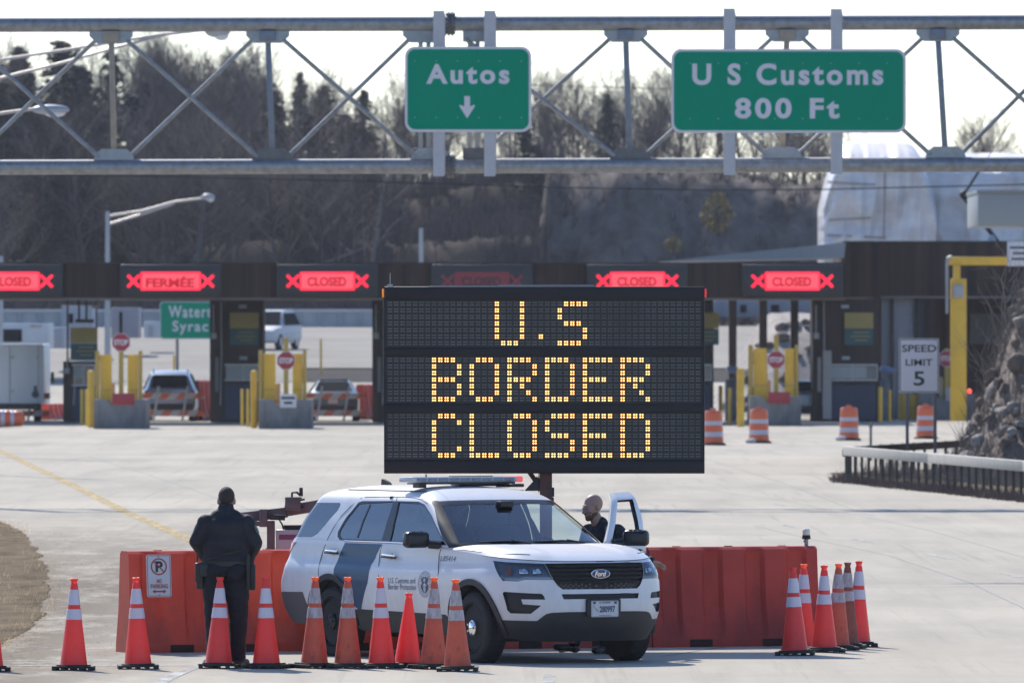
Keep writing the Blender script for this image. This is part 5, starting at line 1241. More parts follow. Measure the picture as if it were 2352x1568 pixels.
for x in (AX, -AX):
    for y in (.70, -.70):
        arcp = [(x + .452 * math.cos(a), WZ + .452 * math.sin(a)) for a in np.linspace(-.15, math.pi + .15, 22)]; y0_, y1_ = (y - .30, y + .235) if y > 0 else (y - .235, y + .30)
        for (xa, za), (xb, zb2) in zip(arcp, arcp[1:]): mb.face([(xa, y0_, za), (xa, y1_, za), (xb, y1_, zb2), (xb, y0_, zb2)])
mb.box((0, 0, .36), (1.9, 1.7, .16)); mb.box((-2.2, 0, .48), (.55, 1.5, .2)); mb.box((1.85, 0, .42), (.5, 1.1, .25)); mb.box((1.3, 0, .33), (1.2, .9, .12), bev=.03); mb.box((-1.4, 0, .32), (.5, .5, .25), bev=.08); mb.tube([(.6, .2, .24), (0, .25, .22), (-1.2, .4, .25)], .05, 8); mb.cyl((AX, -.8, WZ), (AX, .8, WZ), .05); mb.cyl((-AX, -.8, WZ), (-AX, .8, WZ), .06)
mb.build('underbody', M_dark, car)
mb = MB(); mb.tube([(2.02, -.20, .235), (2.06, -.16, .225), (2.02, -.12, .235)], .016, 8); mb.build('tow_hook', mat("red tow hook", (.35, .05, .04), .5), car)
# ---- cabin
mb = MB(); mb.box((-.6, 0, .52), (3.2, 1.7, .06)); mb.box((-.75, -.84, .80), (3.2, .05, .70)); mb.box((-1.5, .84, .80), (1.9, .05, .70)); mb.box((.98, 0, .88), (.40, 1.66, .56), bev=.06); mb.box((.80, .0, 1.12), (.35, 1.60, .09), bev=.03); mb.box((-2.4, 0, .85), (.08, 1.6, .7)); mb.box((-1.0, 0, 1.70), (1.9, 1.05, .03)); cb = mb.build('dashboard', M_dark, car)
mb = MB(); mb.tube([(.56 + .06 * math.sin(a), .37 + .185 * math.cos(a), 1.08 + .175 * math.sin(a)) for a in np.linspace(0, 6.283, 25)], .016, 8, cap=False); mb.bar((.60, .20, 1.08), (.60, .54, 1.08), .03, .04); mb.cyl((.60, .37, 1.08), (.80, .37, 1.0), .03); mb.build('steering_wheel', M_gloss, car)
for y in (.38, -.38):
    mb = MB(); mb.box((.05, y, .72), (.55, .52, .20), bev=.07); mb.box((-.28, y, 1.02), (.18, .50, .70), rot=Matrix.Rotation(R(-14), 3, 'Y'), bev=.07, seg=3); mb.box((-.40, y, 1.47), (.10, .28, .19), bev=.045, seg=3); mb.cyl((-.39, y - .06, 1.3), (-.40, y - .06, 1.45), .008); mb.cyl((-.39, y + .06, 1.3), (-.40, y + .06, 1.45), .008); mb.build('seat', M_seat, car)
mb = MB(); mb.box((-1.15, 0, .75), (.55, 1.4, .2), bev=.06); mb.box((-1.48, 0, 1.05), (.18, 1.4, .65), rot=Matrix.Rotation(R(-14), 3, 'Y'), bev=.06); mb.build('rear_seat', M_seat, car)
mb = MB(); mb.box((-.62, 0, .95), (.03, 1.5, .62)); 
for y in (-.72, 0, .72): mb.box((-.62, y, 1.40), (.03, .035, .55))
mb.box((-.62, 0, 1.62), (.03, 1.4, .05)); mb.build('prisoner_partition', M_clad, car)
mb = MB(); mb.box((.42, .0, 1.56), (.03, .24, .07), bev=.015); mb.box((.45, 0, 1.60), (.10, .16, .06), bev=.01); mb.build('rear_view_mirror', M_gloss, car)
mb = MB(); mb.box((.42, -.05, 1.10), (.20, .36, .02), rot=Matrix.Rotation(R(60), 3, 'Y')); mb.bar((.4, -.05, .75), (.45, -.05, 1.08), .03, .03); mb.build('laptop', M_gloss, car)
# ---- open driver door (hinged at its front edge)
hx, hy = dfr + .01, .955
dr = empty('front_door', (hx, hy, 0)); dr.parent = car; dr['label'] = "driver door standing open with its window lowered"
dr.rotation_euler = (0, 0, R(-52))
def shift(pm_): pm_.V = [v - Vector((hx, hy, 0)) for v in pm_.V]; return pm_
pm = PM(); pm.panel(LOW, [doorL], 0); pm.walls(LOW, doorL, 0, -.05); shift(pm); o = pm.build('door_skin', M_paint, dr)
pm = PM(); pm.panel(LOW, [doorL], -.07, flip=True); pm.walls(LOW, doorL, -.05, -.07); shift(pm); pm.build('door_lining', M_dark, dr)
win = [(ufa(.66, 1.225), 1.225), (ufa(.24, 1.535), 1.535), (ufa(.17, zdt - .075), zdt - .075), (ufa(-.31, zdt - .07), zdt - .07), (ufa(-.27, 1.45), 1.45), (ufa(-.19, 1.225), 1.225)]
doorU2 = [((u, z + (.04 if z > 1.58 else .02 if z > 1.4 else 0)) if z > 1.17 else (u, 1.165)) for u, z in doorU]; win = [(u, z + (.04 if z > 1.5 else 0)) for u, z in win]
pm = PM(); pm.panel(UPP, [doorU2, win], 0); pm.walls(UPP, doorU2, 0, -.045); shift(pm); pm.build('window_frame', M_paint, dr)
pm = PM(); pm.panel(UPP, [doorU2, win], -.046, flip=True); pm.walls(UPP, win, 0, -.046); shift(pm); pm.build('frame_trim', M_gloss, dr)
mb = mirror_mesh()
for v in mb.bm.verts: v.co += Vector((.56 - hx, 1.125 - hy, 1.245))
mb.tube([(.60 - hx, 1.0 - hy, 1.20), (.68 - hx, .90 - hy, 1.19)], .045, 10); mb.build('wing_mirror', M_gloss, dr)
mb = MB(); mb.bar((.03 - hx, 1.015 - hy, .985), (-.17 - hx, 1.01 - hy, .985), .03, .024, .009); mb.build('door_handle', M_gloss, dr)
# ================================================================== PEOPLE
M_skin = mat("skin", (.36, .20, .15), .55, var=.15, vscale=12)
M_skinr = mat("tanned skin", (.44, .26, .195), .55, var=.15, vscale=12)
M_hair = mat("short black hair", (.034, .025, .021), .8, var=.3, vscale=60, bump=.4, bscale=220)
M_beard = mat("short brown beard", (.17, .095, .062), .9, var=.3, vscale=60)
M_navy = mat("dark navy uniform cloth", (.0125, .0145, .023), .72, var=.45, vscale=6, bump=.5, bscale=14, spec=.4)
M_navy2 = mat("dark navy trousers", (.012, .014, .022), .75, var=.4, vscale=6, bump=.45, bscale=14, spec=.3)
M_boot = mat("black boots", (.012, .012, .012), .4, var=.3, vscale=10)
M_belt = mat("black duty belt", (.010, .010, .011), .5)
M_patch = mat("faded blue patch", (.10, .16, .18), .7); M_badge = mat("tan badge embroidery", (.30, .26, .17), .7, var=.3, vscale=60)
def blob(prims, voxel, smooth_it=4, name='body'):
    "one continuous surface from overlapping tapered limbs: ('c', p0, p1, r0, r1) and ('e', centre, radii, matrix)"
    mb = MB()
    for p in prims:
        if p[0] == 'c':
            a, b = Vector(p[1]), Vector(p[2]); mb.cyl(a, b, p[3], p[4], 20); mb.sphere(a, p[3], 16); mb.sphere(b, p[4], 16)
        else: mb.sphere(p[1], p[2], 24, p[3] if len(p) > 3 else None)
    me = bpy.data.meshes.new(name); mb.bm.to_mesh(me); mb.bm.free()
    o = bpy.data.objects.new(name, me); COL.objects.link(o)
    m = o.modifiers.new("r", 'REMESH'); m.mode = 'VOXEL'; m.voxel_size = voxel
    if smooth_it: s_ = o.modifiers.new("s", 'SMOOTH'); s_.factor = .5; s_.iterations = smooth_it
    dg = bpy.context.evaluated_depsgraph_get(); dg.update()
    n = bpy.data.meshes.new_from_object(o.evaluated_get(dg)); bpy.data.objects.remove(o); bpy.data.meshes.remove(me)
    n.name = name; n.materials.clear(); n.polygons.foreach_set('use_smooth', [True] * len(n.polygons))
    return n
def put(me, name, m, parent):
    me.materials.append(m); return link_mesh(name, me, parent)
def wrinkle(me, amp, sc, seed=0.0, zlo=-9, zhi=9):
    nv = len(me.vertices); co = np.empty(nv * 3); me.vertices.foreach_get('co', co); co = co.reshape(-1, 3); nn = np.empty(nv * 3); me.vertices.foreach_get('normal', nn); nn = nn.reshape(-1, 3)
    for i in range(nv):
        c = co[i]
        if zlo < c[2] < zhi: co[i] = c + nn[i] * amp * (mnoise.noise(Vector((c[0] * sc + seed, c[1] * sc, c[2] * sc * 1.7))) + .5 * mnoise.noise(Vector((c[0] * sc * 2.3, c[1] * sc * 2.3 + seed, c[2] * sc * 3))))
    me.vertices.foreach_set('co', co.ravel()); me.update()
def hand_prims(w_, fwd, palmn, side, curl=.5, sc=1.0):
    "palm and five separate bent fingers; w_ wrist, fwd along the hand, palmn out of the palm, side = +1 / -1 thumb side"
    f, n = Vector(fwd).normalized(), Vector(palmn).normalized(); s_ = f.cross(n).normalized() * side; out = []
    c = Vector(w_)
    out.append(('c', c, c + f * .03 * sc, .026 * sc, .028 * sc))
    for k in range(4):
        off = (-.034 + .0228 * k) * sc; root = c + f * .085 * sc - s_ * off * 1.0
        out.append(('c', c + f * .02 * sc - s_ * off * .7, root, .014 * sc, .0115 * sc))
        L = (.068, .080, .086, .074)[3 - k] * sc if side > 0 else (.068, .080, .086, .074)[3 - k] * sc; d = (f - s_ * off * 2.6).normalized(); p = root
        for j in range(3):
            d = (d * math.cos(curl * .75) + n * math.sin(curl * .75)).normalized(); q = p + d * L * (.45, .31, .24)[j]
            out.append(('c', p, q, (.0088, .0080, .0072)[j] * sc, (.0080, .0072, .0058)[j] * sc)); p = q
            n = (n - d * n.dot(d)).normalized()
        n = Vector(palmn).normalized()
    t0 = c + f * .025 * sc + s_ * .028 * sc; t1 = t0 + (f * .6 + s_ * .75 + n * .25).normalized() * .042 * sc; t2 = t1 + (f * .85 + s_ * .35 + n * .35).normalized() * .036 * sc
    out += [('c', t0, t1, .0135 * sc, .0115 * sc), ('c', t1, t2, .0110 * sc, .0085 * sc)]
    return out
def head_prims(c, rot, sc=1.0, jaw=1.0):
    "cranium, face, nose, lips, ears; local -Y is the way the face looks"
    c = Vector(c)
    def T(p): return c + rot @ (Vector(p) * sc)
    M = rot.to_4x4(); E = lambda p, r: ('e', T(p), tuple(q * sc for q in r), M)
    return [E((0, .018, .035), (.076, .096, .090)), E((0, -.020, -.01), (.068, .078, .088)), E((0, -.040, -.065), (.052 * jaw, .052, .052)), E((0, -.075, -.092), (.026, .022, .020)),
            E((0, -.100, .006), (.012, .016, .030)), E((0, -.112, -.020), (.016, .018, .014)), E((0, -.080, .038), (.046, .010, .010)), E((0, -.090, -.052), (.026, .014, .009)), E((0, -.087, -.066), (.022, .013, .009)),
            E((.079, .012, -.005), (.010, .020, .032)), E((-.079, .012, -.005), (.010, .020, .032)), E((.045, -.068, -.02), (.022, .022, .02)), E((-.045, -.068, -.02), (.022, .022, .02))]
def eyes(c, rot, parent, sc=1.0):
    for sx in (-1, 1):
        p = Vector(c) + rot @ (Vector((sx * .032, -.084, .014)) * sc); mb = MB(); mb.sphere(p, .0112 * sc, 12); e = mb.build('eye', mat("eye white", (.22, .19, .18), .4), parent)
        q = Vector(c) + rot @ (Vector((sx * .032, -.0945, .014)) * sc); mb = MB(); mb.sphere(q, .0055 * sc, 10); mb.build('iris', M_hair, e)
# ---------------- officer in black, seen from behind (stands facing away, hands together in front)
oc = Vector(((519 - 1176) / F * 114.4, 114.4, 0.004))
of = empty('person', oc, 0, "officer in black uniform seen from behind, standing behind a bright cone", 'person')
# local frame: +Y away from the camera is the way he faces
RI = Matrix.Rotation(math.pi, 3, 'Z')
hc = Vector((.004, .050, 1.668)); hrot = Matrix.Rotation(math.pi, 3, 'Z') @ Matrix.Rotation(R(14), 3, 'X')
def limbs(k, torso, arms, legs):
    out = []
    if torso: out += [('e', (0, .0, 1.39), (.225 + k, .135 + k, .165)), ('e', (0, .01, 1.24), (.232 + k, .150 + k, .20)), ('e', (0, .02, 1.09), (.226 + k, .155 + k, .14)), ('c', (-.165, .005, 1.462), (.165, .005, 1.462), .070 + k, .070 + k), ('c', (-.085, .0, 1.515), (.085, .0, 1.515), .060 + k, .060 + k), ('e', (0, -.035, 1.42), (.19 + k, .10 + k, .13)), ('e', (0, .07, 1.15), (.17 + k, .12 + k, .15))]
    if arms:
        for sx, el, wr in ((-1, (-.300, -.012, 1.262), (-.20, .19, 1.085)), (1, (.298, -.010, 1.245), (.215, .19, 1.055))):
            sh = (sx * .205, .0, 1.452); out += [('c', sh, el, .074 + k, .060 + k), ('c', el, wr, .058 + k, .043 + k), ('e', sh, (.078 + k, .076 + k, .078 + k))]
    if legs:
        for sx, kn, an in ((-1, (-.120, .02, .53), (-.118, -.01, .10)), (1, (.122, .02, .53), (.120, -.01, .10))):
            hp = (sx * .112, .0, .95); out += [('c', hp, kn, .112 + k, .086 + k), ('c', kn, an, .080 + k, .058 + k), ('e', (sx * .092, -.035, .97), (.118 + k, .125 + k, .13))]
        out += [('e', (0, .01, 1.02), (.212 + k, .150 + k, .12))]
    return out
neck = [('c', (0, .0, 1.49), (0, .035, 1.62), .070, .066)]
body = limbs(-.012, 1, 1, 1) + neck + head_prims(hc, hrot, 1.07, 1.1) + hand_prims((-.175, .21, 1.06), (.75, .45, -.35), (.3, -.8, .2), -1, .45) + hand_prims((.19, .21, 1.035), (-.75, .45, -.35), (-.3, -.8, .2), 1, .45)
for sx in (-1, 1): body += [('c', (sx * .120, -.02, .06), (sx * .185, .10, .045), .04, .035)]
put(blob(body, .0085, 3), 'body', M_skin, of)
eyes(hc, hrot, of)
me = blob(limbs(.012, 1, 1, 0) + [('c', (0, -.006, 1.52), (0, .016, 1.590), .090, .084), ('e', (0, .01, 1.045), (.238, .168, .06))], .010, 5, 'jacket'); wrinkle(me, .0065, 8.0); put(me, 'jacket', M_navy, of)
me = blob(limbs(.016, 0, 0, 1) + [('c', (-.118, -.012, .17), (-.118, -.008, .105), .080, .082), ('c', (.120, -.012, .17), (.120, -.008, .105), .080, .082)], .010, 4, 'trousers'); wrinkle(me, .008, 7.0, 3.3); put(me, 'trousers', M_navy2, of)
hp_ = [('e', hc + hrot @ Vector((0, .026, .045)), (.0835, .104, .0985), hrot.to_4x4()), ('e', hc + hrot @ Vector((0, .050, .022)), (.0765, .072, .066), hrot.to_4x4())]
put(blob(hp_, .008, 2), 'hair', M_hair, of)
for sx in (-1, 1):
    me = blob([('c', (sx * .118, -.035, .052), (sx * .195, .13, .045), .050, .042), ('c', (sx * .118, -.02, .06), (sx * .118, -.012, .15), .056, .056), ('e', (sx * .118, -.05, .03), (.050, .05, .032)), ('e', (sx * .185, .10, .025), (.055, .08, .027))], .009, 2)
    put(me, 'boot', M_boot, of)
mb = MB(); mb.lathe([(.225, -.028), (.250, -.024), (.250, .024), (.225, .028)], 40, Matrix.Translation((0, .015, 1.045)) @ Matrix.Diagonal((1.0, .72, 1, 1)), cap=False); bl = mb.build('duty_belt', M_belt, of)
mb = MB(); mb.box((-.268, -.01, .955), (.085, .11, .20), bev=.018); mb.box((-.215, -.10, .985), (.075, .06, .13), bev=.015); mb.tube([(-.290, -.02, 1.03), (-.288, -.025, 1.13)], .008, 8); mb.box((-.262, -.01, .845), (.07, .07, .12), bev=.015); mb.build('radio', M_belt, of)
mb = MB(); mb.box((.264, .0, .905), (.065, .11, .26), bev=.016); mb.box((.255, .01, 1.03), (.055, .08, .09), bev=.012); mb.box((.225, -.11, .96), (.035, .035, .36), bev=.012); mb.build('holster', M_belt, of)
mb = MB(); mb.tube([(-.20 + .03 * k + .0, -.158 - .030 * math.sin(k * .24), 1.085 + .008 * k + .0015 * (-1) ** k) for k in range(13)], .007, 6); mb.build('radio_cord', M_belt, of)
mb = MB(); mb.sphere((.310, -.045, 1.385), (.016, .045, .055), 12, Matrix.Rotation(R(-24), 4, 'Y')); mb.build('shoulder_patch', M_patch, of)
# ---------------- officer at the open driver door, looking to the left of the picture
pd = 119.05
pc_ = P(1372, 1200, pd); base = Vector((pc_.x, pd, 0.004))
op = empty('person', base, 0, "bald bearded officer standing behind the open car door, one arm reaching past it", 'person')
hx_ = (1358 - 1372) / F * pd
hd = Vector((hx_ + .015, -.02, CAMZ + (747 - 1166) / F * pd)); hr = Matrix.Rotation(R(-58), 3, 'Z') @ Matrix.Rotation(R(14), 3, 'X')     # face towards -X and a little to the camera
sh_z = CAMZ + (747 - 1214) / F * pd
q = lambda x, y, dy=0.0: Vector(((x - 1372) / F * pd, dy, CAMZ + (747 - y) / F * pd))
tz = Matrix.Rotation(R(-35), 3, 'Z')
hand_p = P(1508, 1293, 117.7) - base
def limbs2(k, torso, arms, legs):
    out = []
    if torso:
        for c, r in (((0.06, 0, sh_z - .10), (.190 + k, .125 + k, .15)), ((.05, 0, sh_z - .28), (.175 + k, .13 + k, .18)), ((.04, .0, sh_z - .45), (.165 + k, .125 + k, .14))): out.append(('e', c, r, tz.to_4x4()))
        out += [('c', Vector((.06, 0, sh_z - .03)) + tz @ Vector((-.15, 0, 0)), Vector((.06, 0, sh_z - .03)) + tz @ Vector((.15, 0, 0)), .068 + k, .068 + k), ('c', (.03, 0, sh_z + .01), (.05, 0, sh_z - .02), .07 + k, .09 + k)]
    if arms:
        s1 = Vector((.06, 0, sh_z - .03)) + tz @ Vector((.185, 0, 0)); e1 = q(1455, 1262, -.55); out += [('c', s1, e1, .068 + k, .052 + k), ('c', e1, hand_p + Vector((-.055, .02, .02)), .050 + k, .034 + k * .8)]
        s2 = Vector((.06, 0, sh_z - .03)) + tz @ Vector((-.185, 0, 0)); out += [('c', s2, s2 + Vector((-.07, -.03, -.29)), .066 + k, .052 + k), ('c', s2 + Vector((-.07, -.03, -.29)), s2 + Vector((-.14, -.20, -.48)), .05 + k, .036 + k)]
    if legs:
        for hpv, kn, an in ((Vector((-.02, -.04, .90)), Vector((-.14, -.16, .50)), q(1316, 1487, -.26) + Vector((.01, 0, .06))), (Vector((.11, .04, .90)), Vector((.06, -.02, .50)), Vector((.085, -.05, .10)))):
            out += [('c', hpv, kn, .095 + k, .066 + k), ('c', kn, an, .062 + k, .047 + k)]
        out += [('e', (.045, 0, .95), (.17 + k, .13 + k, .12), tz.to_4x4())]
    return out
f1 = q(1316, 1492, -.26); f1.z = .075
nk = [('c', (.035, 0, sh_z - .0), hd + Vector((.02, .01, -.09)), .068, .064)]
body = limbs2(-.012, 1, 1, 1) + nk + head_prims(hd, hr, 1.09, 1.1) + hand_prims(hand_p + Vector((-.05, .01, .012)), (.93, .05, -.32), (-.15, -.55, -.8), 1, .22, 1.0)
s2w = Vector((.06, 0, sh_z - .03)) + tz @ Vector((-.185, 0, 0)) + Vector((-.14, -.20, -.48)); body += hand_prims(s2w, (-.4, -.6, -.6), (.6, .2, -.5), -1, .5)
body += [('c', f1, f1 + Vector((-.13, -.03, -.02)), .035, .03), ('c', (.085, -.05, .06), (.01, -.15, .04), .035, .03)]
put(blob(body, .0056, 2), 'body', M_skinr, op); eyes(hd, hr, op, 1.09)
me = blob(limbs2(.012, 1, 0, 0) + limbs2(.012, 0, 1, 0) + [('c', (.035, 0, sh_z + .005), (.03, 0, sh_z + .050), .088, .082)], .010, 3); wrinkle(me, .009, 10.0); put(me, 'shirt', M_navy, op)
me = blob(limbs2(.016, 0, 0, 1), .011, 3); wrinkle(me, .009, 9.0, 2.0); put(me, 'trousers', M_navy2, op)
bt = lambda p: hd + hr @ (Vector(p) * 1.09)
me = blob([('e', bt((0, -.046, -.072)), (0.0610, 0.0567, 0.0480), hr.to_4x4()), ('e', bt((0, -.078, -.090)), (0.0327, 0.0262, 0.0283), hr.to_4x4()), ('e', bt((.047, -.022, -.055)), (0.0218, 0.0392, 0.0283), hr.to_4x4()), ('e', bt((-.047, -.022, -.055)), (0.0218, 0.0392, 0.0283), hr.to_4x4()), ('e', bt((0, -.1, -.040)), (0.0283, 0.0109, 0.0065), hr.to_4x4())], .006, 2); put(me, 'beard', M_beard, op)
for f, an, dv in ((f1, f1 + Vector((.02, .02, .07)), Vector((-.17, -.05, .012))), (Vector((.085, -.05, .05)), Vector((.09, -.04, .15)), Vector((-.11, -.14, -.005)))):
    me = blob([('c', f, f + dv, .046, .040), ('c', f + Vector((.01, .0, .0)), an, .05, .05), ('e', f + dv * .8 + Vector((0, 0, -.01)), (.075, .05, .032), Matrix.Rotation(math.atan2(dv.y, dv.x), 4, 'Z')), ('e', f + Vector((.02, .01, -.02)), (.055, .042, .032))], .009, 2); put(me, 'boot', M_boot, op)
bp0 = q(1396, 1217, 0) ; bp0.y = -.235
mb = MB(); mb.prism([(-.028, .045), (.028, .045), (.034, .01), (.026, -.03), (0, -.052), (-.026, -.03), (-.034, .01)], .012, Matrix.Translation(bp0 + Vector((0, .0, 0))) @ Matrix.Rotation(R(20), 4, 'Z') @ XZ); mb.build('shoulder_badge', M_badge, op)
# ================================================================== BORDER BOOTHS
M_wood = mat("dark brown weathered boards", (.070, .043, .032), .85, var=.6, vscale=1.2, col2=(.024, .017, .015), spec=.15, stretch=(3.2, 3.2, .06), detail=3)
M_woodd = mat("dark brown booth cladding", (.052, .034, .028), .85, var=.45, vscale=1.6, col2=(.016, .013, .013), stretch=(3, 3, .1))
M_tantrim = mat("tan trim", (.16, .13, .11), .7)
M_signbox = mat("black sign box", (.010, .011, .014), .5)
M_redlit = glow("red lit panel", (1.0, .075, .105), .92); M_redx = glow("red led", (1.0, .010, .045), 1.25); M_redlet = glow("dark red letters", (.42, .0, .012), .75)
M_dimred = mat("dim red panel", (.10, .012, .020), .5, emit=(.35, .01, .03), estr=.10); M_dimlet = mat("dim red letters", (.03, .006, .010), .5)
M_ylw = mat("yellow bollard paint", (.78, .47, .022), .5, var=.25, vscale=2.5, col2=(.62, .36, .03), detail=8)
M_ylwd = mat("dark mustard paint", (.50, .33, .06), .55, var=.2, vscale=2)  # darker, duller yellow than the bollard paint
M_conc = mat("weathered concrete", (.24, .235, .23), .9, var=.35, vscale=1.6, col2=(.15, .148, .15), detail=9, stretch=(1, 1, .4), bump=.2)
foot_dirt(M_conc, 1.0, 0, (.085, .08, .078), 4.0, .7, .46, .72, .25)
M_stop = mat("stop sign red", (.33, .020, .030), .45); M_swhite = mat("sign white", (.62, .60, .62), .5)
M_olive2 = mat("olive sign", (.32, .26, .085), .6, var=.15, vscale=3); M_teal = mat("dark teal sign", (.022, .085, .10), .6); M_navyp = mat("navy panel", (.022, .035, .075), .6)
M_paper = mat("paper notice", (.30, .34, .36), .7); M_ctext = mat("dark lettering", (.02, .022, .025), .6)
CDp = 396.0; sC = F / CDp
def span(x0, x1, y0, y1, d): a, b = P(x0, y1, d), P(x1, y0, d); return a.x, b.x, a.z, b.z
def slab(mb, x0, x1, y0, y1, d, dep, bev=0.0, dy=0.0):
    "box whose front face fills the given picture rectangle at distance d"
    a, b, c, e = span(x0, x1, y0, y1, d); mb.box(((a + b) / 2, d + dep / 2 + dy, (c + e) / 2), (b - a, dep, e - c), bev=bev)
cano = empty('booth_canopy', (0, CDp, 0), 0, "long dark brown boarded roof over the inspection lanes", 'canopy')
def rel(o, c):      # children built in world coordinates, parent at c
    for x in o: x.location = (-c[0], -c[1], -c[2])
K = []
mb = MB(); slab(mb, -260, 1942, 606, 684, CDp, 12.0); K.append(mb.build('roof_fascia', M_wood, cano))
mb = MB(); slab(mb, -262, 1944, 602.5, 606.5, CDp - .08, 12.2); K.append(mb.build('roof_edge', M_woodd, cano))
mb = MB(); slab(mb, -260, 1942, 684, 688, CDp - .04, 11.9); K.append(mb.build('soffit_trim', M_tantrim, cano))
mb = MB()
for x in np.arange(-240, 1940, 23.0):
    if not any(abs(x - c) < 122 for c in (28, 392, 752, 1107, 1464, 1820)): slab(mb, x, x + 3, 608, 683, CDp - .03, .03)
K.append(mb.build('batten', M_woodd, cano))
rel(K, (0, CDp, 0))
def lane_sign(cx, word, lit, label):
    c = P(cx, 645.5, CDp - .30); o = empty('lane_sign', c, 0, label, 'sign', "red lit lane signs along the canopy")
    s = 1 / sC; mb = MB(); mb.box((0, .13, 0), (232 * s, .24, 76 * s), bev=.02); mb.build('sign_box', M_signbox, o)
    M0 = Matrix.Translation((0, -.012, 0)) @ XZ; ML_ = Matrix.Translation((0, -.030, 0)) @ XZ
    w_ = 138 if word == 'FERMÉE' else 126
    mb = MB(); mb.prism(rrect(w_ * s, 42 * s, .03, 3), .02, Matrix.Translation((0, .005, -.0)) @ XZ); mb.build('lit_frame', M_redx if lit else M_dimred, o)
    mb = MB(); mb.prism(rrect((w_ - 8) * s, 34 * s, .02, 3), .02, M0); mb.build('lit_panel', M_redlit if lit else M_dimred, o)
    mb = MB(); add_text(mb, word, 1.0, Matrix.Translation((-.02, -.040, -.02)) @ XZ, width=(112 if word == 'FERMÉE' else 90) * s, capfit=(27 if word == 'FERMÉE' else 22) * s, bold=.042); mb.build('lettering', M_redlet if lit else M_dimlet, o, smooth=None, fixn=False)
    for sx in (-1, 1):
        x0 = sx * (w_ / 2 + 16) * s; h = 13.5 * s; mb = MB(); stroke(mb, [(x0 - h, -h), (x0 + h, h)], 6.5 * s, ML_); stroke(mb, [(x0 - h, h), (x0 + h, -h)], 6.5 * s, Matrix.Translation((0, -.033, 0)) @ XZ); mb.build('red_cross', M_redx if lit else M_dimred, o, smooth=None, fixn=False)
for a in ((28, 'CLOSED', 1, "red lit closed lane sign cut by the left edge of the picture"), (392, 'FERMÉE', 1, "red lit lane sign reading FERMÉE in French"), (752, 'CLOSED', 1, "red lit closed lane sign above the dark sedan's lane"), (1107, 'CLOSED', 0, "unlit dim red lane sign just above the message board"),
          (1464, 'CLOSED', 1, "red lit closed lane sign above the right end of the message board"), (1820, 'CLOSED', 1, "rightmost red lit closed lane sign on the canopy")): lane_sign(*a)
def booth(x0, x1, label, sign_dx=46, d=404.0, narrow=False):
    o = empty('inspection_booth', (0, d, 0), 0, label, 'booth', "dark inspection booths under the canopy"); K = []
    mb = MB()
    if narrow:
        slab(mb, x0, x1, 830, 968, d, 2.4); slab(mb, x0 + 8, x0 + 12, 686, 832, d, .1); slab(mb, x1 - 2, x1 + 1, 686, 832, d, .1); slab(mb, x0 + 34, x0 + 39, 686, 735, d, .08); slab(mb, x0 + 51, x0 + 56, 686, 735, d, .08); slab(mb, x0 + 28, x0 + 70, 733, 741, d, .25)
    else: slab(mb, x0, x1, 686, 968, d, 3.2)
    K.append(mb.build('walls', M_woodd, o))
    xs0, xs1 = (x0 + 17, x1 + 2) if narrow else (x0 + sign_dx, x0 + sign_dx + 66)
    ys = 752 if narrow else 718
    mb = MB(); slab(mb, xs0, xs1, ys, ys + 36, d - .12, .06); K.append(mb.build('notice_board', M_olive2, o)); mb = MB(); slab(mb, xs0, xs1, ys + 37, ys + 74, d - .12, .06); K.append(mb.build('notice_board', M_teal, o))
    mb = MB()
    for j, (f0, f1) in enumerate(((.30, .85), (.2, .9), (.35, .8))): slab(mb, xs0 + (xs1 - xs0) * f0, xs0 + (xs1 - xs0) * f1, ys + 44 + 9 * j, ys + 46.5 + 9 * j, d - .13, .01)
    K.append(mb.build('notice_text', M_olive2, o))
    mb = MB(); slab(mb, x0 + 36 if not narrow else x0 + 22, x1 - 6, 838, 884 if narrow else 872, d - .06, .06); K.append(mb.build('window', mat("booth window", (.10, .125, .14) if not narrow else (.05, .055, .06), .15, spec=.8), o))
    mb = MB(); slab(mb, x0 + 38 if not narrow else x0 + 24, x1 - 30, 842, 868, d - .08, .01); K.append(mb.build('paper_notice', M_paper, o))
    mb = MB(); slab(mb, x0 + 34 if not narrow else x0 + 20, x1 - 8, 884, 962, d - .05, .05); K.append(mb.build('counter_panel', M_navyp, o))
    mb = MB(); slab(mb, x0 + 66, x0 + 84, 700, 708, d - .1, .08) ; slab(mb, x0 + 68, x0 + 86, 818, 826, d - .1, .08); K.append(mb.build('wall_lamp', M_paper, o))
    if not narrow: mb = MB(); slab(mb, x0 + 12, x0 + 20, 820, 900, d - .5, .1); K.append(mb.build('door_post', M_conc, o))
    w0, w1, wt, wb_ = (x0 + 36 if not narrow else x0 + 22), x1 - 6, 838, (884 if narrow else 872)
    mb = MB(); slab(mb, w0 - 2, w1 + 2, wt - 2, wt + 1, d - .1, .1); slab(mb, w0 - 2, w1 + 2, wb_ - 1, wb_ + 2, d - .1, .1); slab(mb, (w0 + w1) / 2 - 1, (w0 + w1) / 2 + 1, wt, wb_, d - .1, .1); slab(mb, w1, w1 + 2, wt, wb_, d - .1, .1); K.append(mb.build('window_frame', M_silver, o))
    mb = MB(); slab(mb, x0 + 3, x0 + 15, 764 if not narrow else 846, 778 if not narrow else 858, d - .28, .25, .02); slab(mb, x0 + 7, x0 + 10, 700 if not narrow else 832, 766 if not narrow else 846, d - .2, .05); K.append(mb.build('camera', M_paper, o))
    mb = MB(); a_ = P(x0 + 26, 692 if not narrow else 836, d - .05); b_ = P(x0 + 24, 930, d - .05); mb.tube([a_, (a_ + b_) / 2 + Vector((.03, 0, 0)), b_], .025, 6); K.append(mb.build('conduit', M_greybox, o))
    rel(K, (0, d, 0)); return o
booth(145, 222, "low inspection booth with an olive and teal sign beside the white van", narrow=True)
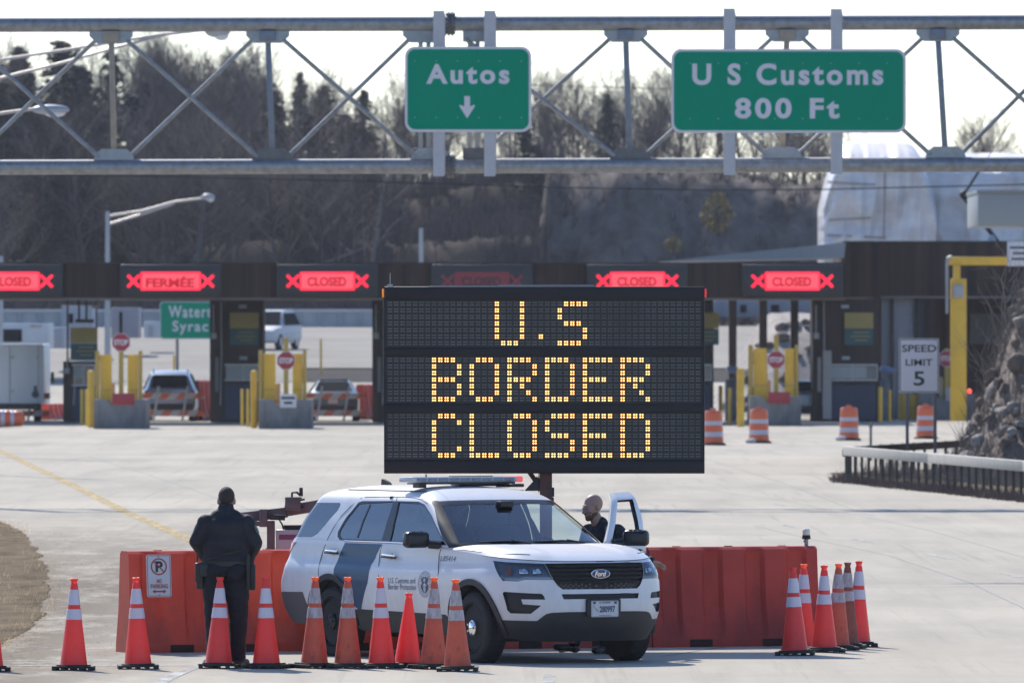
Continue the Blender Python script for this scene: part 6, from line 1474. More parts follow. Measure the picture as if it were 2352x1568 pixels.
booth(482, 605, "dark inspection booth half hiding the green route sign")
booth(855, 975, "dark inspection booth at the left edge of the message board")
booth(1515, 1639, "dark inspection booth at the right edge of the message board", sign_dx=70)
booth(1866, 2020, "dark inspection booth with a narrow white door beside the grey shutters", sign_dx=74, d=406)
mb = MB(); slab(mb, 1890, 1910, 805, 962, 405.7, .25); o = mb.build('door_leaf', mat("pale grey door", (.30, .30, .31), .6), None); tag(o, "narrow pale grey door standing open beside the right hand booth", 'door')
GBO = "yellow bollards at the lane islands"
def bollard(x, w_, y0, y1, label, d=None, m=None):
    g = G(x, y1) if d is None else Vector(((x - 1176) / F * d, d, 0)); s = F / g.y; r = w_ / s / 2; h = (y1 - y0) / s if d is None else CAMZ + (YH - y0) / s
    mb = MB(); mb.lathe([(r, 0), (r, h - r * .5), (r * .8, h - r * .15), (r * .3, h)], 16); o = mb.build('bollard', m or M_ylw); o.location = g; tag(o, label, 'bollard', GBO); return o
def octa(r): return [(r * math.cos(R(22.5 + 45 * k)), r * math.sin(R(22.5 + 45 * k))) for k in range(8)]
def island(bx0, bx1, by0, by1, sx, sy, sytop, guards, plate, gy0, gy1, tall, thin, back, nm, d=None):
    g = G((bx0 + bx1) / 2, by1); d = g.y; s = F / d; W_ = (bx1 - bx0) / s; H_ = (by1 - by0) / s
    mb = MB(); prof = [(-W_ / 2, 0), (W_ / 2, 0), (W_ / 2, H_), (W_ * .26, H_), (W_ * .17, H_ * .80), (-W_ * .17, H_ * .80), (-W_ * .26, H_), (-W_ / 2, H_)]
    mb.prism(prof, -4.5, XZ); o = mb.build('concrete_block', M_conc, smooth=None); o.location = g; tag(o, "concrete island block %s" % nm, 'concrete block', "concrete nose blocks of the lane islands")
    mo = empty('stop_sign', (P(sx, sy, d + .8)).to_tuple()[:2] + (0,), 0, "stop sign on a yellow post %s" % nm, 'stop sign', "stop signs at the lane islands"); z = P(sx, sy, d + .8).z
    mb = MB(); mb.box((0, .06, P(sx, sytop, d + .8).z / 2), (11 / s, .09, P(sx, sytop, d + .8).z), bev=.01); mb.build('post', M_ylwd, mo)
    mb = MB(); mb.prism(octa(.325), .012, Matrix.Translation((0, .0, z)) @ XZ); mb.build('rim', M_swhite, mo); mb = MB(); mb.prism(octa(.305), .012, Matrix.Translation((0, -.006, z)) @ XZ); mb.build('face', M_stop, mo)
    mb = MB(); add_text(mb, "STOP", .3, Matrix.Translation((0, -.022, z)) @ XZ, capfit=.19, width=.46, bold=.012); mb.build('lettering', M_swhite, mo, smooth=None, fixn=False)
    if plate:
        px0, px1, py0, py1, pm_ = plate; c = P((px0 + px1) / 2, (py0 + py1) / 2, d - .06); mb = MB(); mb.box((0, 0, 0), ((px1 - px0) / s, .03, (py1 - py0) / s), bev=.008); q = mb.build('reflector_plate', pm_); q.location = c
        tag(q, ("dark red plate" if pm_ is M_stop else "white notice plate") + " fixed to the concrete island block %s" % nm, 'plate')
        if pm_ is M_swhite:
            mb = MB()
            for j in range(2): mb.box((0, -.018, .10 - .16 * j), ((px1 - px0) / s * (.8 - .3 * j), .004, .08))
            mb.build('notice_lines', M_ctext, q)
    for j, (gx0, gx1) in enumerate(guards):
        dd = d + 1.6; a, b = P(gx0, gy0, dd), P(gx1, gy0, dd); go = empty('guard_plate', ((a.x + b.x) / 2, dd, 0), 0, "%s yellow steel guard plate behind the block %s" % (("left", "right")[j], nm), 'guard plate', "yellow steel guard plates at the lane islands"); w_ = b.x - a.x; sg_ = (-1, 1)[j]
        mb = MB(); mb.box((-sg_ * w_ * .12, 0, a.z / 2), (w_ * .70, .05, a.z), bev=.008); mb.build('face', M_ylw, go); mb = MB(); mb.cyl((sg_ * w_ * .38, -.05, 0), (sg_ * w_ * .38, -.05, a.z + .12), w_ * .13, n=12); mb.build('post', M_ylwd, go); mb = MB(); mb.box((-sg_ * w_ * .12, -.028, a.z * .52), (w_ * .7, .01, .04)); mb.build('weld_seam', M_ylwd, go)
    xk = bx0 + (bx1 - bx0) * .36; bollard(xk, 12, by0 - 38, by1 - 14, "short beige post behind the stop sign %s" % nm, d=d + 2.5, m=mat("beige post", (.42, .28, .12), .6))
    if tall: bollard(*tall, "thick tall yellow bollard beside the block %s" % nm)
    for j, t in enumerate(thin): bollard(*t, "thin yellow bollard, %s of a close pair, %s" % (("left", "right")[j], nm))
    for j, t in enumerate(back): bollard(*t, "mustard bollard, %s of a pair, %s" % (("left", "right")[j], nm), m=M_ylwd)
island(215, 335, 917, 985, 278, 786, 800, [(219, 258), (292, 327)], (258, 309, 903, 930, M_stop), 814, 916, (209, 15, 850, 982), [(188, 7.5, 893, 975), (199, 7.5, 893, 978)], [(164, 8, 888, 966), (174, 8, 888, 966)], "nearest the white van")
island(595, 715, 917, 985, 657, 828, 775, [(594, 634), (671, 704)], (643, 681, 905, 936, M_swhite), 812, 917, (583, 15, 850, 983), [(556, 7, 893, 978), (569, 7, 893, 980)], [(522, 7, 888, 966), (531, 7, 888, 966)], "left of the dark sedan")
island(975, 1093, 915, 983, 1036, 827, 775, [(974, 1013), (1050, 1083)], None, 808, 912, (962, 15, 850, 982), [], [], "behind the left half of the message board")
island(1350, 1468, 912, 980, 1410, 826, 772, [(1348, 1388), (1426, 1460)], None, 804, 908, None, [], [], "behind the right half of the message board")
island(1722, 1840, 910, 978, 1783, 826, 770, [(1719, 1762), (1802, 1833)], (1765, 1815, 900, 926, M_stop), 800, 906, (1701, 17, 845, 980), [(1655, 9, 885, 968), (1676, 8, 890, 976)], [(1957, 7, 878, 966)], "between two orange barrels")
island(2116, 2239, 903, 965, 2175, 823, 800, [(2064, 2086), (2089, 2110)], None, 905, 966, None, [(2022, 10, 888, 970), (2043, 8, 895, 968)], [], "behind the speed limit sign")
mb = MB(); a = P(2192, 905, 411.4); mb.box((0, 0, 0), (.62, .05, .50), bev=.01); o = mb.build('grey_plate', M_greybox); o.location = a; tag(o, "plain grey plate on the concrete block behind the speed limit sign", 'plate')
mb = MB(); mb.sphere((0, 0, 0), .075, 12); o = mb.build('red_lamp', glow("small red lamp", (1.0, .06, .03), 2.0)); o.location = P(2227, 898, 396); tag(o, "small glowing red lamp beside the yellow height gauge", 'lamp')
# inspection cameras on posts: blue hooded units beside the right-hand lanes
for x, lab in ((1688, "blue hooded camera unit on a post left of the yellow guard plates"), (2040, "blue hooded camera unit on a post left of the speed limit sign")):
    g = G(x, 966); s = F / g.y; o = empty('camera_unit', g, 0, lab, 'camera unit', "hooded camera units beside the lanes")
    mb = MB(); mb.box((-.15, 0, .75), (.42, .4, 1.5), bev=.05); mb.build('cabinet', mat("pale blue grey cabinet", (.15, .18, .22), .5, var=.5, vscale=4), o)
    mb = MB(); mb.box((0, -.05, 1.82), (.62, .5, .24), bev=.09, rot=Matrix.Rotation(R(12), 3, 'Y')); mb.build('hood', mat("blue hood", (.13, .20, .36), .4), o)
    mb = MB(); mb.cyl((.18, -.1, 0), (.18, -.1, 1.7), .05, n=10); mb.box((.22, -.30, 1.72), (.18, .1, .18), bev=.02); mb.build('post', M_conc, o)
# ================================================================== RIGHT BUILDING AND OTHER STRUCTURES
bd_ = 416.0
ib = empty('inspection_building', (0, bd_, 0), 0, "large dark brown inspection hall with pale roll-up shutters", 'building'); K = []
M_shut = mat("pale roll-up shutter", (.24, .25, .27), .6, var=.1, vscale=2, bump=.3, bscale=4, stretch=(.05, .05, 6))
mb = MB(); slab(mb, 1938, 2520, 556, 682, bd_, 14); slab(mb, 2010, 2023, 682, 964, bd_ + .1, 1.0); slab(mb, 2126, 2150, 682, 964, bd_ + .1, 1.0); slab(mb, 2330, 2520, 682, 968, bd_ + .1, 1.0); slab(mb, 2010, 2520, 682, 968, bd_ + 12, .3); K.append(mb.build('walls', M_wood, ib))
mb = MB(); slab(mb, 1936, 2522, 553.5, 557, bd_ - .08, 14.2); K.append(mb.build('roof_edge', M_woodd, ib))
mb = MB(); slab(mb, 2023, 2520, 680, 685, bd_ - .05, .3); K.append(mb.build('lintel_trim', M_tantrim, ib))
mb = MB(); slab(mb, 2024, 2046, 685, 962, bd_ + .5, .1); K.append(mb.build('shutter', M_shut, ib)); mb = MB(); slab(mb, 2053, 2100, 685, 962, bd_ + .5, .1); K.append(mb.build('shutter', M_shut, ib)); mb = MB(); slab(mb, 2106, 2126, 685, 962, bd_ + .6, .1); K.append(mb.build('shutter', mat("dark shutter", (.09, .09, .10), .6), ib))
mb = MB()
for x in (2046, 2100): slab(mb, x, x + 7, 684, 964, bd_ + .3, .3)
K.append(mb.build('door_jamb', M_woodd, ib))
mb = MB(); slab(mb, 2230, 2330, 720, 790, bd_ + 8, .2); K.append(mb.build('back_window', mat("dim window", (.05, .055, .06), .3), ib))
rel(K, (0, bd_, 0))
# low pitched sheet-metal roof rising behind the canopy
a0, a1, a2, a3 = P(1515, 601, 411), P(1939, 592, 411), P(1937, 558, 414), P(1700, 580, 414)
mb = MB(); mb.prism([(0, 0), (a1.x - a0.x, a1.z - a0.z), (a2.x - a0.x, a2.z - a0.z), ((a2.x - a0.x) * .5, (a2.z - a0.z) * .52)], -9, XZ); o = mb.build('metal_roof', mat("grey standing seam roof", (.26, .28, .30), .55, .3, var=.15, vscale=2, stretch=(6, 1, 1)), smooth=None); o.location = a0; tag(o, "low grey sheet metal roof rising behind the canopy", 'roof')
# grey entrance roof at the upper right with its dark column
er = empty('entrance_roof', (0, 345, 0), 0, "grey flat roof on a dark column at the right edge", 'roof'); K = []
mb = MB(); slab(mb, 2246, 2560, 442, 519, 345, 8, .02); K.append(mb.build('roof_slab', mat("pale grey fascia", (.24, .26, .27), .6, var=.08, vscale=1), er))
mb = MB(); slab(mb, 2244, 2562, 436, 443, 344.9, 8.2); K.append(mb.build('roof_trim', mat("grey trim", (.20, .21, .22), .6), er))
mb = MB(); a = P(2350, 519, 348); mb.box((a.x + .5, 348, a.z / 2), (.9, .6, a.z)); K.append(mb.build('column', M_woodd, er)); rel(K, (0, 345, 0))
# folding boom standing on the hall roof
o = empty('lifting_boom', P(2292, 556, 421), 0, "dark folded boom rising from the hall roof in front of the white building", 'boom'); c = o.location
mb = MB(); mb.bar(P(2292, 556, 421) - c, P(2212, 450, 421) - c, .16, .16); mb.build('lower_arm', M_vblack, o); mb = MB(); mb.bar(P(2212, 450, 421) - c, P(2252, 388, 421) - c, .09, .09); mb.build('upper_arm', M_vblack, o); mb = MB(); mb.sphere(P(2213, 447, 421) - c, .16, 10); mb.build('joint', M_vblack, o)
mb = MB(); mb.tube([P(2252, 388, 421) - c, P(2290, 330, 421) - c, P(2345, 240, 421) - c], .018, 6); mb.build('cable', M_rub, o)
mb = MB(); mb.lathe([(.14, 0), (.16, .03), (.14, .16), (.06, .26), (0, .28)], 16); o = mb.build('roof_vent', M_greybox); o.location = P(2278, 556, 419); tag(o, "small round metal vent on the hall roof", 'vent')
# yellow height gauge with its white sign
hd_ = 399.0; o = empty('height_gauge', (0, hd_, 0), 0, "tall yellow steel height gauge with an arm over the truck lane", 'height gauge'); K = []
mb = MB(); slab(mb, 2184, 2220, 640, 966, hd_, .45, .02); slab(mb, 2190, 2206, 606, 642, hd_ + .05, .3); K.append(mb.build('column', M_ylw, o)); mb = MB(); slab(mb, 2178, 2320, 590, 609, hd_ + .05, .3, .02); K.append(mb.build('arm', M_ylw, o))
mb = MB(); mb.tube([P(2186, 589, hd_), P(2177, 592, hd_), P(2175, 604, hd_), P(2175, 720, hd_)], .05, 8); K.append(mb.build('conduit', M_greybox, o)); mb = MB(); slab(mb, 2189, 2213, 654, 684, hd_ - .15, .15, .03); K.append(mb.build('flood_lamp', M_greybox, o)); rel(K, (0, hd_, 0))
c = P(2342, 583, 397.5); o = empty('lane_notice', c, 0, "small white sign hung on the yellow height gauge arm", 'sign'); mb = MB(); mb.box((0, .02, 0), (58 / 66.9, .03, 57 / 66.9), bev=.01); mb.build('panel', M_swhite, o); mb = MB()
for j, t in enumerate((.62, .40, .50)): mb.box((-.04, -.002, .22 - .20 * j), (t, .008, .075))
mb.build('legend', M_ctext, o)
# white sheeted building
def wrapped():
    d = 565.0; s = F / d; o = empty('wrapped_building', P(2125, 600, d), 0, "large building wrapped in wrinkled white plastic sheeting", 'building'); c = o.location
    M_wrap = mat("white plastic sheeting", (.84, .80, .775), .42, var=.6, vscale=.42, col2=(.45, .38, .355), detail=10, stretch=(1, 1, 1.7), rvar=.2, spec=.6, bump=.8, bscale=2.2)
    def vol(x0, x1, ytop, yb, dd, dep, rnd, nm, seed):
        a, b = P(x0, yb, dd) - c, P(x1, ytop, dd) - c; nx, nz = 70, 44; mb = MB(); W_, H_ = b.x - a.x, b.z - a.z
        def pt(u, v, side):
            e = min(u, 1 - u); ch = 1 - rnd * (1 - math.sin(min(1, e / .28) * math.pi / 2)) ** 1.6; z = a.z + H_ * v * (ch if v > 0 else 1)
            y = a.y + (0 if side == 0 else dep); f = .55 * mnoise.noise(Vector((u * W_ * .9 + seed, v * 2.2, 1))) + .30 * mnoise.noise(Vector((u * W_ * 2.6, v * H_ * .5 + seed, 4))) + .20 * math.sin(v * H_ * 2.6 + 2 * mnoise.noise(Vector((u * 3, v * 3, seed)))) * (.6 + mnoise.noise(Vector((u * 2, 7, seed))))
            curve = dep * .5 * max(0, (v - .80) / .20) ** 2.2
            return (a.x + W_ * u, y + (f + curve if side == 0 else -curve), z)
        g = [[mb.bm.verts.new(pt(i / nx, j / nz, 0)) for i in range(nx + 1)] for j in range(nz + 1)]; h = [[mb.bm.verts.new(pt(i / nx, j / nz, 1)) for i in range(nx + 1)] for j in range(nz + 1)]
        for j in range(nz):
            for i in range(nx): mb.bm.faces.new((g[j][i], g[j][i + 1], g[j + 1][i + 1], g[j + 1][i])); mb.bm.faces.new((h[j][i + 1], h[j][i], h[j + 1][i], h[j + 1][i + 1]))
            mb.bm.faces.new((g[j][0], g[j + 1][0], h[j + 1][0], h[j][0])); mb.bm.faces.new((g[j + 1][nx], g[j][nx], h[j][nx], h[j + 1][nx]))
        for i in range(nx): mb.bm.faces.new((g[nz][i], g[nz][i + 1], h[nz][i + 1], h[nz][i]))
        mb.build(nm, M_wrap, o, smooth=80)
    vol(1893, 2150, 322, 640, d, 12, .40, 'wrapped_wing', 1.0); vol(2030, 2520, 346, 640, d + 3.5, 14, .06, 'wrapped_hall', 9.0)
    mb = MB()
    for (x0, y0, x1, y1) in ((1900, 418, 2010, 424), (1905, 505, 2000, 500), (1899, 540, 2035, 546), (2033, 360, 2030, 550)): mb.tube([P(x0, y0, d - .25) - c, P(x1, y1, d - .25) - c], .05, 5)
    mb.build('fixing_batten', mat("timber batten", (.30, .25, .21), .8), o)
wrapped()
# ================================================================== BEHIND THE LANES
def boxthing(name, x0, x1, y0, y1, d, dep, m, label, cat, extra=None, bev=.02):
    a, b, cc, e = span(x0, x1, y0, y1, d); o = empty(name, ((a + b) / 2, d, cc), 0, label, cat); mb = MB(); mb.box((0, dep / 2, (e - cc) / 2), (b - a, dep, e - cc), bev=bev); mb.build('body', m, o)
    for nm, q0, q1, r0, r1, mm in (extra or ()):
        a2, b2, c2, e2 = span(q0, q1, r0, r1, d); mb = MB(); mb.box(((a2 + b2) / 2 - o.location.x, -.02, (c2 + e2) / 2 - cc), (b2 - a2, .06, e2 - c2), bev=.01); mb.build(nm, mm, o)
    return o
M_pale = mat("pale grey blue panel", (.33, .36, .40), .6, var=.2, vscale=.6); M_white2 = mat("dusty white panel", (.50, .53, .56), .5, var=.15, vscale=1.5); M_dwin = mat("dark window", (.012, .015, .020), .9, spec=.03); M_wallc = mat("pale concrete wall", (.44, .47, .49), .85, var=.25, vscale=.5)
o = empty('retaining_wall', (0, 588, 3.1), 0, "long pale concrete wall at the foot of the wooded hill", 'wall'); mb = MB(); slab(mb, -300, 1300, 716, 775, 588, .5); k1 = mb.build('wall_face', M_wallc, o); mb = MB(); slab(mb, -300, 1300, 710, 716, 587.8, .9); k2 = mb.build('coping', M_white2, o)
mb = MB()
for x in range(-280, 1300, 46): slab(mb, x, x + 6, 716, 772, 587.8, .25)
k3 = mb.build('pier', M_pale, o); rel([k1, k2, k3], (0, 588, 3.1))
boxthing('portable_cabin', 142, 212, 702, 800, 505, 4, M_pale, "pale grey cabin behind the hanging rods of the low booth", 'cabin', [('window', 158, 168, 720, 742, M_dwin), ('door', 190, 203, 730, 796, M_greybox)])
boxthing('portable_cabin', 255, 318, 706, 776, 512, 4, mat("mauve grey panel", (.27, .26, .29), .6), "mauve grey cabin left of the green route sign", 'cabin', [('door', 274, 281, 716, 774, M_dwin)])
boxthing('low_store', 330, 372, 738, 776, 520, 3, M_white2, "small low white store just left of the green route sign", 'store', [('door', 340, 352, 748, 774, M_greybox)])
boxthing('site_trailer', -60, 112, 742, 800, 470, 5, M_white2, "white trailer with a dark window behind the white van", 'trailer', [('window', -14, 50, 756, 785, M_dwin), ('roof_unit', 70, 96, 744, 752, M_greybox)])
boxthing('site_trailer', 112, 146, 752, 800, 480, 4, M_pale, "pale grey trailer end beside the low booth", 'trailer', [('door', 122, 132, 762, 796, M_greybox)])
boxthing('utility_building', 1640, 1880, 690, 728, 600, 8, mat("blue grey cladding", (.20, .24, .30), .6, var=.2, vscale=.5, stretch=(4, 1, .2)), "blue grey building seen under the canopy at the right", 'building', [('window', 1700, 1715, 700, 718, M_dwin), ('window', 1770, 1790, 700, 718, M_dwin)])
for x, lab in ((1683, "dark post under the canopy, leftmost of three near the rubble slope"), (1753, "dark post under the canopy, middle of three near the rubble slope"), (1825, "dark post under the canopy, rightmost of three near the rubble slope")):
    mb = MB(); slab(mb, x - 9, x + 9, 684, 955, 420, .5); o = mb.build('canopy_post', M_woodd); tag(o, lab, 'post', "posts at the back of the canopy")
# green route sign, half hidden by a booth
rd = 472.0; c = P(464, 735.5, rd); o = empty('route_sign', c, 0, "green road sign naming Watertown and Syracuse, half hidden by the dark booth", 'sign'); s = F / rd
mb = MB(); mb.prism(rrect(194 / s, 86 / s, .14, 5), .03, Matrix.Translation((0, .03, 0)) @ XZ); mb.build('border', M_swhite, o); mb = MB(); mb.prism(rrect(190 / s, 82.5 / s, .12, 5), .02, XZ); mb.build('face', M_signgreen, o)
mb = MB(); add_text(mb, "Watertown", 1, Matrix.Translation((0, -.03, 20 / s)) @ XZ, capfit=27 / s, width=154 / s, bold=.02, spacing=1.2); add_text(mb, "Syracuse", 1, Matrix.Translation((0, -.03, -17 / s)) @ XZ, capfit=32 / s, width=136 / s, bold=.02, spacing=1.2); mb.build('lettering', M_signwhite, o, smooth=None, fixn=False)
mb = MB()
for x in (407, 560): a = P(x, 700, rd) - c; mb.box((a.x, .12, -2.2), (.12, .1, 4.8))
mb.build('posts', M_conc, o)
# street lamps
def lamp(name, px, ptop, d, arms, head, label, r=.075):
    g = P(px, ptop, d); o = empty(name, (g.x, d, 0), 0, label, 'street lamp', "grey street lamps"); c = o.location; mb = MB(); mb.cyl((0, 0, gz(g.x, d) - .2), (0, 0, g.z), r * 1.5, r, 12); mb.build('pole', M_lamp, o)
    for a in arms: mb = MB(); mb.tube([P(x, y, d) - c for x, y in a], .042 * d / 470 + .014, 8); mb.build('arm', M_lamp2, o)
    hx0, hx1, hy0, hy1 = head; a, b = P(hx0, hy1, d) - c, P(hx1, hy0, d) - c; ctr = (a + b) / 2; mb = MB(); mb.sphere((ctr.x, 0, ctr.z + .02), (abs(b.x - a.x) / 2, .17, abs(b.z - a.z) * .42), 16); h = mb.build('lamp_head', M_lamp, o); mb = MB(); mb.sphere((ctr.x + .1, 0, ctr.z - abs(b.z - a.z) * .22), (abs(b.x - a.x) * .28, .13, abs(b.z - a.z) * .34), 12); mb.build('lens', mat("lamp glass", (.55, .56, .58), .2), h)
M_lamp = mat("grey lamp metal", (.33, .35, .38), .5, .4); M_lamp2 = mat("pale arm tube", (.42, .39, .38), .5, .3)
lamp('street_lamp', 247, 485, 470, [[(247, 497), (330, 484), (400, 464), (470, 455)], [(247, 516), (320, 494), (400, 467)]], (462, 494, 444, 463), "grey street lamp with a twin-tube arm in front of the wooded hill", .09)
lamp('street_lamp', -110, 60, 300, [[(-110, 152), (0, 138), (170, 112), (380, 78)], [(-110, 208), (0, 180), (150, 143), (272, 108), (380, 80)], [(380, 79), (480, 68)]], (470, 530, 56, 92), "street lamp whose long twin arm passes behind the top chord of the truss")
lamp('street_lamp', -60, 268, 262, [[(-60, 270), (20, 258), (82, 250)]], (72, 160, 240, 268), "street lamp with a large cobra head near the left edge")
for x, y0, d, lab in ((967, 524, 470, "plain grey post rising behind the canopy above the message board"), (2, 588, 455, "plain pale post top behind the canopy at the left edge")):
    g = P(x, y0, d); mb = MB(); mb.cyl((g.x, d, gz(g.x, d)), (g.x, d, g.z), .09, n=10); o = mb.build('post', M_lamp); tag(o, lab, 'post')
mb = MB(); mb.tube([P(x, y, 380) for x, y in ((-60, 398), (400, 406), (808, 416), (1300, 431), (1635, 437), (1900, 435), (2420, 422))], .022, 5); o = mb.build('power_line', M_rub); tag(o, "dark overhead wire sagging across in front of the hill", 'wire')
mb = MB(); mb.tube([P(x, y, 430) for x, y in ((880, 170), (1230, 196), (1540, 205), (2420, 178))], .014, 5); o = mb.build('power_line', M_rub); tag(o, "thin overhead wire across the bright sky", 'wire')
# cables and a shadow-casting arm over the road just outside the picture: their shadows fall across the road, the arm added and shaped for its shadow
for k, (y, z, r) in enumerate(((160.5, 8.6, .03), (161.6, 8.7, .025), (163.0, 8.8, .02), (158.8, 8.5, .022))):
    mb = MB(); mb.tube([(-30, y, z), (0, y + .2, z - .25), (30, y + .5, z)], r, 5); o = mb.build('power_line', M_rub); tag(o, "overhead wire crossing the road above the picture", 'wire', "overhead wires above the road")
o = empty('shadow_arm', (14, 160.6, 0), 0, "steel shadow-casting arm added out of view at the right to cast a road shadow", 'shadow-casting arm'); mb = MB(); mb.cyl((0, 0, 0), (0, 0, 9.5), .2, .15, 14); mb.build('pole', M_galv, o)
mb = MB(); mb.cyl((0, 0, 9.0), (-11.6, .5, 8.5), .15, .04, 12); mb.cyl((0, .1, 7.9), (-11.4, .5, 8.45), .14, .04, 12); mb.cyl((0, .1, 8.4), (-8, .5, 8.48), .13, .05, 12); mb.build('arm', M_galv, o)
# ================================================================== VEHICLES BEYOND THE BOOTHS
M_tl = mat("tail lamp red", (.35, .02, .02), .3)
def vehicle(st, m, wheels, wins, label, loc, rz, name, cat, lamps=(), wr=.36, plate=None):
    "st: stations along local x: (x, halfwidth, z0, zbelt, ztop, halftop)"
    o = empty(name, loc, rz, label, cat); mb = MB(); rings = []
    for x, hw, z0, zb, ztp, ht in st:
        rings.append([mb.bm.verts.new(p) for p in ((x, -hw * .93, z0), (x, -hw, z0 + .18), (x, -hw, (z0 + zb) / 2 + .1), (x, -hw * .97, zb), (x, -ht, ztp), (x, -ht * .55, ztp + .025), (x, ht * .55, ztp + .025), (x, ht, ztp), (x, hw * .97, zb), (x, hw, (z0 + zb) / 2 + .1), (x, hw, z0 + .18), (x, hw * .93, z0))])
    for a, b in zip(rings, rings[1:]):
        for k in range(12): mb.bm.faces.new((a[k], a[(k + 1) % 12], b[(k + 1) % 12], b[k]))
    mb.bm.faces.new(rings[0]); mb.bm.faces.new(rings[-1][::-1]); mb.build('body', m, o, smooth=32)
    for nm, pts in wins: mb = MB(); mb.face([(p[0] + (-.03 if nm == 'rear_window' else .03 if nm == 'windscreen' else 0), p[1] + (math.copysign(.03, p[1]) if nm == 'side_window' else 0), p[2] + (.03 if nm != 'side_window' else 0)) for p in pts]); mb.build(nm, M_dwin, o, smooth=None)
    for x, y in wheels:
        mb = MB(); mb.lathe([(wr * .6, -.11), (wr * .92, -.12), (wr, -.07), (wr, .07), (wr * .92, .12), (wr * .6, .11)], 24, Matrix.Translation((x, y, wr)) @ Matrix.Rotation(R(90), 4, 'X')); w_ = mb.build('wheel', M_tyre, o); mb = MB(); sg_ = 1 if y > 0 else -1; mb.lathe([(.0, .0), (wr * .6, .0)], 16, Matrix.Translation((x, y + sg_ * .115, wr)) @ Matrix.Rotation(R(90), 4, 'X'), cap=False); mb.build('rim', M_silver, w_)
    for nm, c, sz, mm in lamps: mb = MB(); mb.box(c, sz, bev=.015); mb.build(nm, mm, o)
    return o
M_svp = mat("pale blue silver paint", (.24, .31, .40), .3, .3, coat=.5); M_sed = mat("blue grey paint", (.075, .10, .13), .3, .4, coat=.5); M_vanp = mat("dusty white van", (.66, .72, .80), .4, var=.08, vscale=1)
suv_st = [(-2.42, .80, .42, 1.02, 1.10, .74), (-2.36, .93, .38, 1.08, 1.16, .78), (-2.15, .97, .34, 1.10, 1.62, .66), (-1.9, .98, .32, 1.10, 1.76, .68), (-1.0, .98, .30, 1.08, 1.80, .70), (.1, .98, .30, 1.06, 1.76, .68), (.95, .97, .30, 1.04, 1.08, .85), (1.9, .94, .32, .98, 1.0, .80), (2.3, .80, .40, .85, .87, .65)]
def suv(m, label, loc, rz):
    W = [('rear_window', [(-2.37, -.66, 1.18), (-2.37, .66, 1.18), (-2.17, .58, 1.63), (-2.17, -.58, 1.63)]), ('windscreen', [(.96, -.78, 1.10), (.96, .78, 1.10), (.14, .62, 1.73), (.14, -.62, 1.73)])]
    for s_ in (1, -1): W.append(('side_window', [(-1.95, s_ * .955, 1.14), (.75, s_ * .945, 1.12), (.15, s_ * .72, 1.68), (-1.85, s_ * .70, 1.70)]))
    return vehicle(suv_st, m, [(x, y) for x in (-1.4, 1.45) for y in (-.86, .86)], W, label, loc, rz, 'parked_suv', 'suv', [('tail_light', (-2.36, .84, .98), (.10, .16, .26), M_tl), ('tail_light', (-2.36, -.84, .98), (.10, .16, .26), M_tl), ('bumper', (-2.42, 0, .52), (.16, 1.7, .22), M_clad), ('number_plate', (-2.45, 0, .86), (.03, .34, .16), M_swhite), ('roof_rack', (-.9, .62, 1.84), (1.9, .05, .05), M_silver), ('roof_rack', (-.9, -.62, 1.84), (1.9, .05, .05), M_silver), ('headlight', (2.12, .70, .80), (.14, .3, .16), M_white2), ('headlight', (2.12, -.70, .80), (.14, .3, .16), M_white2)], .37)
g = Vector(((394 - 1176) / F * 411, 411, 0)); suv(M_svp, "pale blue suv seen from behind in the lane with the French sign", g, R(90))
g = Vector(((618 - 1176) / F * 528, 528, 0)); g.z = gz(g.x, 528) + .06; suv(M_white2, "white suv driving on the far road above the booths", g, R(-104))
sed_st = [(-2.38, .74, .36, .90, .92, .68), (-2.30, .90, .30, .98, 1.0, .76), (-1.85, .93, .26, 1.0, 1.03, .78), (-1.75, .93, .26, 1.0, 1.05, .78), (-.95, .93, .26, .98, 1.40, .58), (-.2, .93, .26, .96, 1.44, .58), (.4, .93, .26, .95, 1.38, .56), (1.15, .92, .26, .93, .95, .78), (2.0, .88, .28, .84, .86, .72), (2.35, .72, .36, .70, .72, .60)]
g = Vector(((767 - 1176) / F * 410, 410, 0))
vehicle(sed_st, M_sed, [(x, y) for x in (-1.35, 1.4) for y in (-.80, .80)], [('rear_window', [(-1.76, -.68, 1.06), (-1.76, .68, 1.06), (-1.0, .52, 1.40), (-1.0, -.52, 1.40)]), ('windscreen', [(1.14, -.70, .97), (1.14, .70, .97), (.44, .52, 1.37), (.44, -.52, 1.37)]), ('side_window', [(-1.5, .88, 1.02), (.95, .87, .98), (.35, .60, 1.36), (-.95, .62, 1.38)]), ('side_window', [(-1.5, -.88, 1.02), (.95, -.87, .98), (.35, -.60, 1.36), (-.95, -.62, 1.38)])],
        "dark blue grey sedan seen from behind in a closed lane", g, R(90), 'parked_sedan', 'car', [('tail_light', (-2.30, .70, .82), (.10, .30, .16), M_tl), ('tail_light', (-2.30, -.70, .82), (.10, .30, .16), M_tl), ('bumper', (-2.36, 0, .46), (.12, 1.6, .22), M_clad), ('number_plate', (-2.39, 0, .72), (.03, .34, .16), M_swhite), ('light_bar', (-.3, 0, 1.485), (.3, 1.0, .06), M_clad)], .33)
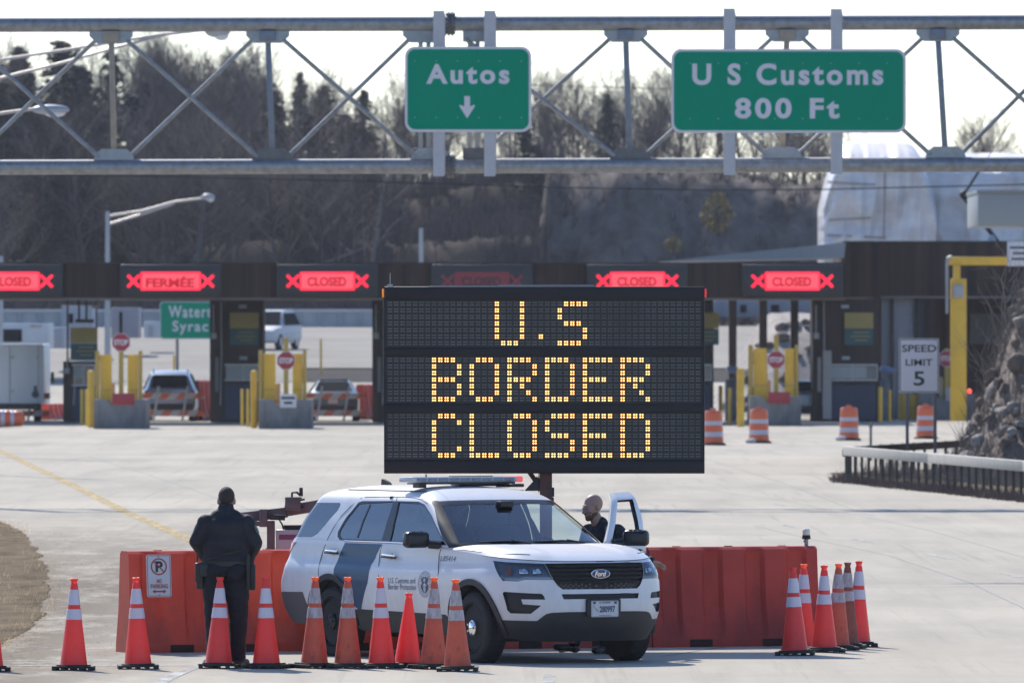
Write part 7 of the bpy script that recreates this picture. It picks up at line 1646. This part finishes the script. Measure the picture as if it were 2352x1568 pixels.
# a car half hidden behind the right-hand island
g = Vector(((1862 - 1176) / F * 409, 409, 0)); vehicle(sed_st, mat("silver blue paint", (.22, .27, .33), .3, .4), [(x, y) for x in (-1.35, 1.4) for y in (-.80, .80)], [('rear_window', [(-1.76, -.68, 1.06), (-1.76, .68, 1.06), (-1.0, .52, 1.40), (-1.0, -.52, 1.40)])], "silver blue car mostly hidden behind the right hand yellow guard plates", g, R(90), 'parked_sedan', 'car', [('tail_light', (-2.30, .70, .82), (.10, .30, .16), M_tl), ('tail_light', (-2.30, -.70, .82), (.10, .30, .16), M_tl), ('bumper', (-2.36, 0, .46), (.12, 1.6, .22), M_clad)], .33)
# white box van
g = Vector(((22 - 1176) / F * 406, 406, 0)); o = empty('box_van', g, 0, "white box van seen from behind at the left edge", 'van')
mb = MB(); mb.box((0, 3.0, 1.70), (2.42, 6.0, 2.15), bev=.05); mb.build('cargo_box', M_vanp, o)
mb = MB(); mb.box((0, .1, .55), (2.2, .25, .22), bev=.02); mb.build('bumper', M_clad, o)
mb = MB()
for x in (-1.0, 0, 1.02): mb.box((x, -.012, 1.72), (.02, .02, 2.0))
for z in (1.1, 2.3): mb.box((.1, -.03, z), (.12, .04, .04)); mb.box((1.0, -.03, z), (.06, .04, .08))
mb.build('door_seam', M_greybox, o)
for x in (-.95, .95): mb = MB(); mb.lathe([(.2, -.12), (.40, -.13), (.42, 0), (.40, .13), (.2, .12)], 20, Matrix.Translation((x, 1.2, .42)) @ Matrix.Rotation(R(90), 4, 'Y')); mb.build('wheel', M_tyre, o)
mb = MB(); mb.box((1.32, 5.2, 1.55), (.12, .1, .42), bev=.03); mb.build('mirror', M_rub, o)
mb = MB(); mb.cyl((.92, -.01, .98), (.92, -.025, .98), .13, n=20); mb.box((.92, -.02, 1.18), (.10, .012, .22), bev=.004); mb.build('emblem', M_navyp, o)
# ---- striped barricades
def stripe_mat(name, ca, cb, period, slope):
    m = mat(name, ca, .5); t = m.node_tree; b = t.nodes["Principled BSDF"]; N = t.nodes.new; L = t.links.new
    tc = N('ShaderNodeTexCoord'); sp = N('ShaderNodeSeparateXYZ'); L(tc.outputs['Object'], sp.inputs[0])
    a = N('ShaderNodeMath'); a.operation = 'MULTIPLY_ADD'; a.inputs[1].default_value = slope; L(sp.outputs[2], a.inputs[0]); L(sp.outputs[0], a.inputs[2])
    f = N('ShaderNodeMath'); f.operation = 'DIVIDE'; f.inputs[1].default_value = period; L(a.outputs[0], f.inputs[0]); g = N('ShaderNodeMath'); g.operation = 'FRACT'; L(f.outputs[0], g.inputs[0]); h = N('ShaderNodeMath'); h.operation = 'GREATER_THAN'; h.inputs[1].default_value = .5; L(g.outputs[0], h.inputs[0])
    mx = N('ShaderNodeMix'); mx.data_type = 'RGBA'; mx.inputs[6].default_value = (*ca, 1); mx.inputs[7].default_value = (*cb, 1); L(h.outputs[0], mx.inputs[0]); L(mx.outputs[2], b.inputs['Base Color']); return m
M_stripe = stripe_mat("orange and white stripes", (.62, .13, .045), (.48, .48, .52), .62, -.9)
for x, w_, lab in ((40, 150, "striped orange and white barricade in front of the white van"), (395, 150, "striped orange and white barricade in front of the pale blue suv"), (768, 140, "striped orange and white barricade in front of the dark sedan")):
    g = G(x, 968); g.y += 0; s = F / g.y; o = empty('barricade', g, 0, lab, 'barricade', "striped barricades closing the lanes"); W_ = w_ / s
    for z in (.92, .30): mb = MB(); mb.box((0, 0, z), (W_, .035, .21), bev=.006); mb.build('striped_board', M_stripe, o)
    for sx in (-.22, .22): mb = MB(); mb.bar((sx * W_ - .16, -.05, 0), (sx * W_ + .04, .02, 1.25), .06, .05); mb.bar((sx * W_ - .16, .5, 0), (sx * W_ + .04, .02, 1.25), .06, .05); mb.build('leg', mat("white angle iron", (.42, .45, .50), .5), o)
for x, y, dd, lab in ((470, 958, 413, "red water-filled barrier beside the pale blue suv"), (846, 958, 416, "red water-filled barrier to the right of the dark sedan"), (124, 960, 415, "orange barrier piece between the white van and the low booth")):
    c = copy_tree(BAR[0] if x == 124 else BAR[2]); c.location = ((x - 1176) / F * dd, dd, 0); c.rotation_euler = (0, 0, R(72)); c['label'] = lab; c['group'] = "red barriers behind the lanes"
    c.scale = (1, 1, 1.35 if x == 470 else (.55 if x == 124 else 1.2))
for x, y, lab in ((1003, 872, "tall thin yellow flexible marker post"),):
    pass
for x, y0, y1, lab in ((737, 778, 838, "thin yellow marker post on the grass bank, seen left of the message board"), (400, 815, 850, "thin yellow marker post above the pale blue suv")):
    d = 478; a = P(x, y0, d); mb = MB(); mb.cyl((a.x, d, gz(a.x, d)), (a.x, d, a.z), .045, n=8); o = mb.build('marker_post', M_ylw); tag(o, lab, 'marker post')
# ---- orange drums
def drum_proto():
    o = empty('traffic_drum'); H = 1.0
    def rr(z): return .30 - .055 * z
    zz = [.06, .24, .245, .42, .425, .60, .605, .78, .785, .93]
    for a, b, m, nm in ((.06, .25, M_dor, 'orange_band'), (.25, .39, M_dwh, 'white_band'), (.39, .58, M_dor, 'orange_band'), (.58, .70, M_dwh, 'white_band'), (.70, .96, M_dor, 'orange_band')):
        mb = MB(); pr_ = [(rr(a), a), (rr(a) + .008, a + .02), (rr(b) + .008, b - .02), (rr(b), b)]
        if b > .9: pr_ += [(rr(b) - .03, b + .035), (0.02, b + .04)]
        mb.lathe(pr_, 28, cap=False); mb.build(nm, m, o)
    mb = MB(); mb.lathe([(.36, 0), (.37, .05), (.30, .075), (.2, .08)], 24); mb.build('rubber_base', M_base, o); mb = MB(); mb.box((0, 0, 1.03), (.16, .03, .07), bev=.01); mb.build('handle', M_dor, o)
    return o
M_dor = mat("drum orange plastic", (.66, .125, .04), .35, var=.15, vscale=4); M_dwh = mat("drum white band", (.45, .44, .50), .4)
dp = None
for x, y, lab in ((1638, 1024, "orange and white barrel at the right edge of the message board"), (1743, 1019, "orange and white barrel in front of the concrete block with a red plate"), (1950, 1013, "orange and white barrel standing alone left of the speed limit sign"), (2127, 1009, "orange and white barrel right behind the speed limit sign post")):
    o = drum_proto() if dp is None else copy_tree(dp); dp = dp or o; g = G(x, y - 1.5); o.location = g; tag(o, lab, 'barrel', "orange and white traffic barrels")
o = copy_tree(dp); g = G(-12, 984); o.location = (g.x - .05, g.y, .33); o.rotation_euler = (R(3), R(90), R(4)); o['label'] = "orange and white barrel lying on its side near the white van"
M_bag = mat("white sandbag", (.55, .53, .50), .9, var=.2, vscale=10)
for x, y, lab in ((1724, 1018, "white sandbag at the foot of the barrel by the concrete block"), (1931, 1012, "white sandbag at the foot of the lone barrel")):
    me = blob([('e', (0, 0, .07), (.16, .11, .07)), ('e', (.06, .02, .10), (.10, .09, .06)), ('e', (-.08, .0, .06), (.09, .10, .05))], .014, 2, 'sandbag'); o = put(me, 'sandbag', M_bag, None); o.location = G(x, y); tag(o, lab, 'sandbag')
# ---- speed limit sign behind the guard rail
sd2 = 262.0; s = F / sd2; c = P(2111, 839.5, sd2); o = empty('speed_limit_sign', (c.x, sd2, 0), 0, "white speed limit 5 sign on two posts behind the guard rail", 'speed limit sign'); z = c.z
mb = MB(); mb.prism(rrect(92 / s, 125 / s, .04, 4), .01, Matrix.Translation((0, .01, z)) @ XZ); mb.build('panel', M_swhite, o)
mb = MB(); stroke(mb, rrect(87 / s, 120 / s, .03, 4), .018, Matrix.Translation((0, -.003, z)) @ XZ, closed=True)
for t, y, h, w_ in (("SPEED", 800, 16.5, 79), ("LIMIT", 832, 15, 62), ("5", 869, 33, 25)): add_text(mb, t, 1, Matrix.Translation((0, -.004, CAMZ + (YH - y) / s)) @ XZ, capfit=h / s, width=w_ / s, bold=.016)
mb.build('lettering', M_ctext, o, smooth=None, fixn=False)
for x in (2084, 2148): a = P(x, 800, sd2); mb = MB(); mb.box((a.x - c.x, .05, (z + .6) / 2), (.075, .06, z + .6)); mb.build('post', M_darkgal, o)
mb = MB(); a = G(2000, 1058); mb.cyl((0, 0, 0), (0, 0, .95), .035, n=10); mb.cyl((0, 0, .85), (0, 0, .99), .045, n=10); o = mb.build('marker_post', M_conc); o.location = a; tag(o, "slim grey marker post at the left end of the guard rail", 'marker post')
# ---- guard rail
M_rail = mat("pale weathered rail", (.37, .35, .315), .7, .1, var=.2, vscale=1.5); M_gpost = mat("dark rail post", (.045, .043, .04), .8, var=.3, vscale=6)
def guardrail(pts, label, m, pitch, rail=(.13, .58, .79)):
    o = empty('guard_rail', (*pts[0], 0), 0, label, 'guard rail'); c = Vector((*pts[0], 0)); mb = MB()
    for a, b in zip(pts, pts[1:]):
        a3, b3 = Vector((*a, (rail[1] + rail[2]) / 2)) - c, Vector((*b, (rail[1] + rail[2]) / 2)) - c; mb.bar(a3, b3, rail[0], rail[2] - rail[1], .02)
    mb.build('rail', m, o)
    L = 0; n = 0
    for a, b in zip(pts, pts[1:]):
        d = math.hypot(b[0] - a[0], b[1] - a[1]); k = int(d / pitch)
        for i in range(k):
            p = (a[0] + (b[0] - a[0]) * (i + .3) / k - c.x, a[1] + (b[1] - a[1]) * (i + .3) / k - c.y)
            if n < 100: mb = MB(); mb.box((p[0] + .02, p[1] + .12, .36), (.06, .09, .74)); mb.build('post', M_gpost, o); n += 1
guardrail([(7.33, 250.0), (8.7, 236.5), (10.06, 222.8), (11.2, 211.5)], "pale guard rail on dark posts along the verge at the right", M_rail, 1.05)
guardrail([(7.33, 250.6), (7.62, 255.5), (8.3, 259.0), (10.7, 270)], "dark guard rail returning behind the pale one", M_gpost, 1.3, (.12, .55, .72))
# ---- rock bank and boulders at the right edge
M_rock = mat("grey brown rock", (.205, .150, .112), .95, var=.65, vscale=1.3, col2=(.065, .052, .044), detail=10, bump=.6, bscale=6)
M_rockl = mat("pale lichen rock", (.36, .31, .265), .9, var=.5, vscale=2.4, col2=(.16, .14, .125), detail=10, bump=.6, bscale=7)
def bank(x, y):
    h = 4.1 * smooth01((x - 10.15 - .05 * (y - 262)) / 2.15) * smooth01((y - 251) / 10.0) ; return h + (abs(mnoise.noise(Vector((x * .9, y * .35, 2)))) * 1.0 + fbm(x * 3, y, .8, 3) * .5 + abs(mnoise.noise(Vector((x * 2.4, y * 1.1, 6)))) * .55) * smooth01((h) / .5)
sheet('rock_bank', frange(9.6, 22, .14), frange(250, 292, .4), M_rock, bank)
def boulder(seed, r, m):
    bm = bmesh.new(); bmesh.ops.create_icosphere(bm, subdivisions=3, radius=1.0); rg = random.Random(seed); sx, sy, sz = rg.uniform(.8, 1.3), rg.uniform(.7, 1.1), rg.uniform(.55, .85)
    for v in bm.verts:
        n = v.co.normalized(); k = 1 + .32 * mnoise.noise(n * 1.4 + Vector((seed * 3.1, 0, 0))) + .14 * mnoise.noise(n * 3.6 + Vector((0, seed, 0))); v.co = Vector((n.x * sx, n.y * sy, n.z * sz)) * k * r
    for k in range(5):
        nn = Vector((rg.uniform(-1, 1), rg.uniform(-1, 1), rg.uniform(-.4, 1))).normalized(); cc = r * rg.uniform(.55, .75)
        for v in bm.verts:
            e = v.co.dot(nn) - cc
            if e > 0: v.co -= nn * e * .85
    me = bpy.data.meshes.new('boulder'); bm.to_mesh(me); bm.free(); me.materials.append(m); me.polygons.foreach_set('use_smooth', [True] * len(me.polygons)); me.set_sharp_from_angle(angle=R(38)); return me
BM_ = [boulder(k, 1.0, M_rock if k % 2 else M_rockl) for k in range(6)]
rb = random.Random(5)
for k in range(170):
    x = rb.uniform(10.2, 13.0); y = rb.uniform(252, 268); zz = bank(x, y); r = rb.choice([rb.uniform(.07, .16), rb.uniform(.07, .2), rb.uniform(.12, .30)])
    o = link_mesh('boulder', BM_[k % 6], None, (x, y, zz + r * .15)); o.scale = (r, r, r); o.rotation_euler = (rb.uniform(-.5, .5), rb.uniform(-.5, .5), rb.uniform(0, 6.28)); tag(o, "rough grey boulder on the rock bank behind the guard rail", 'boulder', "boulders on the rock bank")
# rubble slope under the canopy at the right
def rub(x, y): return gz(x, y) + 3.4 * smooth01((x - 7.9) / 2.6) * smooth01((y - 432) / 9) * (1 - smooth01((x - 12.5) / 2)) + .35 * fbm(x * 2, y * 2, .5, 3)
sheet('rubble_bank', frange(7.4, 15, .3), frange(431, 458, .9), M_rockl, rub)
for k in range(70):
    x = rb.uniform(8.0, 12.0); y = rb.uniform(434, 444); r = rb.uniform(.08, .32)
    o = link_mesh('boulder', BM_[k % 6], None, (x, y, rub(x, y) + r * .2)); o.scale = (r, r, r * .8); o.rotation_euler = (rb.uniform(-.5, .5), rb.uniform(-.5, .5), rb.uniform(0, 6.28)); tag(o, "pale rubble stone on the slope under the canopy", 'boulder', "rubble stones behind the lanes")
def v3(rg):
    x = rg.uniform(10.0, 14); y = rg.uniform(250, 268); return x, y, bank(x, y)
M_brushp = mat("pale dead stems", (.21, .175, .15), .95, var=.4, vscale=2)
sticks('undergrowth', 1300, v3, lambda r: r.uniform(.25, 1.1), M_brushp, .010, 7, 1.1, seed=9)
def v4(rg):
    x = rg.uniform(8.0, 11.5); y = 262 - (x - 7.4) * 6.5 + rg.uniform(0, 5); return x, y, 0
sticks('undergrowth', 260, v4, lambda r: r.uniform(.3, .9), M_brushp, .009, 6, .8, seed=10)
def sapling_meshes(seed, H, nb, r):
    rg = np.random.RandomState(seed); T, C = Tubes(), Tubes(); tr = [np.array([rg.uniform(-.04, .04) * k, rg.uniform(-.04, .04) * k, H * k / 6]) for k in range(7)]
    T.add(tr, [r * (1 - .85 * k / 6) for k in range(7)], 6)
    for k in range(nb):
        t = .30 + .6 * k / nb; p = tr[0] + (tr[6] - tr[0]) * t; a = k * 2.4 + rg.uniform(-.4, .4); L = H * (.42 * (1 - t) + .14); d = np.array([math.cos(a) * .75, math.sin(a) * .75, .75]); q = [p, p + d * L * .5 + wob(rg, .06), p + d * L + np.array([0, 0, L * .12]) + wob(rg, .08)]; C.add(q, [r * .42, r * .28, r * .1], 4)
        for j in range(4):
            u = rg.uniform(.25, .95); b = p + d * L * u; C.add([b, b + d * L * .25 + wob(rg, .22)], [r * .2, r * .06], 3)
    return T.mesh('trunk', M_bark), C.mesh('crown', M_twig)
M_sap = mat("pale sapling bark", (.26, .22, .19), .9)
sap = sapling_meshes(77, 5.0, 9, .040)
for me in sap: me.materials.clear(); me.materials.append(M_sap)
a = G(2190, 1052); o = empty('sapling', (a.x, 264, 0), 1.0, "slender bare sapling in front of the yellow height gauge", 'tree'); link_mesh('trunk', sap[0], o); link_mesh('crown', sap[1], o); o.scale = (.78, .78, .95)
sap2 = sapling_meshes(91, 2.6, 7, .022)
for me in sap2: me.materials.clear(); me.materials.append(M_sap)
for x, d, sc, lab in ((2262, 266, .9, "bare shrub leaning left on the rock bank"), (2310, 262, 1.0, "bare shrub near the right edge on the rock bank")):
    X = (x - 1176) / F * d; o = empty('bare_shrub', (X, d, bank(X, d) - .1), 2.0, lab, 'shrub'); link_mesh('trunk', sap2[0], o); link_mesh('crown', sap2[1], o); o.scale = (sc, sc, sc)
mb = MB(); mb.tube([P(2306, 850, 263), P(2330, 770, 263), P(2362, 690, 263.5), P(2380, 600, 264)], [.17, .15, .12, .08], 10); o = mb.build('leaning_trunk', mat("reddish bark", (.075, .042, .036), .9, var=.4, vscale=5)); tag(o, "reddish brown leaning tree trunk at the right edge", 'tree trunk')
mb = MB(); a = P(2320, 989, 258); mb.box((0, 0, 0), (.20, .02, .28), bev=.005); o = mb.build('marker_plate', M_signgreen); o.location = a; tag(o, "small green marker plate on the rock bank", 'marker plate'); q_ = o; mb = MB(); mb.cyl((0, .03, .1), (0, .03, -1.0), .02, n=8); mb.build('post', M_gpost, q_)
HAZE = 0.00006
# ---- air: thin even haze round the whole place
hb = MB(); hb.box((0, 660, 15.0), (900, 1480, 33.0))
hz = bpy.data.materials.new("thin haze"); hz.use_nodes = True; t = hz.node_tree
for n in list(t.nodes):
    if n.type != 'OUTPUT_MATERIAL': t.nodes.remove(n)
pv = t.nodes.new('ShaderNodeVolumePrincipled'); pv.inputs['Color'].default_value = (.82, .88, 1.0, 1); pv.inputs['Density'].default_value = HAZE; pv.inputs['Anisotropy'].default_value = .35
t.links.new(pv.outputs[0], [n for n in t.nodes if n.type == 'OUTPUT_MATERIAL'][0].inputs['Volume'])
hzo = hb.build('haze', hz, smooth=None); hzo['kind'] = 'stuff'
